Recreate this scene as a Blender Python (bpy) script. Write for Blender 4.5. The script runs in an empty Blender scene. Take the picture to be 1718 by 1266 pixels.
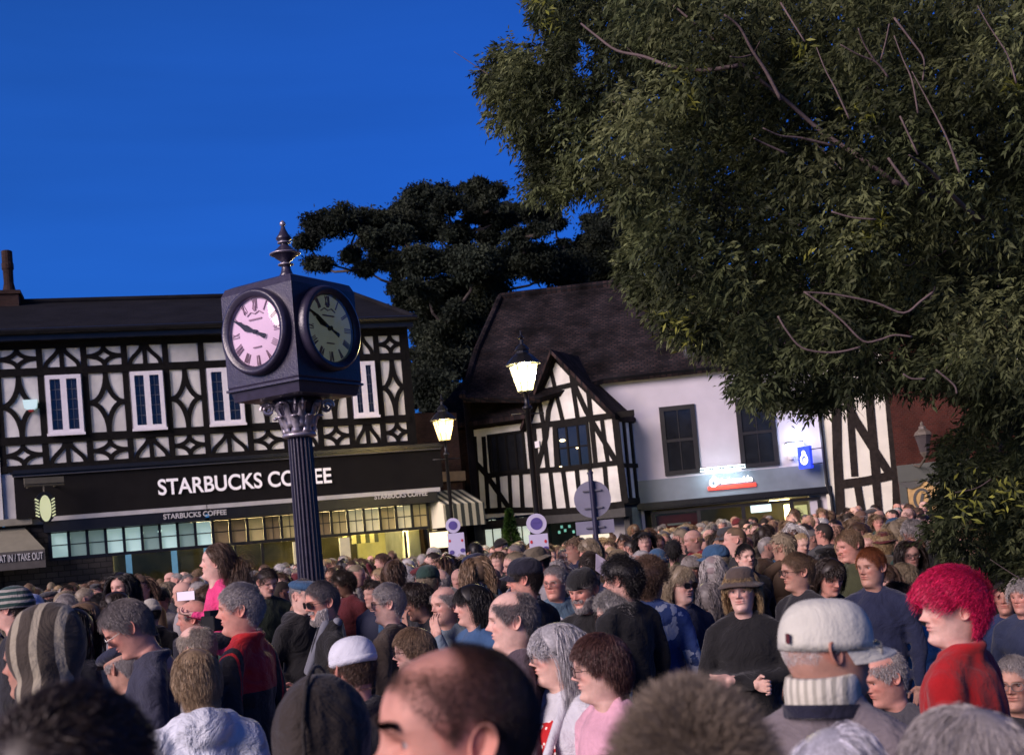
import bpy, bmesh, math, random
import numpy as np
from mathutils import Vector, Matrix
from math import radians, sin, cos, pi, sqrt, atan2
random.seed(7)
SC = bpy.context.scene
COL = SC.collection
# ------------------------------------------------------------------ camera
CAMZ = 1.9
ROLL = math.atan(0.09); PITCH = radians(3.0); FPX = 2000.0; PW, PH, SHY = 1718, 1266, 164.0
_X = Vector((1, 0, 0)); _F = Vector((0, cos(PITCH), sin(PITCH))); _U = Vector((0, -sin(PITCH), cos(PITCH)))
CX = _X*cos(ROLL) - _U*sin(ROLL)
CY = _X*sin(ROLL) + _U*cos(ROLL)
cam_d = bpy.data.cameras.new('camera'); cam = bpy.data.objects.new('camera', cam_d); COL.objects.link(cam)
m = Matrix((CX, CY, -_F)).transposed().to_4x4(); m.translation = (0, 0, CAMZ)
cam.matrix_world = m
cam_d.sensor_width = 36; cam_d.lens = 36*FPX/PW; cam_d.shift_y = SHY/PW; cam_d.clip_end = 2000; cam_d.clip_start = .05
cam_d.dof.use_dof = True; cam_d.dof.focus_distance = 9.0; cam_d.dof.aperture_fstop = 5.0
SC.camera = cam
SC.render.resolution_x = 1024; SC.render.resolution_y = 754
# ------------------------------------------------------------------ light
SUN_AZ = radians(-49)      # direction the light comes from, measured from -Y (behind the camera) towards -X
SUN_EL = radians(24)
world = bpy.data.worlds.new('World'); SC.world = world; world.use_nodes = True
wn = world.node_tree.nodes; wl = world.node_tree.links
sky = wn.new('ShaderNodeTexSky'); sky.sky_type = 'NISHITA'; sky.sun_disc = False
sky.sun_elevation = radians(1.0); sky.sun_rotation = radians(180+50); sky.ozone_density = 10; sky.air_density = 1.0; sky.dust_density = 0
tint = wn.new('ShaderNodeMix'); tint.data_type = 'RGBA'; tint.blend_type = 'MULTIPLY'; tint.inputs[0].default_value = 1
tint.inputs[7].default_value = (.5, .6, .62, 1)
wl.new(sky.outputs[0], tint.inputs[6])
# faint streaks of thin cloud in the sky
tc = wn.new('ShaderNodeTexCoord'); mp = wn.new('ShaderNodeMapping'); mp.inputs['Scale'].default_value = (1.2, 1.2, 9)
mp.inputs['Rotation'].default_value = (.1, .12, 0)
nz = wn.new('ShaderNodeTexNoise'); nz.inputs['Scale'].default_value = 2.2; nz.inputs['Detail'].default_value = 3
wl.new(tc.outputs['Generated'], mp.inputs[0]); wl.new(mp.outputs[0], nz.inputs['Vector'])
mr = wn.new('ShaderNodeMapRange'); mr.inputs[1].default_value = .3; mr.inputs[2].default_value = .75; mr.inputs[3].default_value = .93; mr.inputs[4].default_value = 1.1
wl.new(nz.outputs[0], mr.inputs[0])
ad = wn.new('ShaderNodeMix'); ad.data_type = 'RGBA'; ad.blend_type = 'ADD'; ad.inputs[0].default_value = 1; ad.inputs[7].default_value = (.018, .095, .25, 1); wl.new(tint.outputs[2], ad.inputs[6])   # even blue added to the sky colour
vm = wn.new('ShaderNodeVectorMath'); vm.operation = 'SCALE'
wl.new(ad.outputs[2], vm.inputs[0]); wl.new(mr.outputs[0], vm.inputs['Scale'])
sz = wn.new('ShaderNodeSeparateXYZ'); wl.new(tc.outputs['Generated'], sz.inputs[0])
zr = wn.new('ShaderNodeValToRGB'); el = zr.color_ramp.elements; el[0].position = .02; el[0].color = (1, 1, 1, 1); el[1].position = .85; el[1].color = (.10, .10, .11, 1)  # sky darkened towards the zenith to weaken the ambient light from above
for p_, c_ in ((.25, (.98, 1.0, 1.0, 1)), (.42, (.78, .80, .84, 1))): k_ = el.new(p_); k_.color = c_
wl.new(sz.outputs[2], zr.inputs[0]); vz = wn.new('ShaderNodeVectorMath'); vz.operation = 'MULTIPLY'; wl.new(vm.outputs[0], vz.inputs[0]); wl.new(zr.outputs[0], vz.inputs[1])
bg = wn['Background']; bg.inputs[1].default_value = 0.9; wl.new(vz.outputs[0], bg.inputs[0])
sd = bpy.data.lights.new('sun', 'SUN'); sd.energy = 5.0; sd.angle = radians(32); sd.color = (1.0, .80, .78)  # sun lamp standing in for the pinkish stage light from the left
sun = bpy.data.objects.new('sun', sd); COL.objects.link(sun)
_sd = Vector((sin(SUN_AZ)*cos(SUN_EL), -cos(SUN_AZ)*cos(SUN_EL), sin(SUN_EL)))
sun.rotation_euler = _sd.to_track_quat('Z', 'Y').to_euler(); sun.location = (-20, -20, 20)
SC.view_settings.view_transform = 'Standard'; SC.view_settings.look = 'None'; SC.view_settings.exposure = 0; SC.view_settings.gamma = 1
# ------------------------------------------------------------------ geometry helpers
def ray(px, py):
    return CX*((px-PW/2)/FPX) + CY*((PH/2+SHY-py)/FPX) + _F
def P(px, py, Y):
    r = ray(px, py); r = r*(Y/r.y); return Vector((r.x, r.y, r.z+CAMZ))
def tag(o, label=None, cat=None, group=None, kind=None):
    if label: o['label'] = label
    if cat: o['category'] = cat
    if group: o['group'] = group
    if kind: o['kind'] = kind
    return o
def empty(name, loc=(0, 0, 0), rz=0.0, label=None, cat=None, group=None, parent=None):
    o = bpy.data.objects.new(name, None); COL.objects.link(o); o.location = loc; o.rotation_euler = (0, 0, rz)
    o.empty_display_size = .1
    if parent: o.parent = parent
    return tag(o, label, cat, group)
class MB:
    def __init__(s): s.v = []; s.f = []; s.mi = []; s.cur = 0; s.k = 0
    def add(s, vs, fs):
        n = len(s.v); s.v += [tuple(v) for v in vs]; s.f += [tuple(n+i for i in f) for f in fs]; s.mi += [s.cur]*len(fs)
    def box(s, x0, x1, y0, y1, z0, z1):
        s.add([(x0,y0,z0),(x1,y0,z0),(x1,y1,z0),(x0,y1,z0),(x0,y0,z1),(x1,y0,z1),(x1,y1,z1),(x0,y1,z1)],
              [(0,3,2,1),(4,5,6,7),(0,1,5,4),(1,2,6,5),(2,3,7,6),(3,0,4,7)])
    def prism(s, pts, y0, y1):
        n = len(pts)
        # pts in (x,z), extruded along y
        a = sum(pts[i][0]*pts[(i+1) % n][1]-pts[(i+1) % n][0]*pts[i][1] for i in range(n))
        if a < 0: pts = pts[::-1]
        s.add([(x, y0, z) for x, z in pts]+[(x, y1, z) for x, z in pts],
              [tuple(range(n)), tuple(range(2*n-1, n-1, -1))]+[(i, i+n, (i+1) % n+n, (i+1) % n) for i in range(n)])
    def strip(s, pts, w, y0=-.05, y1=.02, wob=0.0):
        # a timber following pts (x,z) in the wall plane, proud of it; each one a hair deeper than the last
        s.k = (s.k+1) % 9; y0 = y0-.0014*s.k
        n = len(pts); L = []; R = []
        for i, p in enumerate(pts):
            a = pts[max(0, i-1)]; b = pts[min(n-1, i+1)]; dx, dz = b[0]-a[0], b[1]-a[1]; l = sqrt(dx*dx+dz*dz) or 1
            ww = w/2*(1+wob*random.uniform(-1, 1)); nx, nz_ = -dz/l*ww, dx/l*ww
            L.append((p[0]+nx, p[1]+nz_)); R.append((p[0]-nx, p[1]-nz_))
        for i in range(n-1):
            q = [L[i], L[i+1], R[i+1], R[i]]
            vs = [(x, y0, z) for x, z in q]+[(x, y1, z) for x, z in q]
            fs = [(0,1,2,3), (0,4,5,1), (2,6,7,3)]
            if i == 0: fs.append((3,7,4,0))
            if i == n-2: fs.append((1,5,6,2))
            s.add(vs, fs)
    def lathe(s, prof, c=(0, 0, 0), n=24, flute=0, fd=0.0, a0=0.0, sx=1, sy=1):
        vs = []; m_ = len(prof)
        for r, z in prof:
            for i in range(n):
                a = a0+2*pi*i/n; rr = r*(1-(fd*abs(sin(a*flute/2))**.6 if flute else 0))
                vs.append((c[0]+rr*cos(a)*sx, c[1]+rr*sin(a)*sy, c[2]+z))
        fs = [(j*n+i, j*n+(i+1) % n, (j+1)*n+(i+1) % n, (j+1)*n+i) for j in range(m_-1) for i in range(n)]
        fs += [tuple(range(n-1, -1, -1)), tuple(range((m_-1)*n, m_*n))]
        s.add(vs, fs)
    def tube(s, pts, r, n=8, caps=True):
        pts = [Vector(p) for p in pts]; m_ = len(pts); rs = r if hasattr(r, '__len__') else [r]*m_
        vs = []; ref = Vector((0, 0, 1))
        for i, p in enumerate(pts):
            d = (pts[min(m_-1, i+1)]-pts[max(0, i-1)]); d = d.normalized() if d.length > 0 else Vector((0, 0, 1))
            a = d.cross(ref)
            if a.length < .15: a = d.cross(Vector((1, 0, 0)))
            a.normalize(); b = d.cross(a)
            for k in range(n):
                t = 2*pi*k/n; vs.append(p+a*(cos(t)*rs[i])+b*(sin(t)*rs[i]))
        fs = [(j*n+i, (j+1)*n+i, (j+1)*n+(i+1) % n, j*n+(i+1) % n) for j in range(m_-1) for i in range(n)]
        if caps: fs += [tuple(range(n)), tuple(range(m_*n-1, (m_-1)*n-1, -1))]
        s.add(vs, fs)
    def grid(s, V, nu, nv, closed_u=False):
        # V: list of nv rows of nu points
        s.add([p for row in V for p in row], [(j*nu+i, j*nu+(i+1) % nu, (j+1)*nu+(i+1) % nu, (j+1)*nu+i) for j in range(nv-1) for i in range(nu if closed_u else nu-1)])
    def mesh(s, name, mats, smooth=False):
        me = bpy.data.meshes.new(name); me.from_pydata(s.v, [], s.f)
        for m_ in (mats if isinstance(mats, (list, tuple)) else [mats]): me.materials.append(m_)
        me.polygons.foreach_set('material_index', s.mi)
        if smooth: me.polygons.foreach_set('use_smooth', [True]*len(s.f))
        me.update(); return me
    def build(s, name, mats, parent=None, smooth=False, **kw):
        o = bpy.data.objects.new(name, s.mesh(name, mats, smooth)); COL.objects.link(o)
        if parent: o.parent = parent
        if smooth == 'auto': pass
        return tag(o, **kw)
def npmesh(name, V, F, mats, smooth=False, mi=None):
    me = bpy.data.meshes.new(name); V = np.asarray(V, dtype=np.float32); F = np.asarray(F, dtype=np.int32); k = F.shape[1]
    me.vertices.add(len(V)); me.vertices.foreach_set('co', V.ravel())
    me.loops.add(F.size); me.loops.foreach_set('vertex_index', F.ravel())
    me.polygons.add(len(F)); me.polygons.foreach_set('loop_start', np.arange(0, F.size, k, dtype=np.int32))
    for m_ in (mats if isinstance(mats, (list, tuple)) else [mats]): me.materials.append(m_)
    if mi is not None: me.polygons.foreach_set('material_index', np.asarray(mi, dtype=np.int32))
    if smooth: me.polygons.foreach_set('use_smooth', np.ones(len(F), dtype=bool))
    me.update(calc_edges=True); return me
def link(name, me, parent=None, **kw):
    o = bpy.data.objects.new(name, me); COL.objects.link(o)
    if parent: o.parent = parent
    return tag(o, **kw)
def text_mesh(txt, size, mat_, depth=.01, bold=.0, name='lettering', sx=1.0, align='CENTER', spacing=1.0):
    c = bpy.data.curves.new('t', 'FONT'); c.body = txt; c.size = size; c.extrude = depth; c.offset = bold; c.align_x = align; c.space_character = spacing
    o = bpy.data.objects.new('t', c); COL.objects.link(o); dg = bpy.context.evaluated_depsgraph_get()
    me = bpy.data.meshes.new_from_object(o.evaluated_get(dg)); bpy.data.objects.remove(o)
    for v in me.vertices: v.co = (v.co.x*sx, -v.co.z, v.co.y)      # upright, facing -Y
    me.materials.clear(); me.materials.append(mat_); me.name = name
    return me
# ------------------------------------------------------------------ materials
def mat(name, col, rough=.7, var=.15, scale=6.0, bump=.0, bscale=None, metal=0, spec=.4, emit=None, es=0, coord='Object', obj_color=False, stretch=None, alpha=None, trans=0):
    m_ = bpy.data.materials.new(name); m_.use_nodes = True; nt = m_.node_tree; N = nt.nodes; L = nt.links; b = N['Principled BSDF']
    b.inputs['Roughness'].default_value = rough; b.inputs['Metallic'].default_value = metal; b.inputs['Specular IOR Level'].default_value = spec
    if trans: b.inputs['Transmission Weight'].default_value = trans
    t = N.new('ShaderNodeTexCoord'); vec = t.outputs[coord]
    if stretch:
        mp_ = N.new('ShaderNodeMapping'); mp_.inputs['Scale'].default_value = stretch; L.new(vec, mp_.inputs[0]); vec = mp_.outputs[0]
    n1 = N.new('ShaderNodeTexNoise'); n1.inputs['Scale'].default_value = scale; n1.inputs['Detail'].default_value = 4; L.new(vec, n1.inputs['Vector'])
    r1 = N.new('ShaderNodeMapRange'); r1.inputs[1].default_value = .3; r1.inputs[2].default_value = .7; r1.inputs[3].default_value = 1-var; r1.inputs[4].default_value = 1+var; L.new(n1.outputs[0], r1.inputs[0])
    sc = N.new('ShaderNodeVectorMath'); sc.operation = 'SCALE'; L.new(r1.outputs[0], sc.inputs['Scale'])
    if obj_color:
        oi = N.new('ShaderNodeObjectInfo'); L.new(oi.outputs['Color'], sc.inputs[0])
    else: sc.inputs[0].default_value = col
    L.new(sc.outputs[0], b.inputs['Base Color'])
    if bump:
        n2 = N.new('ShaderNodeTexNoise'); n2.inputs['Scale'].default_value = bscale or scale*4; n2.inputs['Detail'].default_value = 3; L.new(vec, n2.inputs['Vector'])
        bp = N.new('ShaderNodeBump'); bp.inputs['Strength'].default_value = bump; bp.inputs['Distance'].default_value = .02; L.new(n2.outputs[0], bp.inputs['Height']); L.new(bp.outputs[0], b.inputs['Normal'])
    if emit: b.inputs['Emission Color'].default_value = (*emit, 1); b.inputs['Emission Strength'].default_value = es
    m_['sc'] = 1
    return m_
def tile_mat(name, c1, c2, sx, sy, mortar=(.01, .01, .012), ms=.03, rough=.8, bump=.6, off=.5, bw=.5, rh=.25, coord='Object', swap=None, var=.35):
    m_ = bpy.data.materials.new(name); m_.use_nodes = True; nt = m_.node_tree; N = nt.nodes; L = nt.links; b = N['Principled BSDF']
    b.inputs['Roughness'].default_value = .95; b.inputs['Specular IOR Level'].default_value = .12
    t = N.new('ShaderNodeTexCoord'); mp_ = N.new('ShaderNodeMapping'); mp_.inputs['Scale'].default_value = (sx, sy, sy)
    if swap: mp_.inputs['Rotation'].default_value = swap
    L.new(t.outputs[coord], mp_.inputs[0])
    br = N.new('ShaderNodeTexBrick'); br.inputs['Color1'].default_value = (*c1, 1); br.inputs['Color2'].default_value = (*c2, 1); br.inputs['Mortar'].default_value = (*mortar, 1)
    br.inputs['Scale'].default_value = 1; br.inputs['Mortar Size'].default_value = ms; br.inputs['Brick Width'].default_value = bw; br.inputs['Row Height'].default_value = rh; br.offset = off
    L.new(mp_.outputs[0], br.inputs[0])
    n1 = N.new('ShaderNodeTexNoise'); n1.inputs['Scale'].default_value = 1.3; n1.inputs['Detail'].default_value = 6; L.new(t.outputs[coord], n1.inputs['Vector'])
    r1 = N.new('ShaderNodeMapRange'); r1.inputs[1].default_value = .3; r1.inputs[2].default_value = .7; r1.inputs[3].default_value = 1-var; r1.inputs[4].default_value = 1+var; L.new(n1.outputs[0], r1.inputs[0])
    sc = N.new('ShaderNodeVectorMath'); sc.operation = 'SCALE'; L.new(br.outputs[0], sc.inputs[0]); L.new(r1.outputs[0], sc.inputs['Scale']); L.new(sc.outputs[0], b.inputs['Base Color'])
    bp = N.new('ShaderNodeBump'); bp.inputs['Strength'].default_value = bump; bp.inputs['Distance'].default_value = .03; bp.invert = True
    L.new(br.outputs['Fac'], bp.inputs['Height']); L.new(bp.outputs[0], b.inputs['Normal'])
    return m_
def emis(name, col, s):
    return mat(name, col, emit=col, es=s, var=.05)
M = {}
M['plaster'] = mat('plaster', (.58, .58, .55), .85, .22, 1.6, .2, 30)
M['cream'] = mat('cream_plaster', (.62, .60, .50), .85, .10, 2.0, .15, 30)
M['render'] = mat('wall_render', (.47, .45, .50), .85, .09, 1.2, .1, 40)
M['timber'] = mat('black_timber', (.0055, .005, .005), .7, .4, 9, .5, 40, spec=.12)
M['timber_brown'] = mat('weathered_timber', (.016, .012, .010), .8, .4, 9, .5, 40, spec=.15)
M['white_paint'] = mat('white_paint', (.72, .70, .74), .5, .05, 8, .05)
M['glass_dark'] = mat('dark_glass', (.012, .013, .016), .08, .3, 3, 0, spec=.7)
M['black_paint'] = mat('black_paint', (.009, .009, .010), .35, .25, 5, .1, 40)
M['fascia'] = mat('fascia_board', (.006, .0055, .006), .75, .2, 3, .05, 40, spec=.15)
M['slate'] = tile_mat('slate_roof', (.008, .008, .011), (.012, .012, .015), 1.6, 3.2, swap=(radians(0), 0, 0))
M['clay'] = tile_mat('clay_tile_roof', (.042, .027, .026), (.012, .009, .010), 3.0, 2.6, ms=.06, var=.8, bump=1.0)
M['brick'] = tile_mat('red_brick', (.055, .015, .010), (.036, .011, .008), 4.4, 4.4, mortar=(.06, .035, .03), ms=.02, swap=(radians(90), 0, 0))
M['brick_dark'] = tile_mat('dark_brick', (.055, .03, .025), (.035, .02, .018), 4.4, 4.4, mortar=(.05, .04, .035), ms=.02, swap=(radians(90), 0, 0))
M['stone'] = tile_mat('stone_plinth', (.055, .05, .047), (.035, .033, .032), 1.8, 1.8, mortar=(.02, .02, .02), ms=.02, swap=(radians(90), 0, 0))
M['asphalt'] = mat('paving', (.05, .05, .05), .8, .3, 3, .4, 60)
M['lettering'] = mat('white_lettering', (.75, .72, .74), .4, .03, emit=(.9, .85, .88), es=.25)
M['lead'] = mat('lead_grey', (.09, .09, .10), .5, .2, 5)
# ------------------------------------------------------------------ facade frame
class Front:
    """a vertical wall plane through two picture columns at given depths; local x along the wall, y into the building, z up"""
    def __init__(s, pxa, ya, pxb, yb, py=860):
        a = P(pxa, py, ya); b = P(pxb, py, yb); s.A = Vector((a.x, a.y, 0)); d = Vector((b.x-a.x, b.y-a.y, 0)); s.L = d.length
        s.U = d.normalized(); s.D = Vector((-s.U.y, s.U.x, 0)); s.rz = atan2(s.U.y, s.U.x)
    def uv(s, px, py, d=0.0):
        r = ray(px, py); o = Vector((0, 0, CAMZ)); q = s.A+s.D*d
        t = (q-o).dot(s.D)/r.dot(s.D); p = o+r*t; return ((p-s.A).dot(s.U), p.z)
    def root(s, name, label, cat): return empty(name, s.A, s.rz, label, cat)
def clear_glass(name, tintc=(.75, .78, .75)):
    m_ = bpy.data.materials.new(name); m_.use_nodes = True; nt = m_.node_tree; N = nt.nodes; N.remove(N['Principled BSDF'])
    a = N.new('ShaderNodeBsdfTransparent'); a.inputs[0].default_value = (*tintc, 1); b = N.new('ShaderNodeBsdfGlossy'); b.inputs['Roughness'].default_value = .03
    f_ = N.new('ShaderNodeFresnel'); f_.inputs[0].default_value = 1.45; x_ = N.new('ShaderNodeMixShader'); nt.links.new(f_.outputs[0], x_.inputs[0]); nt.links.new(a.outputs[0], x_.inputs[1]); nt.links.new(b.outputs[0], x_.inputs[2])
    nt.links.new(x_.outputs[0], N['Material Output'].inputs[0]); return m_
# ------------------------------------------------------------------ ground
g = MB(); g.box(-300, 300, -60, 600, -.5, 0); g.build('ground', M['asphalt'], kind='structure')

def arc(cx, cz, rx, rz_, a0, a1, n=9):
    return [(cx+rx*cos(radians(a0+(a1-a0)*i/n)), cz+rz_*sin(radians(a0+(a1-a0)*i/n))) for i in range(n+1)]
# ------------------------------------------------------------------ coffee shop building
FS = Front(8, 28.5, 697, 31.35)
shop = FS.root('timber_framed_shop', 'long black and white timber framed building with dark coffee shop front on the left', 'building')
XL, XR = 0.0, 10.06
bw = [0.0, 1.01, 2.03, 2.98, 3.96, 4.83, 5.89, 6.79, 7.67, 8.48, 9.31, 10.06]
w = MB(); w.box(XL-.02, XR+.05, .02, .35, 3.2, 7.7); w.box(XR-.25, XR+.05, .36, 6, 0, 7.7); w.build('wall', M['plaster'], shop)
t = MB()
ZT, Z1, Z2, ZB = 7.56, 6.95, 5.29, 4.62
for x in bw: t.strip([(x, ZB-.1), (x, ZT+.1)], .15 if x not in (0.0, 10.06) else .24, -.012, wob=.05)
t.strip([(XL, ZT+.08), (XR, ZT+.08)], .26, -.03); t.strip([(XL, Z1), (XR, Z1)], .19, -.022); t.strip([(XL, Z2), (XR, Z2)], .20, -.022); t.strip([(XL, ZB), (XR, ZB)], .16, -.022)
def corners(x0, x1, z0, z1, w_=.105, k=.5):
    hx, hz = (x1-x0)*k, (z1-z0)*k
    t.strip(arc(x0, z0, hx, hz, 0, 90), w_, -.004); t.strip(arc(x1, z0, hx, hz, 90, 180), w_, -.004)
    t.strip(arc(x1, z1, hx, hz, 180, 270), w_, -.004); t.strip(arc(x0, z1, hx, hz, 270, 360), w_, -.004)
def ogee(x0, x1, z0, z1, w_=.10):
    c = (x0+x1)/2; h = z1-z0; W = x1-x0
    t.strip([(c, z0), (c, z1)], .11, -.004)
    for s in (-1, 1):
        pts = []
        for i in range(11):
            q = i/10; off = .07+(W/2-.13)*(.5-.5*cos(pi*min(1, q*1.05)))**1.1
            pts.append((c+s*off, z1-q*h))
        t.strip(pts, w_, -.004)
for i in range(11):
    a, b = bw[i]+.07, bw[i+1]-.07
    if i % 2 == 0:
        if i != 4: corners(a, b, Z1+.09, ZT-.04)
        corners(a, b, Z2+.1, Z1-.09, .12); corners(a, b, ZB+.07, Z2-.1)
    else:
        if i not in (5,): ogee(a, b, Z1+.09, ZT-.04)
        ogee(a, b, ZB+.07, Z2-.1)
t.build('timber_frame', M['timber'], shop)
for i in (1, 3, 5, 7, 9):
    a, b = bw[i]+.10, bw[i+1]-.10; z0, z1 = 5.40, 6.84
    f = MB(); y0, y1 = -.10, .02; q = .10
    f.box(a, b, y0, y1, z1-q, z1); f.box(a, b, y0, y1, z0, z0+q); f.box(a, a+q, y0, y1, z0+q, z1-q); f.box(b-q, b, y0, y1, z0+q, z1-q)
    c = (a+b)/2; f.box(c-.07, c+.07, y0, y1, z0+q, z1-q)
    f.box(a-.03, b+.03, y0-.05, y0-.002, z0-.05, z0+.012)
    fo = f.build('window', M['white_paint'], shop)
    p = MB(); p.box(a+q, c-.07, -.03, .01, z0+q, z1-q); p.box(c+.07, b-q, -.03, .01, z0+q, z1-q)
    p.build('pane', M['glass_dark'], fo)
    l = MB()
    for (u0, u1) in ((a+q, c-.07), (c+.07, b-q)):
        for k in range(1, 5): zz = z0+q+(z1-z0-2*q)*k/5; l.box(u0, u1, -.042, -.031, zz-.008, zz+.008)
        l.box((u0+u1)/2-.007, (u0+u1)/2+.007, -.044, -.0425, z0+q, z1-q)
    l.build('leading', M['lead'], fo)
# roof
ridge = FS.uv(200, 504, 4.5)[1]; rx1 = FS.uv(590, 482, 4.5)[0]
r = MB(); e0 = XL-9
r.add([(e0, -.42, 7.88), (XR+.25, -.42, 7.88), (rx1, 4.5, ridge), (e0, 4.5, ridge), (XR+.25, 9.4, 7.88), (e0, 9.4, 7.88)],
      [(0, 1, 2, 3), (3, 2, 4, 5), (1, 4, 2), (0, 5, 4, 1), (0, 3, 5)])
r.build('roof', M['slate'], shop)
r = MB(); r.tube([(e0, 4.5, ridge+.02), (rx1, 4.5, ridge+.02)], .10, 8)
x = e0
r.tube([(rx1, 4.5, ridge+.02), (XR+.25, -.4, 7.92)], .07, 8); r.build('ridge_tiles', M['slate'], shop)
gq = MB(); gq.tube([(e0, -.50, 7.86), (XR+.3, -.50, 7.86)], .07, 8); gq.box(e0, XR+.2, -.40, .0, 7.66, 7.86); gq.build('gutter', M['black_paint'], shop)
rx = FS.uv(318, 503, 4.5)[0]
d = MB(); d.add([(rx, 5.2, ridge+.0), (rx+2.2, 5.2, ridge), (rx+1.5, 6, ridge+.32), (rx+.35, 6, ridge+.32), (rx, 7, ridge-.4), (rx+2.2, 7, ridge-.4)], [(0, 1, 2, 3), (3, 2, 5, 4), (1, 5, 2), (0, 3, 4), (0, 4, 5, 1)])
d.build('rear_roof', M['slate'], shop)
# chimney
cx0 = FS.uv(-12, 500, 4.5)[0]; cx1 = FS.uv(38, 500, 4.5)[0]
ch = MB(); ch.box(cx0-.3, cx1-.06, 4.0, 4.9, ridge-1.2, ridge+.16); ch.box(cx0-.35, cx1, 3.95, 4.95, ridge+.16, ridge+.26); cho = ch.build('chimney', M['brick_dark'], shop)
px_ = FS.uv(14, 460, 4.5)[0]
cp = MB(); cp.lathe([(.19, 0), (.17, .1), (.13, .3), (.135, .65), (.16, .7), (.16, .85), (.145, .87), (.145, 1.2), (.10, 1.22)], (px_, 4.45, ridge+.26), 14)
cp.lathe([(.14, 0), (.12, .3), (.15, .36)], (px_-.42, 4.45, ridge+.26), 12); cp.build('chimney_pots', M['brick_dark'], cho)
# fascia, cornice, awning boxes
fx0, fx1 = .28, 10.72
f = MB(); f.box(fx0, fx1, -.30, .0, 3.40, 4.40); f.build('fascia', M['fascia'], shop)
f = MB(); f.box(fx0-.02, fx1+.02, -.36, .01, 4.401, 4.46); f.box(fx0-.06, fx1+.06, -.42, .012, 4.461, 4.50); f.box(fx0, fx1, -.33, .01, 4.501, 4.56); f.build('cornice', M['black_paint'], shop)
cl = MB(); cl.box(fx0, fx1, -.37, -.302, 4.395, 4.412); cl.build('cornice_edge', M['lead'], shop)
wstrip = mat('pale_metal', (.42, .42, .42), .4, .15, 3)
f = MB(); f.box(fx0+.55, 4.66, -.42, -.02, 3.29, 3.395); f.box(4.68, fx1-.12, -.42, -.02, 3.29, 3.395); f.build('awning_cassette', wstrip, shop)
f = MB(); f.box(fx0+.6, 4.62, -.40, -.02, 3.02, 3.285); f.box(4.72, fx1-.2, -.40, -.02, 3.02, 3.285); f.build('awning_valance', M['black_paint'], shop)
def place_text(txt, pxa, pya, pxb, pyb, h, parent, mt, F, y, bold=.012, name='lettering'):
    a = F.uv(pxa, pya, y); b = F.uv(pxb, pyb, y); me = text_mesh(txt, 1.0, mt, .01, bold, name)
    xs = [v.co.x for v in me.vertices]; zs = [v.co.z for v in me.vertices]; W = max(xs)-min(xs); Hh = max(zs)-min(zs)
    s = (b[0]-a[0])/W; cx = (max(xs)+min(xs))/2; cz = (max(zs)+min(zs))/2
    for v in me.vertices: v.co = ((v.co.x-cx)*s, v.co.y, (v.co.z-cz)*h/Hh)
    o = link(name, me, parent); o.location = ((a[0]+b[0])/2, y, (a[1]+b[1])/2); return o
place_text('STARBUCKS COFFEE', 265, 817, 556, 797, .40, shop, M['lettering'], FS, -.33, .02)
M['letter_dim'] = mat('dim_lettering', (.5, .5, .5), .5, .05)
place_text('STARBUCKS COFFEE', 274, 866, 380, 859, .13, shop, M['letter_dim'], FS, -.42, .02)
place_text('STARBUCKS COFFEE', 628, 833, 717, 827, .13, shop, M['letter_dim'], FS, -.42, .02)
# upper transom lights, lit from inside
lit_c = emis('cool_lit_glass', (.48, .70, .66), .45); lit_cd = emis('dim_cool_glass', (.20, .30, .28), .35); lit_w = emis('warm_lit_glass', (.42, .34, .15), .22); lit_w2 = emis('bright_warm_glass', (.62, .56, .32), .38); lit_wd = emis('dim_warm_glass', (.22, .16, .08), .12)
tx = FS.uv(84, 905, 0)[0]; zt0, zt1 = 2.42, 3.0
panes = [lit_c, lit_cd, lit_cd, lit_c, lit_c, lit_cd, lit_c, lit_cd, lit_c, lit_wd, lit_wd, lit_w, lit_wd, lit_w, lit_w, lit_wd, lit_w, lit_w2, lit_w2, lit_w, lit_w2, lit_w]
n = len(panes); W = (10.30-tx)/n
fr = MB()
for i in range(n+1): fr.box(tx+i*W-.035, tx+i*W+.035, -.06, .05, zt0, zt1)
fr.box(tx-.035, 10.335, -.062, .052, zt0-.08, zt0-.001); fr.box(tx-.035, 10.335, -.062, .052, zt1+.001, zt1+.02)
for i in range(n): fr.box(tx+i*W+.036, tx+(i+1)*W-.036, -.03, -.012, (zt0+zt1)/2-.012, (zt0+zt1)/2+.012)
for i in range(12, n): fr.box(tx+(i+.5)*W-.01, tx+(i+.5)*W+.01, -.034, -.031, zt0, zt1)
fro = fr.build('transom_frame', M['black_paint'], shop)
for i, pm in enumerate(panes):
    q = MB(); q.box(tx+i*W+.036, tx+(i+1)*W-.036, -.01, .0, zt0, zt1); q.build('transom_pane', pm, fro)
# shop interior
xi0, xi1 = FS.uv(190, 950)[0], 10.3
inn = mat('shop_interior', (.08, .075, .055), .9, .5, 1.2); inb = mat('shop_back_wall', (.07, .06, .035), .9, .7, 1.4)
q = MB(); q.box(xi0, xi1, 4.0, 4.1, 0, 3.2); q.build('back_wall', inb, shop)
q = MB(); q.box(xi0, xi1, .06, 4.0, 3.01, 3.1); q.box(xi0-.1, xi0, .06, 4.0, 0, 3.2); q.box(xi1, xi1+.1, .06, 4, 0, 3.2); q.build('ceiling', inn, shop)
st = MB(); st.box(-.1, xi0, -.05, .3, 0, 2.35); st.box(-.1, tx-.04, -.04, .3, 2.351, 3.25); st.build('stone_wall', M['stone'], shop)
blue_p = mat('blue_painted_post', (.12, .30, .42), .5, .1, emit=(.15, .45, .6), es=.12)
for (px0, py0) in ((216, 940), (292, 930), (346, 915)):
    u = FS.uv(px0, py0)[0]; q = MB(); q.box(u-.07, u+.07, -.09, .03, 0, 2.34); q.build('window_post', blue_p, shop)
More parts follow.
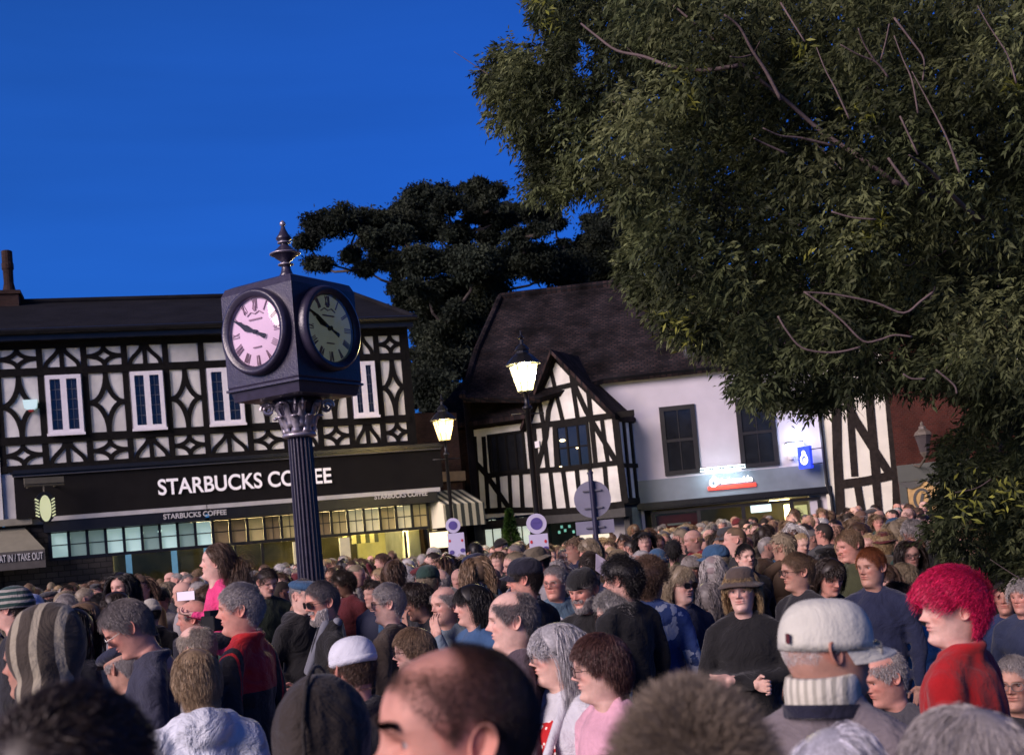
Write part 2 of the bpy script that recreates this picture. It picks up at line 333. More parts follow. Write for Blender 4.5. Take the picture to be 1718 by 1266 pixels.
crm = mat('cream_post', (.60, .57, .36), .6, .1)
for (px0, py0, hw) in ((498, 920, .10), (578, 915, .13), (730, 905, .05)):
    u = FS.uv(px0, py0)[0]; q = MB(); q.box(u-hw, u+hw, -.09, .03, 0, 2.3); q.build('door_post', crm, shop)
M['glass'] = clear_glass('clear_glass')
q = MB(); q.box(xi0+.02, xi1-.02, .02, .035, .6, 2.33); q.build('shop_window', M['glass'], shop)
q = MB(); q.box(xi0, xi1, -.03, .06, 0, .6)
for u in (FS.uv(395, 930)[0], FS.uv(440, 925)[0], FS.uv(530, 920)[0], FS.uv(680, 905)[0]): q.box(u-.03, u+.03, -.04, .04, .6, 2.33)
q.build('stall_riser', M['black_paint'], shop)
lampw = emis('strip_light', (1, .80, .36), 26); lampc = emis('cool_strip_light', (.7, 1, .9), 9)
for (u, y, l) in ((5.2, 1.8, .9), (6.9, 2.6, 1.0), (8.3, 1.5, 1.2), (8.6, 3.0, 1.3), (9.6, 2.0, .8)): q = MB(); q.box(u-l/2, u+l/2, y, y+.12, 2.86, 2.93); q.build('strip_light', lampw, shop)
for (u, y, l) in ((1.9, .5, 1.4), (3.6, .6, 1.2)): q = MB(); q.box(u-l/2, u+l/2, y+1, y+1.12, 2.86, 2.93); q.build('strip_light', lampc, shop)
for (u_, y_, z_, e_) in ((5.6, .9, 2.7, 380), (8.6, .9, 2.7, 620)):
    pl = bpy.data.lights.new('shop_light', 'AREA'); pl.energy = e_; pl.color = (1, .76, .32); pl.shape = 'RECTANGLE'; pl.size = 2.6; pl.size_y = .8; po = bpy.data.objects.new('shop_light', pl); COL.objects.link(po); po.parent = shop; po.location = (u_, y_, z_); po.rotation_euler = (radians(-62), 0, 0)
pan = mat('menu_panel', (.5, .42, .16), .8, .35, 2.0, emit=(.85, .75, .25), es=.35)
q = MB(); u0, u1 = FS.uv(600, 915, 3.8)[0], FS.uv(672, 915, 3.8)[0]; q.box(u0, u1, 3.8, 3.95, .6, 2.6); q.build('menu_panel', pan, shop)
dk = mat('counter', (.04, .03, .025), .5, .3)
q = MB(); q.box(6.2, 9.8, 2.2, 2.8, 0, 1.15); q.box(4.0, 5.5, 2.5, 2.9, 0, 2.2); q.build('counter', dk, shop)
def striped(name, c1, c2, per, axis=0, es=0):
    m_ = bpy.data.materials.new(name); m_.use_nodes = True; nt = m_.node_tree; N = nt.nodes; L = nt.links; b = N['Principled BSDF']; b.inputs['Roughness'].default_value = .8
    tc_ = N.new('ShaderNodeTexCoord'); s_ = N.new('ShaderNodeSeparateXYZ'); L.new(tc_.outputs['Object'], s_.inputs[0])
    mo = N.new('ShaderNodeMath'); mo.operation = 'PINGPONG'; mo.inputs[1].default_value = per; L.new(s_.outputs[axis], mo.inputs[0])
    gt = N.new('ShaderNodeMath'); gt.operation = 'GREATER_THAN'; gt.inputs[1].default_value = per/2; L.new(mo.outputs[0], gt.inputs[0])
    mx = N.new('ShaderNodeMix'); mx.data_type = 'RGBA'; mx.inputs[6].default_value = (*c1, 1); mx.inputs[7].default_value = (*c2, 1); L.new(gt.outputs[0], mx.inputs[0]); L.new(mx.outputs[2], b.inputs['Base Color'])
    return m_
strp = striped('striped_canvas', (.62, .60, .44), (.05, .06, .05), .12)
q = MB()
for (pa, pb, py0, py1) in ((566, 582, 874, 893), (587, 634, 870, 890), (690, 716, 862, 882)):
    a = FS.uv(pa, py0, .6); b = FS.uv(pb, py1, .6); q.box(a[0], b[0], .6, .62, 2.12, 2.38)
q.build('striped_valance', strp, shop)
# alarm box and projecting sign
u, z = FS.uv(52, 680)
al = empty('alarm_box', (0, 0, 0), 0, 'small pale bell box with red base on the timber wall', 'alarm box'); al.parent = None
al.location = FS.A+FS.U*u+FS.D*(-.12)+Vector((0, 0, z)); al.rotation_euler = (0, 0, FS.rz)
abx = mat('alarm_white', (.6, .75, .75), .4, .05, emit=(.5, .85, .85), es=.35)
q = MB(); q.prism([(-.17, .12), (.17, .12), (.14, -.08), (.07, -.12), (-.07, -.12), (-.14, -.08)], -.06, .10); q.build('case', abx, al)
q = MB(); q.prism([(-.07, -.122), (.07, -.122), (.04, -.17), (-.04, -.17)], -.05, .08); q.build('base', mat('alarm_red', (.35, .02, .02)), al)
u, z = FS.uv(75, 850, -1.0)
sg = empty('hanging_sign', FS.A+FS.U*u+FS.D*(-.9)+Vector((0, 0, z)), FS.rz+radians(12), 'oval pale green sign with side stripes hanging over the dark shop fascia', 'sign')
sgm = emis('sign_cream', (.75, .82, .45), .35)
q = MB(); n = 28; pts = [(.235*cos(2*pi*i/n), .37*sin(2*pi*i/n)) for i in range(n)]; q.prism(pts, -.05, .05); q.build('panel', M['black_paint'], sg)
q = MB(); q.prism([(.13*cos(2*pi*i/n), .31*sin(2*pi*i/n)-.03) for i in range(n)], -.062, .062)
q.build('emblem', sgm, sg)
q = MB()
for s in (-1, 1):
    for k in range(6):
        z0 = .20-k*.075; q.strip([(s*.14, z0-.05), (s*.215, z0)], .032, -.064, .0)
q.build('emblem_stripes', sgm, sg)
q = MB(); q.tube([(0, 0, .36), (0, 0, .52)], .02); q.tube([(-.42, 0, .52), (.45, 0, .52)], .03); q.tube([(.3, 0, .52), (.3, .6, .52)], .02); q.tube([(-.3, 0, .52), (-.3, .6, .52)], .02)
q.box(-.42, .45, -.05, .06, .56, .70); q.build('bracket', mat('bracket_bronze', (.11, .10, .07), .4), sg)
# ------------------------------------------------------------------ white house and its awning at the left edge
wh = empty('white_house', FS.A, FS.rz, 'white rendered house front at the far left edge beside the timber framed building', 'building')
q = MB(); q.box(-8.0, -.03, -.05, .3, 3.3, 7.55); q.build('wall', M['plaster'], wh)
q = MB(); q.box(-8.0, -.11, .0, .3, 0, 3.29); q.build('shopfront', M['stone'], wh)
q = MB(); q.box(-8, .62, -.25, -.06, 3.26, 3.42); q.build('cornice', mat('olive_cornice', (.22, .21, .16), .6), wh)
awm = mat('awning_canvas', (.20, .19, .14), .85, .15, 3, .1)
e = FS.uv(76, 912, -1.0)
q = MB(); q.add([(-8, -.06, 3.2), (.42, -.06, 3.2), (e[0], -1.2, 2.62), (-8, -1.2, 2.62), (-8, -1.2, 2.55), (e[0], -1.2, 2.55), (.42, -.06, 3.13), (-8, -.06, 3.13)], [(0, 3, 2, 1), (3, 4, 5, 2), (4, 7, 6, 5), (1, 2, 5, 6), (0, 1, 6, 7)])
ao = q.build('awning', awm, wh)
q = MB(); q.box(-8, e[0], -1.22, -1.201, 2.2, 2.62); q.build('valance', mat('valance_canvas', (.08, .075, .07), .9), ao)
place_text('EAT IN / TAKE OUT', -5, 939, 72, 930, .17, ao, M['letter_dim'], FS, -1.235, .01)
# ------------------------------------------------------------------ gabled timber building in the middle
FG = Front(785, 34.6, 1040, 32.5)
gb = FG.root('gabled_house', 'timber framed gabled house with crooked black beams beside the white bank', 'building')
def g5(x, y): return FG.uv(680+x/3.723, 560+y/3.723)
def gpt(x, y): return g5(x, y)
apex = g5(940, 135); ltop = g5(775, 575); rtop = g5(1310, 500); x_l = g5(385, 700)[0]; x_r = g5(1345, 800)[0]; zb = g5(830, 1115)[1]; x_m = g5(800, 700)[0]
zt = (ltop[1]+rtop[1])/2
wl_ = MB(); wl_.prism([(x_m, zb), (x_r, zb), (x_r, zt), apex, (x_m-.02, zt)], .0, .3); wl_.box(x_l, x_m-.001, .0, .3, zb-.02, zt+.1)
wl_.box(x_r-.3, x_r, .301, 4.5, zb, zt); wl_.build('wall', M['plaster'], gb)
t = MB()
def bars(lst, F5=g5, w_=.14, y0=-.025):
    for it in lst:
        ww = w_
        if isinstance(it[0], (int, float)): ww = it[0]; it = it[1:]
        t.strip([F5(*p) for p in it], ww, y0, .01, .08)
bars([[.17, (780, 578), (1000, 552), (1200, 522), (1430, 492)], [.14, (850, 362), (960, 335), (1120, 300)], [.15, (500, 888), (640, 868), (760, 858), (1000, 842), (1350, 800)],
      [.18, (830, 1115), (1080, 1100), (1370, 1062)], [.16, (395, 1112), (600, 1100), (830, 1098)],
      [.17, (938, 140), (860, 320), (770, 545)], [.20, (938, 140), (1100, 310), (1300, 505)],
      [.16, (385, 640), (392, 900), (400, 1110)], [.26, (790, 570), (812, 850), (832, 1110)], [.20, (1310, 505), (1340, 780), (1375, 1055)],
      [.12, (908, 215), (945, 380), (985, 545)], [.12, (1030, 215), (1052, 360), (1078, 530)], [.13, (1140, 330), (1165, 560), (1190, 815)], [.11, (1228, 530), (1250, 700), (1268, 812)],
      [.14, (1062, 330), (1130, 480), (1200, 600), (1320, 800)], [.13, (932, 370), (895, 480), (880, 640), (822, 850)], [.12, (835, 395), (862, 560), (892, 850)],
      [.12, (905, 850), (935, 1105)], [.12, (985, 845), (1018, 1095)], [.12, (1070, 838), (1098, 1090)], [.12, (1150, 820), (1172, 1080)], [.12, (1245, 812), (1268, 1075)],
      [.13, (432, 640), (460, 1095)], [.12, (490, 640), (520, 1095)], [.15, (385, 745), (500, 868), (590, 1000), (655, 1095)], [.12, (578, 880), (592, 1095)], [.12, (650, 872), (662, 1095)], [.12, (722, 866), (735, 1092)],
      [.10, (930, 565), (945, 840)]], w_=.13)
t.build('timber_frame', M['timber'], gb)
t = MB()   # return wall on the right side, timbers along y
for k, yy in enumerate((.45, .95, 1.5, 2.2)): t.box(x_r-.005, x_r+.05+.002*k, yy-.07, yy+.07, zb, zt)
t.box(x_r-.005, x_r+.06, 0, 3, zb, zb+.16); t.box(x_r-.005, x_r+.062, 0, 3, zt-.2, zt); t.box(x_r-.005, x_r+.045, 0, 3, zb+1.0, zb+1.12)
t.build('timber_frame', M['timber'], gb)
def mullioned(p0, p1, F5, root, cols, rows, fm, y=-.06, glass=None, rim=.07):
    a, b = F5(*p0), F5(*p1); x0, x1 = sorted((a[0], b[0])); z0, z1 = sorted((a[1], b[1]))
    f = MB(); f.box(x0, x1, y-.02, .02, z1-rim, z1); f.box(x0, x1, y-.02, .02, z0, z0+rim); f.box(x0, x0+rim, y-.02, .02, z0+rim, z1-rim); f.box(x1-rim, x1, y-.02, .02, z0+rim, z1-rim)
    for i in range(1, cols): xx = x0+(x1-x0)*i/cols; f.box(xx-.025, xx+.025, y-.012, .02, z0+rim, z1-rim)
    for i in range(1, rows): zz = z0+(z1-z0)*i/rows; f.box(x0+rim, x1-rim, y-.004, .015, zz-.02, zz+.02)
    o = f.build('window', fm, root); g_ = MB(); g_.box(x0+rim, x1-rim, y+.02, y+.03, z0+rim, z1-rim); g_.build('pane', glass or M['glass_dark'], o); return o
mullioned((935, 575), (1170, 838), g5, gb, 3, 2, M['timber'], -.03)
mullioned((512, 630), (765, 860), g5, gb, 4, 1, M['timber'], -.03)
warm = emis('room_light', (1, .78, .45), 5)
for (x, y, s) in ((985, 665, .07), (1078, 712, .035), (975, 828, .03)): a = g5(x, y); q = MB(); q.lathe([(s*.6, -s*.5), (s*1.3, 0), (s*.6, s*.5)], (a[0], -.04, a[1]), 10); q.build('room_lamp', warm, gb)
a = g5(830, 690); q = MB(); q.box(a[0]-.07, a[0]+.07, -.075, -.0, a[1]-.09, a[1]+.09); q.build('number_plate', M['white_paint'], gb)
# gable roof
ov = .3; dz = zt-apex[1]; sl_l = (apex[1]-zt)/(apex[0]-x_m); sl_r = (apex[1]-zt)/(x_r-apex[0])
q = MB(); yb = 4.5
for (xe, sgn) in ((x_r+.10, 1), (x_m-.2, -1)):
    ze = zt-.12 if sgn > 0 else zt-.1
    top = (apex[0], apex[1]+.14)
    q.add([(top[0], -.35, top[1]), (xe, -.35, ze+.06), (xe, yb, ze+.06), (top[0], yb, top[1]), (top[0], -.35, top[1]-.12), (xe, -.35, ze-.06), (xe, yb, ze-.06), (top[0], yb, top[1]-.12)],
          [(0, 1, 2, 3), (4, 7, 6, 5), (0, 4, 5, 1), (1, 5, 6, 2), (3, 2, 6, 7)])
q.build('gable_roof', M['clay'], gb)
# low wing roof on the left of the gable
we = FG.uv(800, 706, -.45)[1]
q = MB(); q.add([(x_l-1.25, -.45, we), (x_m+.05, -.45, we), (x_m+.05, 3.2, we+2.1), (x_l-1.25, 3.2, we+2.1), (x_l-1.25, -.45, we-.12), (x_m+.05, -.45, we-.12), (x_m+.05, 3.2, we-.4), (x_l-1.25, 3.2, we-.4)],
              [(0, 1, 2, 3), (0, 4, 5, 1), (4, 7, 6, 5), (0, 3, 7, 4), (1, 5, 6, 2), (3, 2, 6, 7)])
q.build('wing_roof', M['clay'], gb)
q = MB(); q.box(x_l-1.2, x_l-.1, .0, .3, 0, we-.1); q.box(x_l-.09, x_l+.1, -.05, .3, 0, we-.1); q.box(x_l+.11, x_m-.02, .1, .3, zt+.11, we-.11) if we-.11 > zt+.12 else None
q.build('wing_wall', M['brick_dark'], gb)
# ground floor under the jetty
dkw = mat('dark_shopfront', (.02, .02, .02), .6, .3)
q = MB(); q.box(x_l, x_r, .35, .5, 0, .5); q.box(x_l, x_r, -.02, .5, zb-.34, zb-.09)
for x in (x_l+.1, x_l+.9, x_m, x_m+1.1, x_r-.1): q.box(x-.08, x+.08, .3, .5, .5, zb-.341)
q.build('shopfront', dkw, gb)
q = MB(); q.box(x_l, x_r, 2.4, 2.5, 0, zb-.1); q.box(x_l, x_l+.05, .5, 2.4, 0, zb-.1); q.box(x_r-.05, x_r, .5, 2.4, 0, zb-.1); q.build('back_wall', mat('shop_room', (.20, .22, .18), .9, .4, 1.5), gb)
q = MB(); q.box(x_l+.1, x_r-.1, .51, 2.39, zb-.2, zb-.1); q.build('ceiling', inn, gb)
ac = emis('arched_lit_window', (.85, .95, .80), .55); ay = emis('yellow_lit_window', (.95, .80, .25), .6)
def archwin(px0, px1, py0, py1, mt, F=FG, y=.25, root=gb):
    a = F.uv(px0, py1, y); b = F.uv(px1, py0, y); x0, x1 = a[0], b[0]; z0, z1 = a[1], b[1]; r_ = (x1-x0)/2
    pts = [(x0, z0), (x1, z0)]+arc((x0+x1)/2, z1-r_*.6, r_, r_*.6, 0, 180, 10)
    q = MB(); q.prism(pts, y, y+.03); o = q.build('arched_window', mt, root)
    f = MB(); c = (x0+x1)/2
    f.strip([(c, z0), (c, z1)], .03, y-.03, y-.005); f.strip([(x0, z1-r_*.6), (x1, z1-r_*.6)], .03, y-.03, y-.005); f.build('glazing_bar', M['black_paint'], o)
archwin(782, 806, 872, 905, ay); archwin(817, 838, 870, 925, ac); archwin(868, 886, 866, 925, ac)
pd = emis('pendant_glow', (.25, .7, .55), .6)
for (px0, py0) in ((942, 884), (948, 890), (955, 883), (962, 892), (938, 893)): a = FG.uv(px0, py0, .8); q = MB(); q.box(a[0]-.03, a[0]+.03, .8, .83, a[1]-.03, a[1]+.05); q.build('shelf_light', pd, gb)
# ------------------------------------------------------------------ striped shop between the two
FK = Front(716, 31.6, 784, 32.4)
kb = FK.root('narrow_shop', 'narrow dark brick shop with striped canopy between the two timber framed buildings', 'building')
z_f = FK.uv(750, 790)[1]
q = MB(); q.box(-.1, FK.L, .1, .5, 0, z_f+1.6); q.build('wall', M['brick_dark'], kb)
q = MB(); q.box(.15, FK.L-.02, -.1, .099, z_f-.28, z_f-.02); q.build('sign_board', mat('brown_board', (.22, .16, .09), .6), kb)
a0 = FK.uv(722, 825, -.0); 
zt_, zm_, zb_ = FK.uv(748, 822, 0)[1], FK.uv(748, 846, -.8)[1], FK.uv(748, 884, -.8)[1]
q = MB(); q.add([(.05, 0.09, zt_), (FK.L, 0.09, zt_), (FK.L, -.8, zm_), (.0, -.8, zm_)], [(0, 3, 2, 1)]); q.add([(.0, -.8, zm_-.0), (FK.L, -.8, zm_), (FK.L, -.82, zb_), (.0, -.82, zb_)], [(0, 3, 2, 1)])
q.add([(.0, -.8, zm_), (.0, .09, zt_), (.0, .09, zb_), (.0, -.82, zb_)], [(0, 1, 2, 3)])
o = q.build('canopy', strp, kb); sm = o.modifiers.new('s', 'SOLIDIFY'); sm.thickness = .015
# ------------------------------------------------------------------ bank
FH = Front(1070, 33.5, 1395, 32.8)
bk = FH.root('white_bank', 'white rendered bank building with grey lit fascia and two dark sash windows', 'building')
LH = FH.L; ze = 6.08
q = MB(); q.box(-.75, LH, .0, .35, 2.4, ze); q.box(-.75, .18, .02, .35, 0, 2.39); q.box(LH-.25-.3, LH, .02, .35, 0, 2.39); q.box(LH-.3, LH, .36, 6, 0, ze); q.build('wall', M['render'], bk)
fz0, fz1 = 2.52, 3.17
fm = mat('grey_fascia', (.16, .19, .22), .35, .1, 3)
q = MB(); q.box(.08, LH-.02, -.14, -.002, fz0+.02, fz1); q.build('fascia', fm, bk)
q = MB(); q.box(.0, LH+.05, -.24, .015, fz0-.14, fz0+.018); q.box(.1, LH-.05, -.2, .0, fz0-.19, fz0-.142); q.build('cornice', M['black_paint'], bk)
def g6(x, y, d=0): return FH.uv(1040+x/3.723, 600+y/3.723, d)
sash_f = mat('sash_frame', (.009, .008, .010), .5, .2)
for (p0, p1, gr) in (((240, 290), (508, 730), 2), ((715, 250), (1000, 675), 2)):
    a, b = g6(*p0), g6(*p1); x0 = (a[0]); x1 = b[0]; z0, z1 = 3.24, 5.18
    f = MB(); rim = .13; y0 = -.05
    f.box(x0, x1, y0, .02, z1-rim, z1); f.box(x0, x1, y0-.03, .02, z0, z0+.12); f.box(x0, x0+rim, y0, .02, z0+.12, z1-rim); f.box(x1-rim, x1, y0, .02, z0+.12, z1-rim)
    zm = (z0+z1)/2; f.box(x0+rim, x1-rim, y0+.01, .02, zm-.04, zm+.04)
    for k in (1,): xx = x0+rim+(x1-x0-2*rim)*k/2; f.box(xx-.012, xx+.012, y0+.014, .018, z0+.12, zm-.04); f.box(xx-.012, xx+.012, y0+.014, .018, zm+.04, z1-rim)
    o = f.build('sash_window', sash_f, bk)
    q = MB(); q.box(x0+rim, x1-rim, -.02, -.01, z0+.12, z1-rim); q.build('pane', M['glass_dark'], o)
# fascia sign: lit logo
wht = emis('sign_white', (.95, .97, 1), 2.0); red = emis('sign_red', (.9, .05, .03), .9)
place_text('Nationwide', 1204, 808, 1262, 801, .17, bk, wht, FH, -.19, .02)
a, b = g6(550, 818, -.17), g6(850, 788, -.17)
q = MB(); q.box(a[0], b[0], -.18, -.15, a[1]-.05, a[1]+.055); q.build('red_bar', red, bk)
c = g6(585, 780, -.17); q = MB(); q.prism(arc(c[0], c[1], .11, .12, 0, 360, 20)[:-1], -.185, -.155); q.prism([(c[0]-.10, c[1]+.03), (c[0]+.02, c[1]+.20), (c[0]+.07, c[1]+.15), (c[0]+.08, c[1]+.0)], -.188, -.158); q.build('emblem', wht, bk)
q = MB(); q.prism(arc(c[0]-.005, c[1]-.01, .055, .06, 0, 360, 14)[:-1], -.192, -.189); q.build('emblem_eye', fm, bk)
sp0, sp1 = g6(500, 722, -.5), g6(790, 705, -.5)
q = MB(); q.box(sp0[0], sp1[0], -.50, -.38, fz1+.10, fz1+.15)
for x in (sp0[0]+.15, sp1[0]-.15): q.tube([(x, -.44, fz1+.12), (x, 0, fz1+.12)], .015, 6)
q.build('trough_light', M['black_paint'], bk)
q = MB(); q.box(sp0[0]+.02, sp1[0]-.02, -.485, -.40, fz1+.151, fz1+.165); q.box(sp0[0]+.02, sp1[0]-.02, -.485, -.40, fz1+.085, fz1+.099); q.build('trough_tube', emis('tube_glow', (.75, .93, 1), 14), bk)
# lower shopfront
q = MB(); sx0, sx1 = g6(205, 1000)[0], g6(1250, 900)[0]; zz1 = fz0-.24
q.box(sx0, sx1, -.04, .1, zz1-.08, zz1)
for px0 in (205, 490, 770, 1075, 1250): u = g6(px0, 950)[0]; q.box(u-.05, u+.05, -.05, .1, .4, zz1-.081)
q.box(sx0, sx1, -.04, .1, 0, .4); q.build('shopfront_frame', sash_f, bk)
q = MB(); q.box(sx0+.05, sx1-.05, .03, .04, .4, zz1-.08); q.build('shop_window', M['glass'], bk)
q = MB(); q.box(sx0, sx1, 2.8, 2.9, 0, 2.4); q.box(sx0-.05, sx0, .1, 2.8, 0, 2.4); q.box(sx1, sx1+.05, .1, 2.8, 0, 2.4); q.build('back_wall', mat('bank_room', (.25, .21, .16), .9, .4, 1.3), bk)
q = MB(); q.box(sx0, sx1, .1, 2.8, 2.33, 2.4); q.build('ceiling', inn, bk)
u = g6(885, 950)[0]; q = MB(); q.box(u-.28, u+.28, .15, .2, 2.0, 2.22); q.build('window_display', emis('display_blue', (.75, .88, 1), 3), bk)
u = g6(1020, 890)[0]; q = MB(); q.box(u-.28, u+.28, 1.2, 1.5, 2.22, 2.3); q.box(u+.15, u+.3, 1.6, 1.65, 1.7, 2.15); q.build('ceiling_light', lampw, bk)
u = g6(1150, 960)[0]; q = MB(); q.box(u-.14, u+.2, 1.0, 1.05, 1.5, 2.1); q.build('poster_panel', emis('poster_glow', (1, .9, .45), .9), bk)
u = g6(1230, 990)[0]; q = MB(); q.box(u-.10, u+.03, .2, .25, 1.6, 1.85); q.build('window_display', emis('cyan_screen', (.4, .85, 1), 2), bk)
rd = mat('red_blind', (.18, .02, .02), .7); u0, u1 = g6(220, 950)[0], g6(480, 950)[0]
q = MB(); q.box(u0, u1, .1, .12, 1.5, 2.15); q.build('red_panel', rd, bk)
q = MB(); q.box(u0+.3, u1-.2, .08, .095, 1.85, 1.91); q.box(u0+.3, u1-.3, .08, .095, 1.7, 1.76); q.build('panel_lettering', M['letter_dim'], bk)
u = g6(640, 990)[0]; q = MB(); q.box(u-.1, u+.1, .05, .06, 1.55, 1.9); q.build('poster', M['white_paint'], bk)
# projecting blue sign, lamp and camera
u, z = g6(1158, 622, -.5)
bs = empty('projecting_sign', FH.A+FH.U*u+FH.D*(-.5)+Vector((0, 0, z)), FH.rz-radians(40), 'glowing blue box sign with white emblem sticking out from the bank wall', 'sign')
q = MB(); pts = [(-.19, -.29), (.19, -.29), (.19, .29), (-.19, .29)]; q.box(-.19, .19, -.06, .06, -.30, .30); q.build('panel', emis('blue_panel', (.02, .05, .85), 1.3), bs)
q = MB(); q.strip(arc(.0, -.06, .10, .12, 20, 380, 20), .035, -.072, -.061); q.prism(arc(.0, .13, .055, .06, 0, 360, 12)[:-1], -.074, -.062); q.prism(arc(.01, -.07, .045, .05, 0, 360, 12)[:-1], -.075, -.062); q.strip([(-.09, -.02), (.0, .12), (.08, .05)], .03, -.078, -.061); q.build('emblem', wht, bs)
q = MB(); q.tube([(.19, 0, .2), (.55, 0, .2)], .015, 6); q.tube([(.19, 0, -.2), (.55, 0, -.2)], .015, 6); q.build('bracket', M['black_paint'], bs)
u, z = g6(1090, 545, -.15)
wf = empty('wall_floodlight', FH.A+FH.U*u+FH.D*(-.18)+Vector((0, 0, z)), FH.rz, 'bright white wall floodlight above the bank fascia', 'light')
q = MB(); q.box(-.22, .22, -.08, .1, -.03, .05); q.build('lens', emis('flood_glow', (.8, .9, 1), 14), wf)
q = MB(); q.box(-.24, .24, .0, .17, .052, .10); q.build('housing', M['black_paint'], wf)
pl = bpy.data.lights.new('flood', 'POINT'); pl.energy = 26; pl.color = (.55, .65, 1); pl.shadow_soft_size = .1; po = bpy.data.objects.new('flood', pl); COL.objects.link(po); po.parent = wf; po.location = (.1, -.25, .12)
pl = bpy.data.lights.new('sign_spot', 'AREA'); pl.energy = 20; pl.color = (.75, .92, 1); pl.shape = 'RECTANGLE'; pl.size = 1.1; pl.size_y = .1; po = bpy.data.objects.new('sign_spot', pl); COL.objects.link(po); po.parent = bk; po.location = ((sp0[0]+sp1[0])/2, -.46, fz1+.08); po.rotation_euler = (radians(35), 0, 0)
u, z = g6(1070, 615, -.12)
cc = empty('security_camera', FH.A+FH.U*u+FH.D*(-.12)+Vector((0, 0, z)), FH.rz, 'small white dome camera on the bank wall under the floodlight', 'camera')
q = MB(); q.lathe([(.09, .08), (.10, .0), (.08, -.08), (.03, -.12)], (0, 0, 0), 12); q.build('dome', M['white_paint'], cc); q = MB(); q.box(-.04, .04, .0, .11, .02, .1); q.build('bracket', M['white_paint'], cc)
# ------------------------------------------------------------------ big clay tile roof over both
rp = FH.A+FH.D*(-.3)+Vector((0, 0, ze+.02)); ridge_p = P(900, 493, 38.6)
slope_v = Vector((FH.D.x, FH.D.y, 0)); run = (ridge_p-rp).dot(FH.D); rise = ridge_p.z-rp.z; sv = (FH.D*run+Vector((0, 0, rise))).normalized(); nr = FH.U.cross(sv).normalized()
if nr.z < 0: nr = -nr
def onroof(px, py): r_ = ray(px, py); o = Vector((0, 0, CAMZ)); t_ = (rp-o).dot(nr)/r_.dot(nr); return o+r_*t_
ring = [onroof(*p) for p in ((840, 500), (800, 590), (776, 668), (905, 668), (1030, 641), (1250, 611))]
e_r = rp+FH.U*(LH+.4); ring[5] = e_r
r0 = ring[0]; ridge_r = r0+FH.U*11.5
ring = [r0, ring[1], ring[2], ring[3], rp+FH.U*(-.6), e_r, e_r+(ridge_r-r0)*0+sv*(run/sv.dot(FH.D))]
# lie flat on the plane; give it thickness
ring[6] = ring[5]+sv*((r0-rp).dot(sv)); 
n = len(ring); vs = [v-bk.location for v in ring]; Ri = Matrix.Rotation(-FH.rz, 3, 'Z'); vs = [Ri@v for v in vs]; nl = Ri@nr
q = MB(); q.add([v+nl*.02 for v in vs]+[v-nl*.14 for v in vs], [tuple(range(n)), tuple(range(2*n-1, n-1, -1))]+[(i, i+n, (i+1) % n+n, (i+1) % n) for i in range(n)])
q.build('roof', M['clay'], bk)
q = MB(); q.tube([vs[0]+nl*.05, vs[6]+nl*.05], .12, 8); q.tube([vs[0]+nl*.05, vs[1]+nl*.05, vs[2]+nl*.05], .10, 8); q.build('ridge_tiles', M['clay'], bk)
b0 = vs[0]; b1 = vs[6]; back = Vector((0, run, -rise)); q = MB(); q.add([b0, b1, b1+back, b0+back, Vector((b0.x, b0.y, 0))], [(0, 1, 2, 3)]); q.add([vs[0], vs[2], Vector((vs[2].x, vs[2].y, 0)), b0+back+Vector((0, 0, -6))], [(0, 1, 2, 3)]); q.build('rear_roof', M['clay'], bk)
c = Ri@(onroof(1180, 590)-bk.location); sx = Ri@sv
q = MB(); A_ = c; hx = Vector((.55, 0, 0)); hs = sx*.28
q.add([A_-hx-hs+nl*.1, A_+hx-hs+nl*.1, A_+hx+hs+nl*.12, A_-hx+hs+nl*.12, A_-hx-hs-nl*.05, A_+hx-hs-nl*.05, A_+hx+hs-nl*.05, A_-hx+hs-nl*.05], [(0, 1, 2, 3), (0, 4, 5, 1), (1, 5, 6, 2), (2, 6, 7, 3), (3, 7, 4, 0)])
q.build('roof_window', M['lead'], bk)
q = MB(); hx = Vector((.48, 0, 0)); hs = sx*.2; q.add([A_-hx-hs+nl*.125, A_+hx-hs+nl*.125, A_+hx+hs+nl*.135, A_-hx+hs+nl*.135], [(0, 1, 2, 3)]); q.build('roof_window_pane', M['glass_dark'], bk)
# ------------------------------------------------------------------ timber building right of the bank
FJ = Front(1397, 32.6, 1512, 32.0)
def g7(x, y): return FJ.uv(1288+x/3.014, 560+y/3.014)
jb = FJ.root('timber_house', 'narrow timber framed house with one diagonal brace right of the bank', 'building')
q = MB(); q.box(-.12, FJ.L, .0, .35, 0, 6.4); q.box(FJ.L-.3, FJ.L, .36, 5, 0, 6.4); q.build('wall', M['cream'], jb)
t = MB()
bars([[.26, (325, 0), (345, 300), (352, 600), (372, 960)], [.20, (395, 0), (420, 440), (440, 720)], [.24, (490, 0), (520, 400), (548, 715)], [.22, (380, 300), (440, 430), (540, 590), (615, 705)], [.24, (360, 762), (500, 742), (640, 712)],
      [.28, (595, 0), (625, 400), (655, 735), (660, 960)], [.19, (455, 770), (490, 980)], [.20, (548, 750), (570, 980)], [.2, (340, 200), (610, 165)]], g7)
t.build('timber_frame', M['timber_brown'], jb)
q = MB(); q.add([(-.2, -.4, 6.3), (FJ.L+.2, -.4, 6.3), (FJ.L+.2, 4, 9.4), (-.2, 4, 9.4), (FJ.L+.2, 8, 6.3), (-.2, 8, 6.3)], [(0, 1, 2, 3), (3, 2, 4, 5), (0, 3, 5), (1, 4, 2), (0, 5, 4, 1)]); q.build('roof', M['clay'], jb)
q = MB(); a = g7(330, 480); q.tube([(-.08, -.08, 6.2), (-.06, -.08, 2.6), (-.02, -.08, 2.4), (.02, -.08, 2.25), (.02, -.08, 0)], .05, 8); q.build('drainpipe', M['black_paint'], jb)
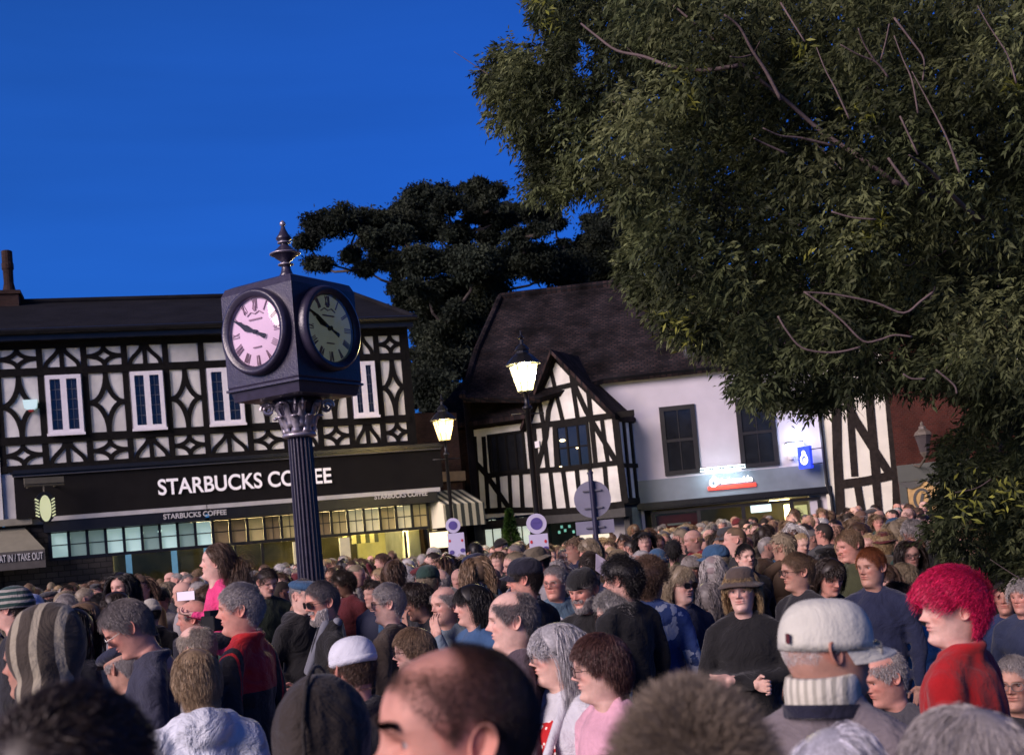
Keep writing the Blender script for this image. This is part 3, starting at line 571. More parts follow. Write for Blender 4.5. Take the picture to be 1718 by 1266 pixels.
# ------------------------------------------------------------------ brick pub at the right
FB = Front(1512, 31.9, 1730, 30.0)
pb = FB.root('brick_pub', 'dark red brick building half hidden behind the hanging tree branches on the right', 'building')
q = MB(); q.box(.0, 6.5, .02, .35, 0, 6.6); q.box(.0, .3, .36, 6, 0, 6.6); q.build('wall', M['brick'], pb)
q = MB(); q.add([(-.2, -.4, 6.5), (6.8, -.4, 6.5), (6.8, 4, 9.2), (-.2, 4, 9.2), (6.8, 8, 6.5), (-.2, 8, 6.5)], [(0, 1, 2, 3), (3, 2, 4, 5), (0, 3, 5), (1, 4, 2), (0, 5, 4, 1)]); q.build('roof', M['clay'], pb)
q = MB(); q.box(.05, 6.4, -.12, .0, 2.45, 2.9); q.box(.05, .25, -.1, 0, 0, 2.44); q.box(1.55, 1.8, -.1, 0, 0, 2.44); q.box(3.2, 3.4, -.1, 0, 0, 2.44); q.build('pub_front', mat('dark_green_paint', (.02, .025, .02), .5), pb)
gold = mat('gold_board', (.32, .19, .06), .5, .4, 4, emit=(.8, .45, .12), es=.08)
q = MB(); q.box(.26, 1.54, -.08, .0, .2, 2.40); q.build('gold_board', gold, pb)
q = MB(); q.strip(arc(.62, 1.95, .2, .26, 0, 360, 20), .07, -.10, -.085); q.strip([(.56, 1.8), (.66, 2.1)], .08, -.102, -.084); q.prism([(.05, 2.44), (.75, 2.44), (.6, 2.3), (.4, 2.24), (.2, 2.3)], -.135, -.125); q.prism([(.76, 2.44), (1.45, 2.44), (1.3, 2.28), (1.1, 2.22), (.9, 2.3)], -.135, -.125); q.build('painted_emblem', M['black_paint'], pb)
for k, uu in enumerate((.55, 2.6, 4.4)):
    if k == 0: continue
    f = MB(); f.box(uu, uu+1.0, -.06, .03, 3.6, 5.3); o = f.build('window', M['white_paint'], pb)
    f = MB(); f.box(uu+.08, uu+.46, -.075, -.061, 3.7, 5.2); f.box(uu+.54, uu+.92, -.075, -.061, 3.7, 5.2); f.build('pane', M['glass_dark'], o)
# ------------------------------------------------------------------ clock
iron = mat('painted_iron', (.030, .026, .050), .32, .2, 14, .15, 60, spec=.6)
irond = mat('column_iron', (.026, .023, .042), .38, .2, 14, .1, 60, spec=.6)
silver = mat('silver_paint', (.38, .35, .40), .35, .2, 20, metal=.6)
YC = 11.3
c0 = P(489, 560, YC); s = 1.0
px_m = FPX/ YC
colp = P(525, 900, YC)
ck = empty('town_clock', (c0.x+.0, YC, 0), 0, 'dark iron pillar clock with four round faces on a fluted column', 'clock')
BA = radians(58)
zt_ = P(485, 457, YC-.5).z; zb_ = P(497, 641, YC-.5).z
hw = .445
def rot(x, y, a): return (x*cos(a)-y*sin(a), x*sin(a)+y*cos(a))
bd = MB(); BZ = BA
# chamfered box
cz0, cz1 = zb_+.03, zt_
ch_ = .035; prof = [(hw-ch_, cz1), (hw, cz1-ch_), (hw, cz0)]
ring0 = [(-hw, -hw), (hw, -hw), (hw, hw), (-hw, hw)]
def sq(h, z): return [(*rot(x*h, y*h, BZ), z) for x, y in ((-1, -1), (1, -1), (1, 1), (-1, 1))]
def stack(mb, lv):
    vs = [];
    for h, z in lv: vs += sq(h, z)
    fs = [(j*4+i, j*4+(i+1) % 4, (j+1)*4+(i+1) % 4, (j+1)*4+i) for j in range(len(lv)-1) for i in range(4)]+[(3, 2, 1, 0), tuple((len(lv)-1)*4+i for i in range(4))]
    mb.add(vs, fs)
stack(bd, [(hw-.01, cz0), (hw, cz0+.02), (hw, cz1-.10), (hw-.03, cz1-.03), (hw-.10, cz1), (.12, cz1+.04)])
bd.build('case', iron, ck)
bp = MB(); stack(bp, [(hw-.12, cz0-.13), (hw-.04, cz0-.12), (hw-.02, cz0-.03), (hw+.012, cz0-.025), (hw+.012, cz0-.003)]); bp.build('base_moulding', iron, ck)
R = .328; fz = (cz0+cz1)/2-.01
facem_lit = mat('clock_dial_lit', (.60, .44, .56), .35, .04, 3, spec=.5, emit=(.9, .72, .85), es=.16)  # pink stage light put into this dial's colour, plus a faint glow
facem_shaded = mat('clock_dial_shaded', (.42, .45, .40), .3, .25, 2.5, spec=.5, emit=(.5, .56, .44), es=.11)  # same dial in shade: duller colour, with a faint glow added
rom = mat('numeral_grey', (.26, .17, .22), .6, .1)
NUM = ['XII', 'I', 'II', 'III', 'IIII', 'V', 'VI', 'VII', 'VIII', 'IX', 'X', 'XI']
for k in range(4):
    # local frame: x right along the face, y outward = -normal, z up
    ang = BZ+k*pi/2                     # face normal direction is -Y rotated by ang
    f = empty('tmp', (0, 0, 0)); bpy.data.objects.remove(f)
    def put(mb, name, m_, par, sm=False):
        o = mb.build(name, m_, par, smooth=sm); return o
    Rm = Matrix.Rotation(ang, 4, 'Z')
    rim = MB(); nn = 64; rows = []
    for (rr, yy) in ((R+.075, 0), (R+.075, -.05), (R+.06, -.085), (R+.035, -.095), (R+.02, -.075), (R+.005, -.075), (R-.012, -.05), (R-.012, -.02)):
        rows.append([(rr*cos(2*pi*i/nn), yy-hw+.0, fz+rr*sin(2*pi*i/nn)) for i in range(nn)])
    rim.grid(rows, nn, len(rows), True); rim.v = [tuple(Rm@Vector(v)) for v in rim.v]
    ro = rim.build('dial_rim', iron, ck, smooth=True)
    dl = MB(); dl.prism([(R*cos(2*pi*i/nn)*.985, fz+R*sin(2*pi*i/nn)*.985) for i in range(nn)], -hw-.022, -hw-.004); dl.v = [tuple(Rm@Vector(v)) for v in dl.v]
    do = dl.build('clock_face', facem_lit if k in (3, 2) else facem_shaded, ck)
    nm = MB(); y0, y1 = -hw-.027, -hw-.023
    for i, tx_ in enumerate(NUM):
        a = pi/2-2*pi*i/12; cxn, czn = cos(a)*R*.80, fz+sin(a)*R*.80; dx, dz_ = cos(a), sin(a); tx2, tz2 = -dz_, dx
        strokes = []; wch = {'I': .016, 'V': .034, 'X': .036}; tot = sum(wch[c_] for c_ in tx_); pos = -tot/2; h = .045
        for c_ in tx_:
            m0 = pos+wch[c_]/2
            if c_ == 'I': strokes.append((m0, -h, m0, h))
            elif c_ == 'V': strokes += [(m0-.012, h, m0, -h), (m0+.012, h, m0, -h)]
            else: strokes += [(m0-.012, h, m0+.012, -h), (m0+.012, h, m0-.012, -h)]
            pos += wch[c_]
        for (a0, b0_, a1, b1_) in strokes:
            nm.strip([(cxn-tx2*a0+dx*b0_, czn-tz2*a0+dz_*b0_), (cxn-tx2*a1+dx*b1_, czn-tz2*a1+dz_*b1_)], .0072, y0, y1)
    nm.k = 0
    for i in range(60):
        if i % 5: a = 2*pi*i/60; nm.strip([(cos(a)*R*.955, fz+sin(a)*R*.955), (cos(a)*R*.975, fz+sin(a)*R*.975)], .004, y0, y1)
    for r_ in [(0, .16), ]: nm.strip([(-.10, fz+.16), (-.05, fz+.19), (0, fz+.17), (.05, fz+.19), (.10, fz+.16)], .008, y0, y1); nm.strip([(-.08, fz+.12), (.08, fz+.12)], .012, y0, y1); nm.strip([(0, fz+.2), (0, fz+.24)], .03, y0, y1); nm.strip([(-.05, fz-.14), (.05, fz-.14)], .010, y0, y1)
    nm.v = [tuple(Rm@Vector(v)) for v in nm.v]; nm.build('numerals', rom, do)
    hd = MB()
    for (deg, L_, w_, yy) in ((-61 if True else 0, .33, .018, -hw-.05), (-66, .21, .032, -hw-.042)):
        a = pi/2-radians(deg); hd.prism([(cos(a)*-.13-sin(a)*.018, fz+sin(a)*-.13+cos(a)*.018), (cos(a)*-.13+sin(a)*.018, fz+sin(a)*-.13-cos(a)*.018), (sin(a)*.006, fz-cos(a)*.006), (cos(a)*L_*.6+sin(a)*w_, fz+sin(a)*L_*.6-cos(a)*w_), (cos(a)*L_, fz+sin(a)*L_), (cos(a)*L_*.6-sin(a)*w_, fz+sin(a)*L_*.6+cos(a)*w_), (-sin(a)*.006, fz+cos(a)*.006)], yy, yy+.006)
    hd.prism(arc(0, fz, .022, .022, 0, 360, 16)[:-1], -hw-.058, -hw-.024)
    hd.v = [tuple(Rm@Vector(v)) for v in hd.v]; hd.build('hands', M['black_paint'], do)
    gd = MB(); rows = []
    for (rr, yy) in ((R-.013, -.062), (R*.7, -.075), (R*.35, -.083), (0.001, -.086)): rows.append([(rr*cos(2*pi*i/nn), yy-hw, fz+rr*sin(2*pi*i/nn)) for i in range(nn)])
    gd.grid(rows, nn, 4, True); gd.v = [tuple(Rm@Vector(v)) for v in gd.v]; gd.build('dial_glass', clear_glass('dial_glass', (.93, .92, .95)), ck, smooth=True)
# finial
top = P(469, 372, YC).z; bz = cz1+.03; H_ = top-bz
prof = [(.15, 0), (.13, .03), (.085, .06), (.10, .10), (.075, .15), (.06, .22), (.055, .27), (.09, .29), (.055, .31), (.05, .33), (.12, .40), (.165, .455), (.185, .47), (.165, .485), (.10, .56), (.05, .62), (.05, .64), (.075, .66), (.05, .675), (.095, .71), (.10, .74), (.065, .80), (.035, .88), (.022, .94)]
k_ = H_/1.02
q = MB(); q.lathe([(r_*1.0*k_*1.3, z_*k_) for r_, z_ in prof], (0, 0, bz), 28); q.build('finial', iron, ck, smooth=True)
q = MB()
for z_, r_ in ((.29, .092), (.47, .188), (.66, .078)): q.lathe([(r_*k_*1.3-.004, -.008), (r_*k_*1.3+.006, -.004), (r_*k_*1.3+.006, .004), (r_*k_*1.3-.004, .008)], (0, 0, bz+z_*k_), 28)
q.lathe([(.004, -.03), (.028, -.01), (.03, .01), (.006, .035)], (0, 0, bz+.975*k_), 12); q.build('finial_bands', silver, ck, smooth=True)
# capital
cb = P(505, 728, YC).z; ct = cz0-.13
q = MB(); q.lathe([(.135, 0), (.13, .05), (.14, .15), (.19, ct-cb-.06), (.24, ct-cb)], (0, 0, cb), 28); q.build('capital_bell', iron, ck, smooth=True)
q = MB()
def leaf(mb, a, z0, h, r0, r1, w_, curl):
    rows = []; m_ = 8
    for i in range(m_+1):
        t_ = i/m_; zz = z0+h*min(1, t_*1.12)-(curl*max(0, t_-.8)*5*.5); rr = r0+(r1-r0)*t_**1.8+(curl*.8*max(0, t_-.75)*4*.4); ww = w_*(1-.45*t_)*(1+.18*cos(t_*18))
        row = []
        for j in range(5):
            s_ = (j-2)/2; aa = a+s_*ww/rr; bump_ = .012*(1-abs(s_))+(.006 if j == 2 else 0); row.append(((rr+bump_)*cos(aa), (rr+bump_)*sin(aa), zz))
        rows.append(row)
    mb.grid(rows, 5, m_+1)
for i in range(8): leaf(q, 2*pi*i/8, cb+.01, .17, .145, .20, .055, .06)
for i in range(8): leaf(q, 2*pi*(i+.5)/8, cb+.06, .25, .15, .25, .05, .07)
qo = q.build('acanthus_leaves', silver, ck, smooth=True); sm = qo.modifiers.new('s', 'SOLIDIFY'); sm.thickness = .012
q = MB()
for i in range(4):
    for sgn in (-1, 1):
        a = BZ+pi/4+i*pi/2; pts = []
        for j in range(26):
            t_ = j/25; th = t_*3.6*pi; rr = .065*(1-t_*.85); pts.append((.30+rr*cos(th)-.02, sgn*.035, ct-.075+rr*sin(th)))
        pts = [(x*cos(a)-y*sin(a), x*sin(a)+y*cos(a), z) for x, y, z in pts]; q = MB(); q.tube(pts, .012, 5); q.build('volute', silver, ck)
for i in range(4):
    a = BZ+i*pi/2; q = MB(); q.lathe([(.01, -.03), (.04, 0), (.01, .03)], (cos(a)*.25, sin(a)*.25, ct-.06), 8); q.build('rosette', silver, ck)
q = MB(); q.lathe([(.14, -.035), (.185, -.025), (.19, -.005), (.17, .01), (.14, .02)], (0, 0, cb), 32); q.v = [(x*.87, y*.87, z) for x, y, z in q.v]; q.build('collar', silver, ck, smooth=True)
q = MB(); zs = [.0, .5, 1.2, 2.0, cb-.04]; q.lathe([(.138-.022*(z_/cb), z_) for z_ in zs], (0, 0, 0), 160, flute=20, fd=.16); q.build('column', irond, ck)
q = MB(); q.lathe([(.34, 0), (.34, .12), (.30, .16), (.26, .2), (.27, .3), (.21, .36), (.19, .4)], (0, 0, 0), 32); q.build('plinth', iron, ck, smooth=True)
q = MB(); q.lathe([(.006, -.09), (.007, .09)], (.165, -.08, cb-.16), 6); q.lathe([(.004, -.03), (.006, .03)], (-.16, -.05, cb-.14), 6)
# ------------------------------------------------------------------ street lamps
glow = {}
def lantern_mat(name, col, s): return emis(name, col, s)
def street_lamp(pxl, pyl, Y, hpx, label, col, strength, watts, glassz=None, postr=.045):
    base = P(pxl, pyl, Y); H = hpx*Y/FPX            # lantern glass height
    r = empty('street_lamp', (base.x, base.y, 0), radians(20), label, 'street lamp', 'lit lantern street lamps in front of the timber framed buildings')
    z0 = base.z-H/2
    sc_ = H/.42
    p_ = MB(); p_.lathe([(.16, 0), (.16, .25), (.12, .3), (.11, 1.0), (.085, 1.05), (.065, 1.1), (postr, 1.5), (postr*.85, z0-.35), (postr*1.5, z0-.33), (postr*1.5, z0-.29), (postr*.7, z0-.26), (postr*.7, z0-.04), (.10*sc_, z0-.01)], (0, 0, 0), 16)
    p_.tube([(-.32, 0, z0-.42), (.32, 0, z0-.42)], .016, 6); p_.build('post', M['black_paint'], r, smooth=True)
    g_ = MB(); b0_, b1_ = .13*sc_, .25*sc_; n6 = 4
    def hexr(rad, z_): return [(rad*cos(pi/4+2*pi*i/n6), rad*sin(pi/4+2*pi*i/n6), z_) for i in range(n6)]
    v = hexr(b0_, z0)+hexr(b1_, z0+H); g_.add(v, [(i, (i+1) % n6, n6+(i+1) % n6, n6+i) for i in range(n6)])
    fg_ = bpy.data.materials.new('lit_lantern_glass'); fg_.use_nodes = True; fn = fg_.node_tree.nodes; fn.remove(fn['Principled BSDF']); e1 = fn.new('ShaderNodeEmission'); e1.inputs[0].default_value = (*col, 1); e1.inputs[1].default_value = 2.6; t1 = fn.new('ShaderNodeBsdfTransparent'); a1 = fn.new('ShaderNodeAddShader'); fg_.node_tree.links.new(e1.outputs[0], a1.inputs[0]); fg_.node_tree.links.new(t1.outputs[0], a1.inputs[1]); fg_.node_tree.links.new(a1.outputs[0], fn['Material Output'].inputs[0])
    g_.build('glass', fg_, r)
    f_ = MB()
    for i in range(n6): f_.tube([v[i], v[n6+i]], .010*sc_, 5); f_.tube([v[i], v[(i+1) % n6]], .011*sc_, 5); f_.tube([v[n6+i], v[n6+(i+1) % n6]], .014*sc_, 5)
    for i in range(n6):
        a_ = Vector(v[i]); b_ = Vector(v[(i+1) % n6]); c_ = Vector(v[n6+i]); d_ = Vector(v[n6+(i+1) % n6]); f_.tube([(a_+b_)/2, (c_+d_)/2], .006*sc_, 5)
    f_.build('frame', M['black_paint'], r)
    q_ = MB(); q_.lathe([(b1_*1.12, 0), (b1_*1.1, .02*sc_), (b1_*.75, .12*sc_), (b1_*.42, .18*sc_), (b1_*.42, .22*sc_), (b1_*.5, .23*sc_), (b1_*.3, .30*sc_), (b1_*.12, .33*sc_), (b1_*.10, .40*sc_), (b1_*.2, .43*sc_), (b1_*.06, .47*sc_), (b1_*.03, .55*sc_)], (0, 0, z0+H), 12, a0=pi/4); q_.build('hood', M['black_paint'], r)
    m_ = lantern_mat('lamp_glow', col, strength)
    b_ = MB()
    for (dx, dy) in ((-.055, 0), (.055, 0), (0, .055)): b_.lathe([(.008, -.08), (.036, -.05), (.042, 0), (.034, .05), (.008, .075)], (dx*sc_, dy*sc_, z0+H*.60), 10)
    b_.build('bulb', m_, r, smooth=True)
    l_ = bpy.data.lights.new('lamp_light', 'POINT'); l_.energy = watts; l_.color = col; l_.shadow_soft_size = .12; lo = bpy.data.objects.new('lamp_light', l_); COL.objects.link(lo); lo.parent = r; lo.location = (0, 0, z0+H*.62)
    return r
street_lamp(745, 722, 27, 34, 'lower and further lit lantern street lamp in front of the narrow striped shop', (1, .68, .22), 130, 380)
street_lamp(880, 634, 22, 45, 'taller lit lantern street lamp in front of the crooked timber gable', (1, .84, .38), 130, 1100, postr=.06)
# unlit wall lantern on the pub
wlp = empty('wall_lantern', P(1549, 735, 30.6), 0, 'unlit ornate lantern mounted in front of the dark red brick wall', 'lantern')
lg = mat('lantern_glass_unlit', (.07, .06, .06), .2, .1)
q = MB(); q.lathe([(.12, -.35), (.20, .0), (.22, .05), (.20, .08)], (0, 0, 0), 8); q.build('glass', lg, wlp)
q = MB(); q.lathe([(.24, .081), (.20, .16), (.10, .24), (.09, .3), (.04, .34), (.05, .38), (.01, .44)], (0, 0, 0), 8); q.lathe([(.04, -.5), (.12, -.38), (.13, -.352)], (0, 0, 0), 8); q.tube([(0, 0, -.5), (.0, .5, -.7), (0, 1.2, -.6)], .03, 6); q.build('frame', mat('brass_dark', (.12, .10, .08), .4), wlp)
# ------------------------------------------------------------------ signs
purple = mat('purple_ink', (.09, .07, .26), .5, .1); boardm = mat('pale_board', (.50, .48, .64), .5, .06, 3); redp = mat('red_ink', (.5, .03, .04)); gsteel = mat('galvanised_steel', (.18, .18, .22), .45, .15, 5, metal=.3); gplate = mat('sign_back', (.20, .20, .27), .5, .15, 3)
def totem(px, py, Y, rpx, x0, x1, y1, label):
    b = P(px, py, Y); r = empty('market_banner', (b.x, b.y, 0), 0, label, 'banner sign', 'round topped banner signs in the crowd'); k = Y/FPX; R_ = rpx*k
    q = MB(); q.prism([(R_*cos(2*pi*i/32), b.z+R_*sin(2*pi*i/32)) for i in range(32)], -.012, .012); q.build('disc', boardm, r)
    q = MB(); q.prism([(R_*.6*cos(2*pi*i/32), b.z+R_*.6*sin(2*pi*i/32)) for i in range(32)], -.016, -.0125); q.build('emblem', purple, r)
    zb2 = P(px, y1, Y).z; zt2 = b.z-R_*1.03; a0, a1 = (x0-px)*k, (x1-px)*k
    q = MB(); q.box(a0, a1, -.012, .012, zb2-.9, zt2); q.build('panel', boardm, r)
    q = MB(); q.k = 0
    for (fx, fz_) in ((.12, .18), (.86, .2)): q.prism(arc(a0+(a1-a0)*fx, zt2-(zt2-zb2)*fz_-.05, .017, .024, 0, 360, 10)[:-1], -.017, -.0125)
    q.build('markings', redp, r)
    q = MB()
    for (fx, fz_) in ((.2, .8), (.85, .75)): q.prism(arc(a0+(a1-a0)*fx, zt2-(zt2-zb2)*fz_, .04, .035, 0, 360, 10)[:-1], -.0172, -.0126)
    q.strip([(-R_*.35, b.z+.02), (R_*.35, b.z+.02)], .02, -.0195, -.0165); q.build('lettering', boardm if False else purple, r)
    q = MB(); q.tube([(0, .03, 0), (0, .03, b.z)], .02, 8); q.build('pole', gsteel, r)
totem(760, 881, 19, 12.5, 749, 777, 934, 'smaller pale banner sign with purple disc below the lower street lamp')
totem(900, 878, 16, 17, 885, 917, 930, 'larger pale banner sign with purple disc below the taller street lamp')
b = P(994, 837, 18); rs = empty('road_sign', (b.x, b.y, 0), 0, 'backs of a round and an oblong road sign on a dark post', 'road sign'); k = 18/FPX
q = MB(); q.prism([(31*k*cos(2*pi*i/40), b.z+31*k*sin(2*pi*i/40)) for i in range(40)], -.004, .004); q.build('round_plate', gplate, rs)
zt2 = P(999, 884, 18).z; q = MB(); q.box(-.29, .29, -.003, .003, zt2-.10, zt2+.10); q.build('oblong_plate', gplate, rs)
q = MB(); q.tube([(0, -.03, 0), (0, -.03, P(990, 795, 18).z)], .038, 10); q.lathe([(.045, 0), (.045, .03), (.015, .06)], (0, -.03, P(990, 795, 18).z), 10); q.build('post', mat('dark_post', (.02, .02, .05), .4), rs)
q = MB()
for z_ in (b.z-.13, b.z+.13, zt2): q = MB(); q.box(-.14, .14, -.034, -.005, z_-.012, z_+.012); q.build('clamp', gsteel, rs)
lit = emis('lit_menu', (1, .86, .55), .8)
b = P(737, 906, 24); mb_ = empty('lit_menu_board', (b.x, b.y, 0), radians(15), 'small glowing cream menu board left of the smaller banner sign', 'menu board')
q = MB(); q.box(-.19, .19, -.02, .02, b.z-.15, b.z+.17); q.build('screen', lit, mb_); q = MB(); q.box(-.22, .22, .021, .05, b.z-.18, b.z+.2); q.tube([(0, .04, 0), (0, .04, b.z)], .02); q.build('frame', M['timber_brown'], mb_)
for (px0, lab) in ((984, 'left of two small cream boards under the oblong road sign back'), (1012, 'right of two small cream boards under the oblong road sign back')):
    b = P(px0, 905, 24); r = empty('notice_board', (b.x, b.y, 0), 0, lab, 'notice board', 'small lit notice boards'); q = MB(); q.box(-.13, .13, -.02, .0, b.z-.14, b.z+.12); q.build('board', mat('notice_white', (.6, .58, .5), .6, emit=(.9, .85, .6), es=.3), r); q = MB(); q.tube([(0, .02, 0), (0, .02, b.z)], .015); q.build('stand', gsteel, r)
# ------------------------------------------------------------------ trees
rng = np.random.default_rng(11)
def unit(v): return v/np.maximum(np.linalg.norm(v, axis=-1, keepdims=True), 1e-9)
def foliage(name, c1, c2, c3, sc=1.2, rough=.55, emit=None):
    m_ = bpy.data.materials.new(name); m_.use_nodes = True; nt = m_.node_tree; N = nt.nodes; L = nt.links; b = N['Principled BSDF']; b.inputs['Roughness'].default_value = rough; b.inputs['Specular IOR Level'].default_value = .2
    t = N.new('ShaderNodeTexCoord'); n1 = N.new('ShaderNodeTexNoise'); n1.inputs['Scale'].default_value = sc; n1.inputs['Detail'].default_value = 5; L.new(t.outputs['Object'], n1.inputs['Vector'])
    rp_ = N.new('ShaderNodeValToRGB'); e = rp_.color_ramp.elements; e[0].position = .36; e[0].color = (*c1, 1); e[1].position = .66; e[1].color = (*c3, 1); k = e.new(.5); k.color = (*c2, 1)
    L.new(n1.outputs[0], rp_.inputs[0]); at = N.new('ShaderNodeAttribute'); at.attribute_name = 'hv'
    vm_ = N.new('ShaderNodeVectorMath'); vm_.operation = 'SCALE'; L.new(rp_.outputs[0], vm_.inputs[0]); L.new(at.outputs['Fac'], vm_.inputs['Scale']); L.new(vm_.outputs[0], b.inputs['Base Color'])
    tr = N.new('ShaderNodeBsdfTranslucent'); L.new(vm_.outputs[0], tr.inputs[0]); mx = N.new('ShaderNodeMixShader'); mx.inputs[0].default_value = .3
    L.new(b.outputs[0], mx.inputs[1]); L.new(tr.outputs[0], mx.inputs[2]); L.new(mx.outputs[0], N['Material Output'].inputs[0]); return m_
def setfac(me, arr):
    a = me.attributes.new('hv', 'FLOAT', 'POINT'); a.data.foreach_set('value', np.asarray(arr, dtype=np.float32))
def in_poly(pts, poly):
    x, y = pts[:, 0], pts[:, 1]; ins = np.zeros(len(x), bool); n = len(poly); j = n-1
    for i in range(n):
        xi, yi = poly[i]; xj, yj = poly[j]
        c_ = ((yi > y) != (yj > y)) & (x < (xj-xi)*(y-yi)/(yj-yi+1e-9)+xi); ins ^= c_; j = i
    return ins
def leaves_mesh(name, base, d, L_, w_, mt, hv):
    # lance-shaped leaf: 4 points; base, two shoulders, tip
    n = len(base); ref = unit(rng.normal(size=(n, 3))); s_ = unit(np.cross(d, ref)); mid = base+d*(L_*.42)[:, None]; tip = base+d*L_[:, None]+np.array([0, 0, -1])*(L_*.12)[:, None]
    V = np.stack([base, mid+s_*(w_/2)[:, None], tip, mid-s_*(w_/2)[:, None]], 1).reshape(-1, 3); F = np.arange(n*4).reshape(-1, 4)
    me = npmesh(name, V, F, mt); setfac(me, np.repeat(hv, 4)); return me
# far trees
farm = foliage('far_leaves', (.010, .014, .010), (.022, .030, .020), (.045, .055, .034), .5, .8)
bark = mat('bark', (.05, .04, .035), .8, .3, 12, .4, 40); barkp = mat('pale_bark', (.105, .075, .07), .7, .25, 12, .3, 50)
c5 = [(100,340,50),(180,260,70),(280,230,70),(370,240,60),(440,270,60),(520,240,70),(600,190,70),(690,130,75),(760,110,50),(800,150,55),(900,80,40),(960,70,45),(1040,90,42),(920,150,45),(1000,140,40),(960,210,55),(1100,190,45),(1060,240,50),(1200,190,50),(1290,210,55),(1340,245,36),(1250,290,50),(1150,320,45),(1000,320,55),(860,300,60),(700,270,80),(560,310,55),(640,400,60),(430,330,50),(480,420,60),(330,410,45),(390,480,45),(140,460,40),(200,450,34),(580,480,50),(700,450,75),(850,430,80),(950,450,90),(1100,450,95),(1250,440,85),(1380,480,90),(1380,350,26),
      (640,560,40),(760,570,60),(900,530,60),(700,670,40),(850,680,50),(1000,600,90),(790,760,50),(900,760,80),(700,820,60),(850,850,90),(760,930,90),(880,950,80),(700,1000,80),(600,900,40),(620,640,60),(700,600,70),(820,600,80),(940,680,90),(780,880,90),(680,760,60),(900,860,90),(1000,740,90),(740,700,70),(560,560,45),(740,1060,80),(780,1150,80),(700,1130,60)]
c5b = [(1500,470,110),(1600,450,110),(1520,240,40),(1620,250,70),(1480,350,45),(1600,350,90),(1700,300,110),(1550,410,90),(1450,420,60)]
def far_tree(clumps, label, bx, by, Y0, seed):
    rr = np.random.default_rng(seed); b = P(bx, by, Y0); r = empty('broadleaf_tree', (b.x, b.y, 0), 0, label, 'tree', 'dark trees behind the roofs')
    B, D, LL, WW, HV = [], [], [], [], []; tb = MB(); fork = Vector((0, 0, 5.0)); done = [fork]; clumps = sorted(clumps, key=lambda k_: -k_[1])
    tb.tube([(0, 0, 0), (.1, 0, 2.5), fork], [.45, .36, .3], 10)
    for (cx, cy, cr) in clumps:
        px, py = 480+cx/2.962, 290+cy/2.962; Y = Y0+rr.uniform(-2.5, 2.5); c = P(px, py, Y); rad = 1.13*cr/2.962*Y/FPX; c = c-r.location
        # branch out to the clump
        near_ = min(done, key=lambda v: (v-c).length+(v-fork).length*.15) if len(done) > 3 else fork
        m1 = near_.lerp(c, .5)+Vector((rr.uniform(-.3, .3), rr.uniform(-.3, .3), -.15)); tb.tube([near_, m1, c], [.07, .05, .025] if near_ != fork else [.2, .12, .05], 5); done.append(c)
        for s in range(max(9, int(cr/3.2))):      # sub clumps give the ragged outline
            o = rr.normal(size=3); o /= np.linalg.norm(o); o *= rad*rr.uniform(.2, 1.08)*np.array([1, 1, .72]); cc = np.array(c)+o; sr = rad*rr.uniform(.3, .55); n = int(420*(sr/.4)**1.6)+90
            p_ = rr.normal(size=(n, 3))*sr*.72*np.array([1, 1, .6]); B.append(cc+p_); D.append(rr.normal(size=(n, 3))); LL.append(rr.uniform(.10, .22, n)); WW.append(rr.uniform(.05, .10, n)); HV.append(np.full(n, rr.uniform(.55, 1.6)))
    me = leaves_mesh('crown', np.concatenate(B), unit(np.concatenate(D)), np.concatenate(LL), np.concatenate(WW), farm, np.concatenate(HV)); link('crown', me, r); tb.build('trunk', bark, r)
far_tree(c5, 'dark spreading tree behind the clock and timber roofs against the blue sky', 770, 600, 47, 3)
far_tree(c5b, 'dark tree rising behind the clay tile roof beside the hanging branches', 1030, 480, 50, 4)
# near tree hanging over the right of the square
nearm = foliage('ash_leaves', (.022, .029, .013), (.062, .076, .030), (.125, .14, .058), 1.0, .65)
yelm = foliage('young_leaves', (.20, .22, .04), (.25, .27, .05), (.32, .32, .06), 3, .5)
poly = [(905,-60),(882,35),(935,55),(900,75),(850,68),(812,85),(803,125),(815,165),(820,215),(860,232),(885,262),(875,300),(885,325),(930,350),(990,322),(1045,345),(1055,380),(1030,425),(1042,470),(1090,520),(1120,560),(1180,585),(1235,600),(1222,640),(1250,668),(1300,685),(1375,690),(1420,668),(1500,655),(1600,650),(1640,690),(1575,735),(1570,830),(1560,890),(1585,950),(1640,968),(1760,985),(1900,1000),(1900,-60)]
tb_ = P(1990, 900, 10.5); nt_ = empty('overhanging_tree', (tb_.x, tb_.y, 0), 0, 'large leafy tree with pale twigs hanging over the crowd on the right', 'tree')
cand = np.stack([rng.uniform(800, 1900, 9000), rng.uniform(-60, 1000, 9000)], 1); cand = cand[in_poly(cand, poly)]
# clump centres: keep the ones well inside for big clumps, near the edge small
def edge_dist(p):
    d = 1e9
    for i in range(len(poly)):
        a = np.array(poly[i], float); b = np.array(poly[(i+1) % len(poly)], float); ab = b-a; t = np.clip(np.dot(p-a, ab)/max(1e-6, np.dot(ab, ab)), 0, 1); d = min(d, np.linalg.norm(p-a-ab*t))
    return d
clumps = []; used = []
for p in cand:
    e_ = edge_dist(p)
    if e_ < 14: continue
    R_ = min(62, max(16, e_*.9))
    if all((p[0]-u[0])**2+(p[1]-u[1])**2 > (R_*.42)**2 for u in used) or rng.random() < .02:
        used.append(p); clumps.append((p[0], p[1], R_))
holes = [(984, 85, 16), (978, 115, 18), (936, 172, 9), (925, 186, 7), (975, 70, 8), (905, 100, 10)]
B, D, LL, WW, HV, B2, D2, L2, W2 = [], [], [], [], [], [], [], [], []
twigs = MB()
O = np.array(nt_.location)
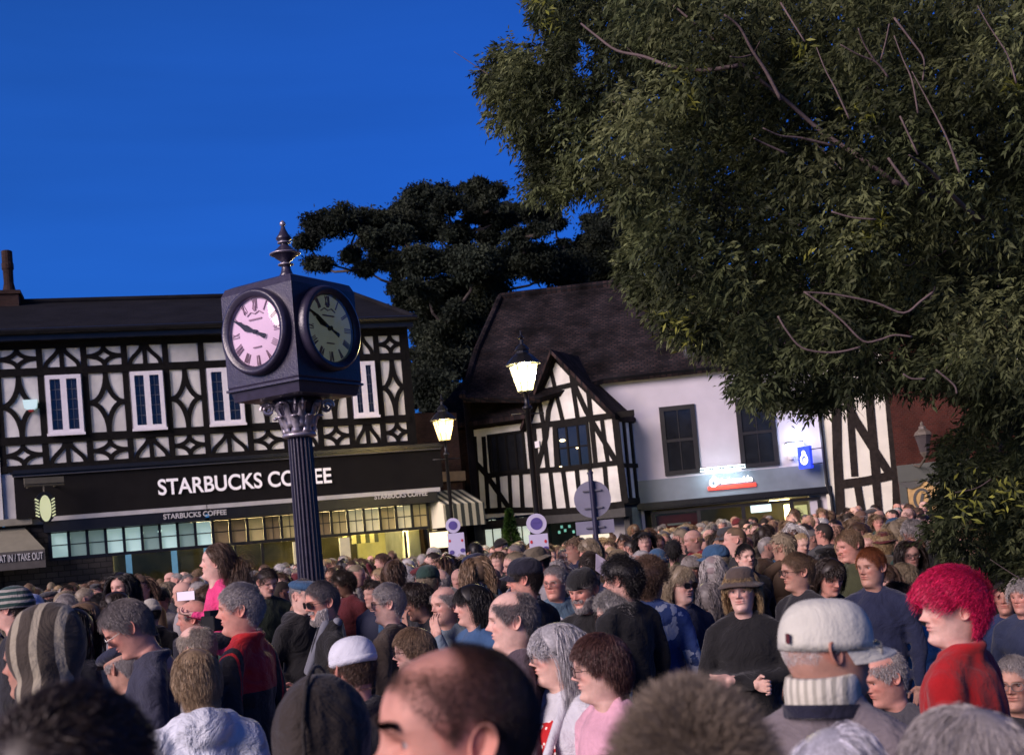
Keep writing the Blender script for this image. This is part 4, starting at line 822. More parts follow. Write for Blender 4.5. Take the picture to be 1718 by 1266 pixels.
for ci, (px, py, R_) in enumerate(clumps):
    low = py > 700
    Y = rng.uniform(7.5, 12.5) if not low else rng.uniform(8.5, 11.5)
    if px < 1050: Y = rng.uniform(9.5, 12.5)
    c = np.array(P(px, py, Y))-O; rad = R_*Y/FPX; ntw = int(60*(rad/.28)**1.7)+18; tone = rng.uniform(.55, 1.6)
    for lay in range(1):
        o = unit(rng.normal(size=(ntw, 3)))*rad*rng.uniform(.1, 1.0, (ntw, 1))**.6
        tp = c+o; td = unit(o/rad*.5+rng.normal(size=(ntw, 3))*.55+np.array([-.45, -.1, -.35])); tl = rng.uniform(.08, .18, ntw)
        K = 9; 
        for j in range(K):
            f = (j//2+.7)/(K/2+.5); bpt = tp+td*(tl*f)[:, None]+np.array([0, 0, -1])*(tl*f*f*.25)[:, None]
            sd_ = unit(np.cross(td, np.array([0, 0, 1.]))+1e-4)*(1 if j % 2 else -1); ld = unit(td*.75+sd_*(.75 if j < K-1 else 0)+rng.normal(size=(ntw, 3))*.30+np.array([0, 0, -.25]))
            Ln = rng.uniform(.036, .066, ntw); B.append(bpt); D.append(ld); LL.append(Ln); WW.append(Ln*rng.uniform(.24, .40, ntw)); HV.append(tone*rng.uniform(.7, 1.35, ntw))
Bc, Dc, Lc, Wc, Hc = map(np.concatenate, (B, D, LL, WW, HV))
# let the sky show through where it does
W_ = Bc+O; inv = np.array(cam.matrix_world.inverted()); v4 = np.c_[W_, np.ones(len(W_))]@inv.T
sx_ = PW/2+FPX*v4[:, 0]/-v4[:, 2]; sy_ = PH/2+SHY-FPX*v4[:, 1]/-v4[:, 2]
keep = np.ones(len(W_), bool)
for hx_, hy_, hr in holes: keep &= ((sx_-hx_)**2+(sy_-hy_)**2 > hr**2) | (rng.random(len(W_)) < .12)
Bc, Dc, Lc, Wc, Hc = Bc[keep], Dc[keep], Lc[keep], Wc[keep], Hc[keep]
link('crown', leaves_mesh('crown', Bc, Dc, Lc, Wc, nearm, Hc), nt_)
print('near leaves', len(Bc), 'clumps', len(clumps))
# young yellow sprigs
B, D, LL, WW = [], [], [], []
for (px, py, n, sp) in ((1355, 428, 6, .02), (1478, 372, 40, .06), (1450, 400, 26, .05), (1700, 142, 40, .05), (1340, 80, 30, .07), (905, 5, 30, .09), (925, 35, 26, .08), (1160, 120, 30, .12), (1165, 170, 26, .12), (1620, 820, 30, .16), (1690, 830, 40, .12), (1440, 200, 26, .12), (1120, 540, 30, .12), (1150, 560, 26, .12), (1640, 860, 26, .12)):
    c = np.array(P(px, py, 7.6))-O; B.append(c+rng.normal(size=(n, 3))*sp*.5); D.append(rng.normal(size=(n, 3))+np.array([0, 0, .3])); LL.append(rng.uniform(.05, .08, n)); WW.append(rng.uniform(.014, .022, n))
B = np.concatenate(B); link('young_leaves', leaves_mesh('young_leaves', B, unit(np.concatenate(D)), np.concatenate(LL), np.concatenate(WW), yelm, rng.uniform(.5, 1.1, len(B))), nt_)
# limbs and pale twigs
def limb(mb, pts, r0, r1, Y0, Y1):
    n = len(pts); V = [];
    for i, (px, py) in enumerate(pts):
        t_ = i/(n-1); V.append(P(px, py, Y0+(Y1-Y0)*t_)-nt_.location)
    # smooth by catmull subdivision
    out = []
    for i in range(n-1):
        p0, p1, p2, p3 = V[max(0, i-1)], V[i], V[i+1], V[min(n-1, i+2)]
        for k in range(4):
            t_ = k/4; out.append(.5*((2*p1)+(p2-p0)*t_+(2*p0-5*p1+4*p2-p3)*t_*t_+(3*p1-p0-3*p2+p3)*t_**3))
    out.append(V[-1]); m_ = len(out); mb.tube(out, [r0+(r1-r0)*i/(m_-1) for i in range(m_)], 7)
lb = MB()
limb(lb, [(1980, 560), (1840, 450), (1718, 400), (1640, 365), (1560, 330), (1500, 305)], .055, .018, 9.8, 7.7)
limb(lb, [(1640, 368), (1600, 330), (1560, 285), (1525, 260)], .020, .004, 7.8, 7.2)
limb(lb, [(1500, 305), (1440, 262), (1380, 222), (1320, 170), (1270, 130), (1225, 90), (1190, 60), (1130, 10)], .018, .008, 7.9, 8.0)
limb(lb, [(1238, 110), (1180, 118), (1130, 113), (1080, 95), (1035, 85), (1000, 60), (975, 40)], .014, .007, 7.5, 8.2)
limb(lb, [(1310, 168), (1285, 120), (1262, 85), (1240, 45), (1215, 25)], .012, .006, 7.4, 7.2)
limb(lb, [(1262, 92), (1240, 97), (1225, 95)], .006, .004, 7.4, 7.3); limb(lb, [(1265, 90), (1275, 70)], .006, .003, 7.4, 7.2)
limb(lb, [(1310, 5), (1325, 30), (1350, 70)], .007, .005, 7.4, 7.3)
limb(lb, [(1400, 245), (1345, 232), (1310, 228), (1280, 215)], .010, .004, 7.4, 7.2); limb(lb, [(1320, 258), (1280, 240), (1265, 232)], .008, .004, 7.3, 7.2)
limb(lb, [(1490, 130), (1470, 105), (1440, 92), (1410, 75)], .007, .004, 7.3, 7.2); limb(lb, [(1470, 105), (1450, 75), (1440, 48)], .006, .004, 7.3, 7.2); limb(lb, [(1478, 100), (1486, 70), (1492, 40)], .006, .004, 7.3, 7.2)
limb(lb, [(1500, 60), (1515, 100), (1530, 135), (1540, 190)], .003, .006, 7.2, 7.2); limb(lb, [(1370, 80), (1385, 118), (1402, 150), (1425, 200)], .003, .006, 7.2, 7.2)
limb(lb, [(1530, 120), (1565, 185), (1590, 235), (1610, 290)], .003, .008, 7.2, 7.2); limb(lb, [(1500, 30), (1530, 70), (1550, 100), (1548, 135)], .007, .005, 7.2, 7.2); limb(lb, [(1640, 10), (1660, 45), (1690, 92), (1705, 140)], .003, .006, 7.2, 7.2)
limb(lb, [(1490, 265), (1508, 290), (1525, 312)], .008, .010, 7.3, 7.3); limb(lb, [(1510, 195), (1540, 260)], .006, .006, 7.3, 7.3); limb(lb, [(1395, 355), (1430, 365), (1470, 368)], .006, .006, 7.2, 7.2)
limb(lb, [(1348, 490), (1385, 492), (1420, 497), (1470, 508), (1516, 525), (1545, 505), (1565, 490)], .006, .008, 7.2, 7.2)
limb(lb, [(1350, 490), (1385, 515), (1415, 540), (1448, 572), (1475, 570), (1500, 562), (1530, 565)], .006, .007, 7.2, 7.2)
limb(lb, [(1305, 530), (1320, 555), (1345, 583), (1385, 591), (1415, 589), (1443, 582)], .006, .007, 7.2, 7.2)
limb(lb, [(1515, 627), (1530, 635), (1552, 635)], .006, .006, 7.2, 7.2); limb(lb, [(1570, 620), (1600, 645), (1605, 660)], .006, .006, 7.2, 7.2)
for k in range(46):       # odd twigs through the crown
    px, py = cand[rng.integers(len(cand))]
    if px < 1000 and rng.random() < .6: continue
    dx, dy = rng.uniform(-70, -10), rng.uniform(-70, 50)
    yq = rng.uniform(7.8, 9.5)
    limb(lb, [(px, py), (px+dx*.4, py+dy*.5+4), (px+dx, py+dy)], .0045, .002, yq, yq)
lb.build('branches', barkp, nt_, smooth=True)
tk = MB(); tk.tube([(0, 0, 0), (-.02, 0, 1.2), (.05, 0, 2.6), (-.1, 0, 3.6)], [.30, .22, .2, .17], 14)
fk = Vector((-.1, 0, 3.6))
for (px, py, Y) in ((1980, 560, 9.8), (1700, 60, 10), (1400, 120, 11), (1200, 300, 11.5), (1100, 420, 11.5), (1450, 520, 10.5), (1650, 800, 10), (1000, 180, 11.5)):
    e = P(px, py, Y)-nt_.location; tk.tube([fk, fk.lerp(e, .4)+Vector((0, 0, .35)), e], [.11, .06, .02], 8)
tk.build('trunk', bark, nt_, smooth=True)
# small conical evergreen by the gable
b = P(858, 905, 27); r = empty('conifer', (b.x, b.y, 0), 0, 'small dark pointed conifer in front of the arched windows', 'shrub')
n = 5000; h = rng.random(n)**1.3; H_ = P(858, 862, 27).z+.1; rr = (1-h)*.5*rng.uniform(.3, 1, n); a = rng.uniform(0, 2*pi, n); Bq = np.stack([rr*np.cos(a), rr*np.sin(a), .5+h*(H_-.5)], 1); Dq = unit(np.stack([np.cos(a), np.sin(a), rng.uniform(-.2, .9, n)], 1))
link('foliage', leaves_mesh('foliage', Bq, Dq, rng.uniform(.06, .13, n), rng.uniform(.03, .05, n), foliage('conifer_needles', (.01, .03, .008), (.025, .06, .015), (.05, .10, .02), 3), rng.uniform(.6, 1.4, n)), r)
q = MB(); q.tube([(0, 0, 0), (0, 0, H_*.8)], [.05, .01]); q.build('stem', bark, r)
# ------------------------------------------------------------------ people: heads
def catmull(xk, yk, x):
    xk = np.asarray(xk, float); yk = np.asarray(yk, float); x = np.clip(x, xk[0], xk[-1]); i = np.clip(np.searchsorted(xk, x)-1, 0, len(xk)-2)
    h = xk[i+1]-xk[i]; t = (x-xk[i])/h; m = np.gradient(yk, xk); m0, m1 = m[i]*h, m[i+1]*h; y0, y1 = yk[i], yk[i+1]
    return (2*t**3-3*t**2+1)*y0+(t**3-2*t**2+t)*m0+(-2*t**3+3*t**2)*y1+(t**3-t**2)*m1
ZK = [-.17, -.14, -.10, -.06, -.03, -.012, .0, .012, .03, .05, .07, .09, .11, .14]
FKEY = [.02, .045, .042, .040, .044, .056, .080, .087, .087, .088, .090, .092, .093, .101]
BKEY = [.01, .060, .082, .072, .066, .065, .066, .068, .074, .082, .091, .099, .105, .108]
WKEY = [.01, .060, .066, .058, .055, .054, .050, .052, .058, .063, .067, .071, .0745, .0775]
def headpoint(t, z, ex=1.0, jaw=1.0, fem=0.0, feat=True):
    """surface point of the head; t angle from the face (0) round to the back (pi), z height over the chin. returns x, y(-face), z, forward"""
    t = np.asarray(t, float); z = np.asarray(z, float)
    up = z > .14
    k = np.sqrt(np.clip(1-(np.clip(z-.14, 0, .0949)/.095)**2.25, 0, 1))
    F = np.where(up, -.004+.105*k, catmull(ZK, FKEY, z)); Bk = np.where(up, .004+.104*k, catmull(ZK, BKEY, z)); W = np.where(up, .0775*k, catmull(ZK, WKEY, z))
    W = W*np.where(z < .09, 1+(jaw-1)*np.clip((.09-z)/.06, 0, 1)*np.clip((z+.03)/.03, 0, 1), 1)
    yc = np.where(up, .004*0-.004, -.004+.0*z); c, s = np.cos(t), np.sin(t)
    face = np.clip((z-0)/.02, 0, 1); pf = 1-.16*face*(1-np.clip((z-.17)/.05, 0, 1)); pw = 1-.05*face
    fwd = np.where(c >= 0, yc+(F-yc)*np.abs(c)**pf, yc-(Bk+yc)*np.abs(c)**.93)
    x = W*np.sign(s)*np.abs(s)**pw
    front = np.clip(c*1.6, 0, 1)
    if feat:
        G = lambda a, sg: np.exp(-(a/sg)**2)
        ax = np.abs(x)
        nz_ = catmull([.070, .078, .083, .090, .098, .108, .120, .130, .140], [0, .001, .015, .0295, .0255, .017, .0095, .0045, 0], np.clip(z, .07, .14))*(z > .07)*(z < .14)
        nw = catmull([.07, .085, .095, .12, .14], [.013, .0125, .0105, .0085, .011], np.clip(z, .07, .14))
        d = nz_*(1-.12*fem)*G(x, nw)
        d += .0075*G(ax-.014, .006)*G(z-.0865, .006)                               # nostril wings
        d -= .0125*G(ax-.030, .0135)*G(z-.119, .0105)                              # eye sockets
        d += (.0055-.0035*fem)*G(ax-.028, .020)*G(z-.1385, .007)                   # brows
        d += .0035*G(ax-.030, .0115)*G(z-.1265, .0035)+.0028*G(ax-.030, .011)*G(z-.1105, .0035)  # lids
        d += .0050*G(ax-.040, .017)*G(z-.098, .015)                                # cheek bones
        lw = G(x, .021)
        d += .0080*lw*G(z-.0665, .0050)+.0085*lw*G(z-.0545, .0058)-.0035*G(x, .023)*G(z-.0603, .0019)
        d -= .0040*G(x, .006)*G(z-.076, .004)
        d += .0095*G(x, .021)*G(z-.018, .014)-.0020*G(x, .02)*G(z-.040, .006)       # chin
        d += .0030*G(ax-.022, .008)*G(z-.068, .018)*ex                              # folds beside the mouth
        d -= .0022*G(ax-.031, .006)*G(z-.074, .012)*ex
        fwd = fwd+d*front*ex
    return x, -fwd, z
def tgrid(n):
    u = np.linspace(0, 2*pi, n, endpoint=False); return u-.42*np.sin(u)
def zgrid(n, z0=-.17):
    n1 = int(n*.74); a = np.linspace(z0, .14, n1, endpoint=False)
    # concentrate rows in the face
    w_ = np.interp(a, [z0, -.03, .04, .14], [2.2, 1.2, .8, .8]); cs = np.cumsum(w_); a = z0+(cs-cs[0])/(cs[-1]-cs[0])*(.1395-z0)
    b = .14+.0949*np.sin(np.linspace(0, pi/2, n-n1+1)[0:]); return np.concatenate([a[:-1], b])
def ear_geo(sgn, nr=5, na=14, sc_=1.0):
    V = []; F = []
    for i in range(nr+1):
        r_ = i/nr
        for j in range(na):
            a = 2*pi*j/na; ey = .0175*r_*cos(a)*(1+.15*sin(a)); ez = .031*r_*sin(a)
            # rim raised, bowl sunk; the front edge (cos<0 means forward) meets the head
            rim = math.exp(-((r_-.86)/.17)**2)*.0075*(1-.5*max(0, -cos(a))); out = .004+.013*max(0, cos(a))*r_+rim-.006*math.exp(-(r_/.5)**2)
            if r_ > .99: out -= .006
            V.append((sgn*(.0725+out*sc_), .012+ey+ez*.22, .113+ez))
    for i in range(nr):
        for j in range(na): q = [i*na+j, i*na+(j+1) % na, (i+1)*na+(j+1) % na, (i+1)*na+j]; F.append(q if sgn > 0 else q[::-1])
    # back shell
    n0 = len(V)
    for j in range(na):
        a = 2*pi*j/na; V.append((sgn*.066, .012+.010*cos(a)+.015*sin(a)*.22, .113+.02*sin(a)))
    for j in range(na): q = [nr*na+j, nr*na+(j+1) % na, n0+(j+1) % na, n0+j]; F.append(q if sgn > 0 else q[::-1])
    return V, F
def feat_attr(X, Y_, Z, beard=0.0):
    ax = np.abs(X); front = (Y_ < -.05); G = lambda a, s: np.exp(-(a/s)**2)
    c = np.ones((len(X), 3)); 
    def mul(mask, col): 
        for i in range(3): c[:, i] *= 1+(col[i]-1)*mask
    mul(G(X, .022)*np.maximum(G(Z-.0665, .0042), G(Z-.055, .0050))*front, (.78, .48, .50))
    mul(G(X, .021)*G(Z-.0605, .0016)*front, (.45, .3, .3))
    mul(G(ax-.040, .022)*G(Z-.09, .02)*front*.8, (1.05, .80, .78)); mul(G(X, .013)*G(Z-.091, .012)*front*.7, (1.06, .78, .76))
    mul(G(ax-.030, .016)*G(Z-.1385-.002*np.cos(ax*80), .0038)*front*.85, (.30, .24, .22))           # brow hair
    mul(G(ax-.030, .014)*G(Z-.118, .008)*front*.5, (.80, .66, .66)); mul(G(ax-.030, .012)*G(Z-.1265, .0016)*front*.8, (.35, .25, .25))
    mul((ax > .07)*(np.abs(Z-.113) < .035)*.5, (1.05, .76, .74))
    if beard >= 1.5:
        T = np.arctan2(X, -(Y_+.004)); ok_ = np.clip((Z-hairline(T)-.014*(np.abs(T) < 1.25))/.014+.2, 0, 1); rc_ = np.clip((Z-.176)/.03, 0, 1)*np.clip((1.75-np.abs(T))/.5, 0, 1)*.75; mul(ok_*(1-rc_)*.86, (.12, .09, .08)); beard = .35
    if beard: mul(np.clip((.085-Z)/.02, 0, 1)*np.clip((Z+.02)/.02, 0, 1)*(Y_ < .01)*(1-G(X, .02)*G(Z-.0605, .010))*beard, (.34, .31, .31))
    return np.c_[np.clip(c, 0, 1.3), np.ones(len(X))]
def skin_mat():
    m_ = bpy.data.materials.new('skin'); m_.use_nodes = True; nt = m_.node_tree; N = nt.nodes; L = nt.links; b = N['Principled BSDF']
    oi = N.new('ShaderNodeObjectInfo'); at = N.new('ShaderNodeAttribute'); at.attribute_name = 'Col'; mx = N.new('ShaderNodeMix'); mx.data_type = 'RGBA'; mx.blend_type = 'MULTIPLY'; mx.inputs[0].default_value = 1
    L.new(oi.outputs['Color'], mx.inputs[6]); L.new(at.outputs['Color'], mx.inputs[7])
    t = N.new('ShaderNodeTexCoord'); n1 = N.new('ShaderNodeTexNoise'); n1.inputs['Scale'].default_value = 26; n1.inputs['Detail'].default_value = 5; L.new(t.outputs['Object'], n1.inputs['Vector'])
    r1 = N.new('ShaderNodeMapRange'); r1.inputs[1].default_value = .3; r1.inputs[2].default_value = .7; r1.inputs[3].default_value = .78; r1.inputs[4].default_value = 1.14; L.new(n1.outputs[0], r1.inputs[0])
    sc = N.new('ShaderNodeVectorMath'); sc.operation = 'SCALE'; L.new(mx.outputs[2], sc.inputs[0]); L.new(r1.outputs[0], sc.inputs['Scale']); L.new(sc.outputs[0], b.inputs['Base Color'])
    b.inputs['Roughness'].default_value = .6; b.inputs['Specular IOR Level'].default_value = .35
    b.inputs['Subsurface Weight'].default_value = .12; b.inputs['Subsurface Radius'].default_value = (.012, .005, .003); b.inputs['Subsurface Scale'].default_value = .6
    n2 = N.new('ShaderNodeTexNoise'); n2.inputs['Scale'].default_value = 180; n2.inputs['Detail'].default_value = 3; L.new(t.outputs['Object'], n2.inputs['Vector'])
    bp = N.new('ShaderNodeBump'); bp.inputs['Strength'].default_value = .22; bp.inputs['Distance'].default_value = .003; L.new(n2.outputs[0], bp.inputs['Height']); L.new(bp.outputs[0], b.inputs['Normal'])
    return m_
SKIN = skin_mat(); EYEW = mat('eye_white', (.30, .26, .26), .4, .05); EYED = mat('iris', (.03, .02, .015), .1, .1)
def body_mesh(lod, jaw=1.0, fem=0.0, beard=0.0):
    n, m_ = {0: (22, 30), 1: (56, 74), 2: (120, 170)}[lod]
    t = tgrid(n); z = zgrid(m_); T, Z = np.meshgrid(t, z); x, y, zz = headpoint(T, Z, jaw=jaw, fem=fem)
    V = np.stack([x, y, zz], -1).reshape(-1, 3); idx = np.arange(n*m_).reshape(m_, n) if len(z) == m_ else np.arange(n*len(z)).reshape(len(z), n); R_ = len(z)
    a = idx[:-1, :]; b = idx[1:, :]; F = np.stack([a, np.roll(a, -1, 1), np.roll(b, -1, 1), b], -1).reshape(-1, 4)
    # seen from outside the x axis runs with sin(t): wind outwards
    F = F[:, ::-1] if True else F
    Vs = [V]; Fs = [F]; mi = [np.zeros(len(F), int)]; off = len(V)
    for s in (-1, 1):
        v, f = ear_geo(s, *( (3, 8) if lod == 0 else (5, 14) if lod == 1 else (9, 28))); Vs.append(np.array(v)); Fs.append(np.array(f)+off); mi.append(np.zeros(len(f), int)); off += len(v)
        if lod:
            # eyeball
            ex, ey_, ez = s*.0305, headpoint(.33 if s > 0 else -.33, .1185, feat=True, fem=fem)[1], .1185; cy = float(ey_)+.0095; r_ = .0118; nn = 12; v = []; f = []
            for i in range(7):
                for j in range(nn): ph = pi*i/6*.5; a_ = 2*pi*j/nn; v.append((ex+r_*sin(ph)*cos(a_), cy-r_*cos(ph), ez+r_*sin(ph)*sin(a_)))
            for i in range(6):
                for j in range(nn): f.append([i*nn+j, i*nn+(j+1) % nn, (i+1)*nn+(j+1) % nn, (i+1)*nn+j][::-1]); 
            Vs.append(np.array(v)); Fs.append(np.array(f)+off); mi.append(np.array([2]*(2*nn)+[1]*(4*nn))); off += len(v)
    V = np.concatenate(Vs); F = np.concatenate(Fs); me = npmesh('body', V, F, [SKIN, EYEW, EYED], True, np.concatenate(mi))
    ca = me.attributes.new('Col', 'FLOAT_COLOR', 'POINT'); ca.data.foreach_set('color', feat_attr(V[:, 0], V[:, 1], V[:, 2], beard).astype(np.float32).ravel()); return me
# ------------------------------------------------------------------ hair
def hair_mat():
    m_ = bpy.data.materials.new('hair'); m_.use_nodes = True; nt = m_.node_tree; N = nt.nodes; L = nt.links; b = N['Principled BSDF']
    oi = N.new('ShaderNodeObjectInfo'); at = N.new('ShaderNodeAttribute'); at.attribute_name = 'hv'; sc = N.new('ShaderNodeVectorMath'); sc.operation = 'SCALE'; L.new(oi.outputs['Color'], sc.inputs[0]); L.new(at.outputs['Fac'], sc.inputs['Scale']); L.new(sc.outputs[0], b.inputs['Base Color'])
    b.inputs['Roughness'].default_value = .5; b.inputs['Specular IOR Level'].default_value = .45; return m_
HAIR = hair_mat()
HL_T = np.radians([0, 22, 42, 62, 78, 92, 108, 125, 150, 180]); HL_Z = np.array([.196, .193, .178, .152, .118, .142, .122, .065, .040, .034])
def hairline(t, rec=0.0):
    t = np.abs((t+pi) % (2*pi)-pi); z = np.interp(t, HL_T, HL_Z)
    return z
def scalp_ok(t, z, style):
    a = np.abs((t+pi) % (2*pi)-pi); ok = z > hairline(t)
    rec = style.get('rec', 0)
    if rec: # receding: top and front bare
        top = z > .150+.085*(1-rec); ok &= ~(top & (a < np.radians(70+70*rec))) ; ok &= ~((z > .236-.030*rec))
        if rec >= 1: ok &= z < .175
    return ok
ECE = np.array([0, .003, .135]); ERA = np.array([.080, .107, .104])
def hair_mesh(style, seed=1, lod=1):
    rr = np.random.default_rng(seed); N_ = int(style['n']*{0: .20, 1: 2.2, 2: 5}[lod]); W_ = style.get('w', .0045)*{0: 1.5, 1: .62, 2: .36}[lod]; S = style.get('seg', 6) if lod else max(3, style.get('seg', 6)//2)
    # roots
    t = rr.uniform(-pi, pi, N_*4); u = rr.random(N_*4); jz = rr.normal(size=N_*4)*.005; z = np.where(u < .5, rr.uniform(.03, .14, N_*4), .14+.0949*np.sin(rr.random(N_*4)*pi/2)); ok = scalp_ok(t, z+jz, style); t, z = t[ok][:N_], z[ok][:N_]; n = len(t)
    p = np.stack(headpoint(t, z, feat=False), -1); c = ECE; q = (p-c)/ERA; nrm = unit(q/ERA)
    ln = style['len']*rr.uniform(1-style.get('lv', .3), 1.0, n)
    if 'back' in style: ln = ln*np.where(p[:, 1] > .0, style['back'], 1)
    if 'front' in style: ln = ln*np.where((p[:, 1] < .012) & (p[:, 2] < .175), style['front'], 1)
    if 'top' in style: ln = ln*np.where(p[:, 2] > .17, style['top'], 1)
    wh = np.array([0, .05, .235]) if 'part' not in style else np.array([style['part'], -.02, .24])
    fl = p-wh
    if style.get('flow') is not None: fl = fl*.3+np.array(style['flow'])*.2
    if 'part' in style: fl = np.stack([np.sign(p[:, 0]-style['part']+1e-4)*.12, .03+0*p[:, 0], -.02+0*p[:, 0]], 1)*(.5+(p[:, 2:3] > .12))+(p-wh)*.4
    if style.get('bang'): # fringe falls forward over the brow
        fm_ = (p[:, 1] < -.02) & (p[:, 2] > .16); fl[fm_] = np.array([0, -.2, -.02])+rr.normal(size=(fm_.sum(), 3))*.014; ln[fm_] = style['bang']*rr.uniform(.75, 1, fm_.sum())
    fl = unit(fl-nrm*np.sum(fl*nrm, 1, keepdims=True)); lift = style.get('lift', .3); noise = style.get('noise', .15)
    d = unit(nrm*lift+fl*(1-lift)+rr.normal(size=(n, 3))*noise)
    off = style.get('off', .006)*rr.uniform(.25, 1.0, n); curl = style.get('curl', 0); gz = style.get('grav', .3); ph = rr.uniform(0, 2*pi, n)
    cl_id = rr.integers(0, max(2, n//9), n); cl_ph = rr.uniform(0, 2*pi, n)[cl_id % n]
    pts = [p.copy()]; pos = p-nrm*.001
    for j in range(S):
        step = (ln/S)[:, None]; pos = pos+d*step; q = (pos-c)/(ERA+off[:, None]*(.4+.6*(j+1)/S)); r_ = np.linalg.norm(q, axis=1)
        inside = (r_ < 1) & (pos[:, 2] > .02); pos[inside] = c+(q[inside]/r_[inside, None])*(ERA+off[inside, None]*(.4+.6*(j+1)/S))
        lowin = (pos[:, 2] <= .02); rad = np.hypot(pos[:, 0], pos[:, 1]-.01); li = lowin & (rad < .082); sc_ = .082/np.maximum(rad, 1e-4); pos[li, 0] *= sc_[li]; pos[li, 1] = .01+(pos[li, 1]-.01)*sc_[li]
        ff = (pos[:, 1] < -.045) & (np.abs(pos[:, 0]) < .062) & (pos[:, 2] < style.get('clearz', .128 if style.get('bang') else .150)); pos[ff, 0] += np.sign(pos[ff, 0]+1e-5)*.02; pos[ff, 1] += .006
        nr = unit((pos-c)/ERA); d = unit(d*.8+(d-nr*np.sum(d*nr, 1, keepdims=True)*.6)*.3+np.array([0, 0, -1])*gz+rr.normal(size=(n, 3))*noise*.4)
        if curl: d = unit(d+curl*np.stack([np.sin(cl_ph+j*1.9), np.cos(cl_ph*1.3+j*1.9), np.sin(cl_ph*2+j*1.3)*.6], 1))
        pts.append(pos.copy())
    pts = np.stack(pts, 1); dirs = np.gradient(pts, axis=1); nr = unit((pts-c)); side = unit(np.cross(dirs, nr)+rr.normal(size=pts.shape)*.25)
    wv = W_*np.interp(np.linspace(0, 1, S+1), [0, .25, .8, 1], [.7, 1, .7, .08])[None, :, None]; A = pts+side*wv/2; Bb = pts-side*wv/2
    V = np.stack([A, Bb], 2).reshape(-1, 3); base = (np.arange(n)*(S+1)*2)[:, None]; k = np.arange(S)[None]; i0 = base+k*2
    F = np.stack([i0, i0+1, i0+3, i0+2], -1).reshape(-1, 4); hv = np.repeat(np.clip(rr.normal(1, style.get('hvar', .25), n), .35, 1.9), (S+1)*2)
    # cap under the strands
    if not style.get('nocap'):
        nt_, nz_ = ((40, 26) if lod == 1 else (110, 80)) if lod else (20, 14); tt = np.linspace(-pi, pi, nt_, endpoint=False); za = np.concatenate([np.linspace(.03, .14, nz_//2, endpoint=False), .14+.0949*np.sin(np.linspace(0, pi/2, nz_-nz_//2))]); T, Z = np.meshgrid(tt, za); x, y, zz = headpoint(T, Z, feat=False); G = np.stack([x, y, zz], -1)
        nn = unit((G-c)/ERA**2); okk = scalp_ok(T, Z-.004, style); edge = np.clip((Z-hairline(T))/.03, 0, 1)
        G = G+nn*(np.where(okk, .0010+(style.get('cap', .25) if lod else .9)*style.get('off', .006)*edge, -.004))[..., None]; idx = np.arange(nt_*len(za)).reshape(len(za), nt_)
        a = idx[:-1]; b = idx[1:]; Fc = np.stack([a, np.roll(a, -1, 1), np.roll(b, -1, 1), b], -1).reshape(-1, 4)[:, ::-1]; okf = okk.reshape(-1)[Fc].all(1); Fc = Fc[okf]; o = len(V); V = np.concatenate([V, G.reshape(-1, 3)]); F = np.concatenate([F, Fc+o]); hv = np.concatenate([hv, rr.uniform(.45, .8, G.shape[0]*G.shape[1])])
    me = npmesh('hair', V, F, HAIR, True); setfac(me, hv); return me
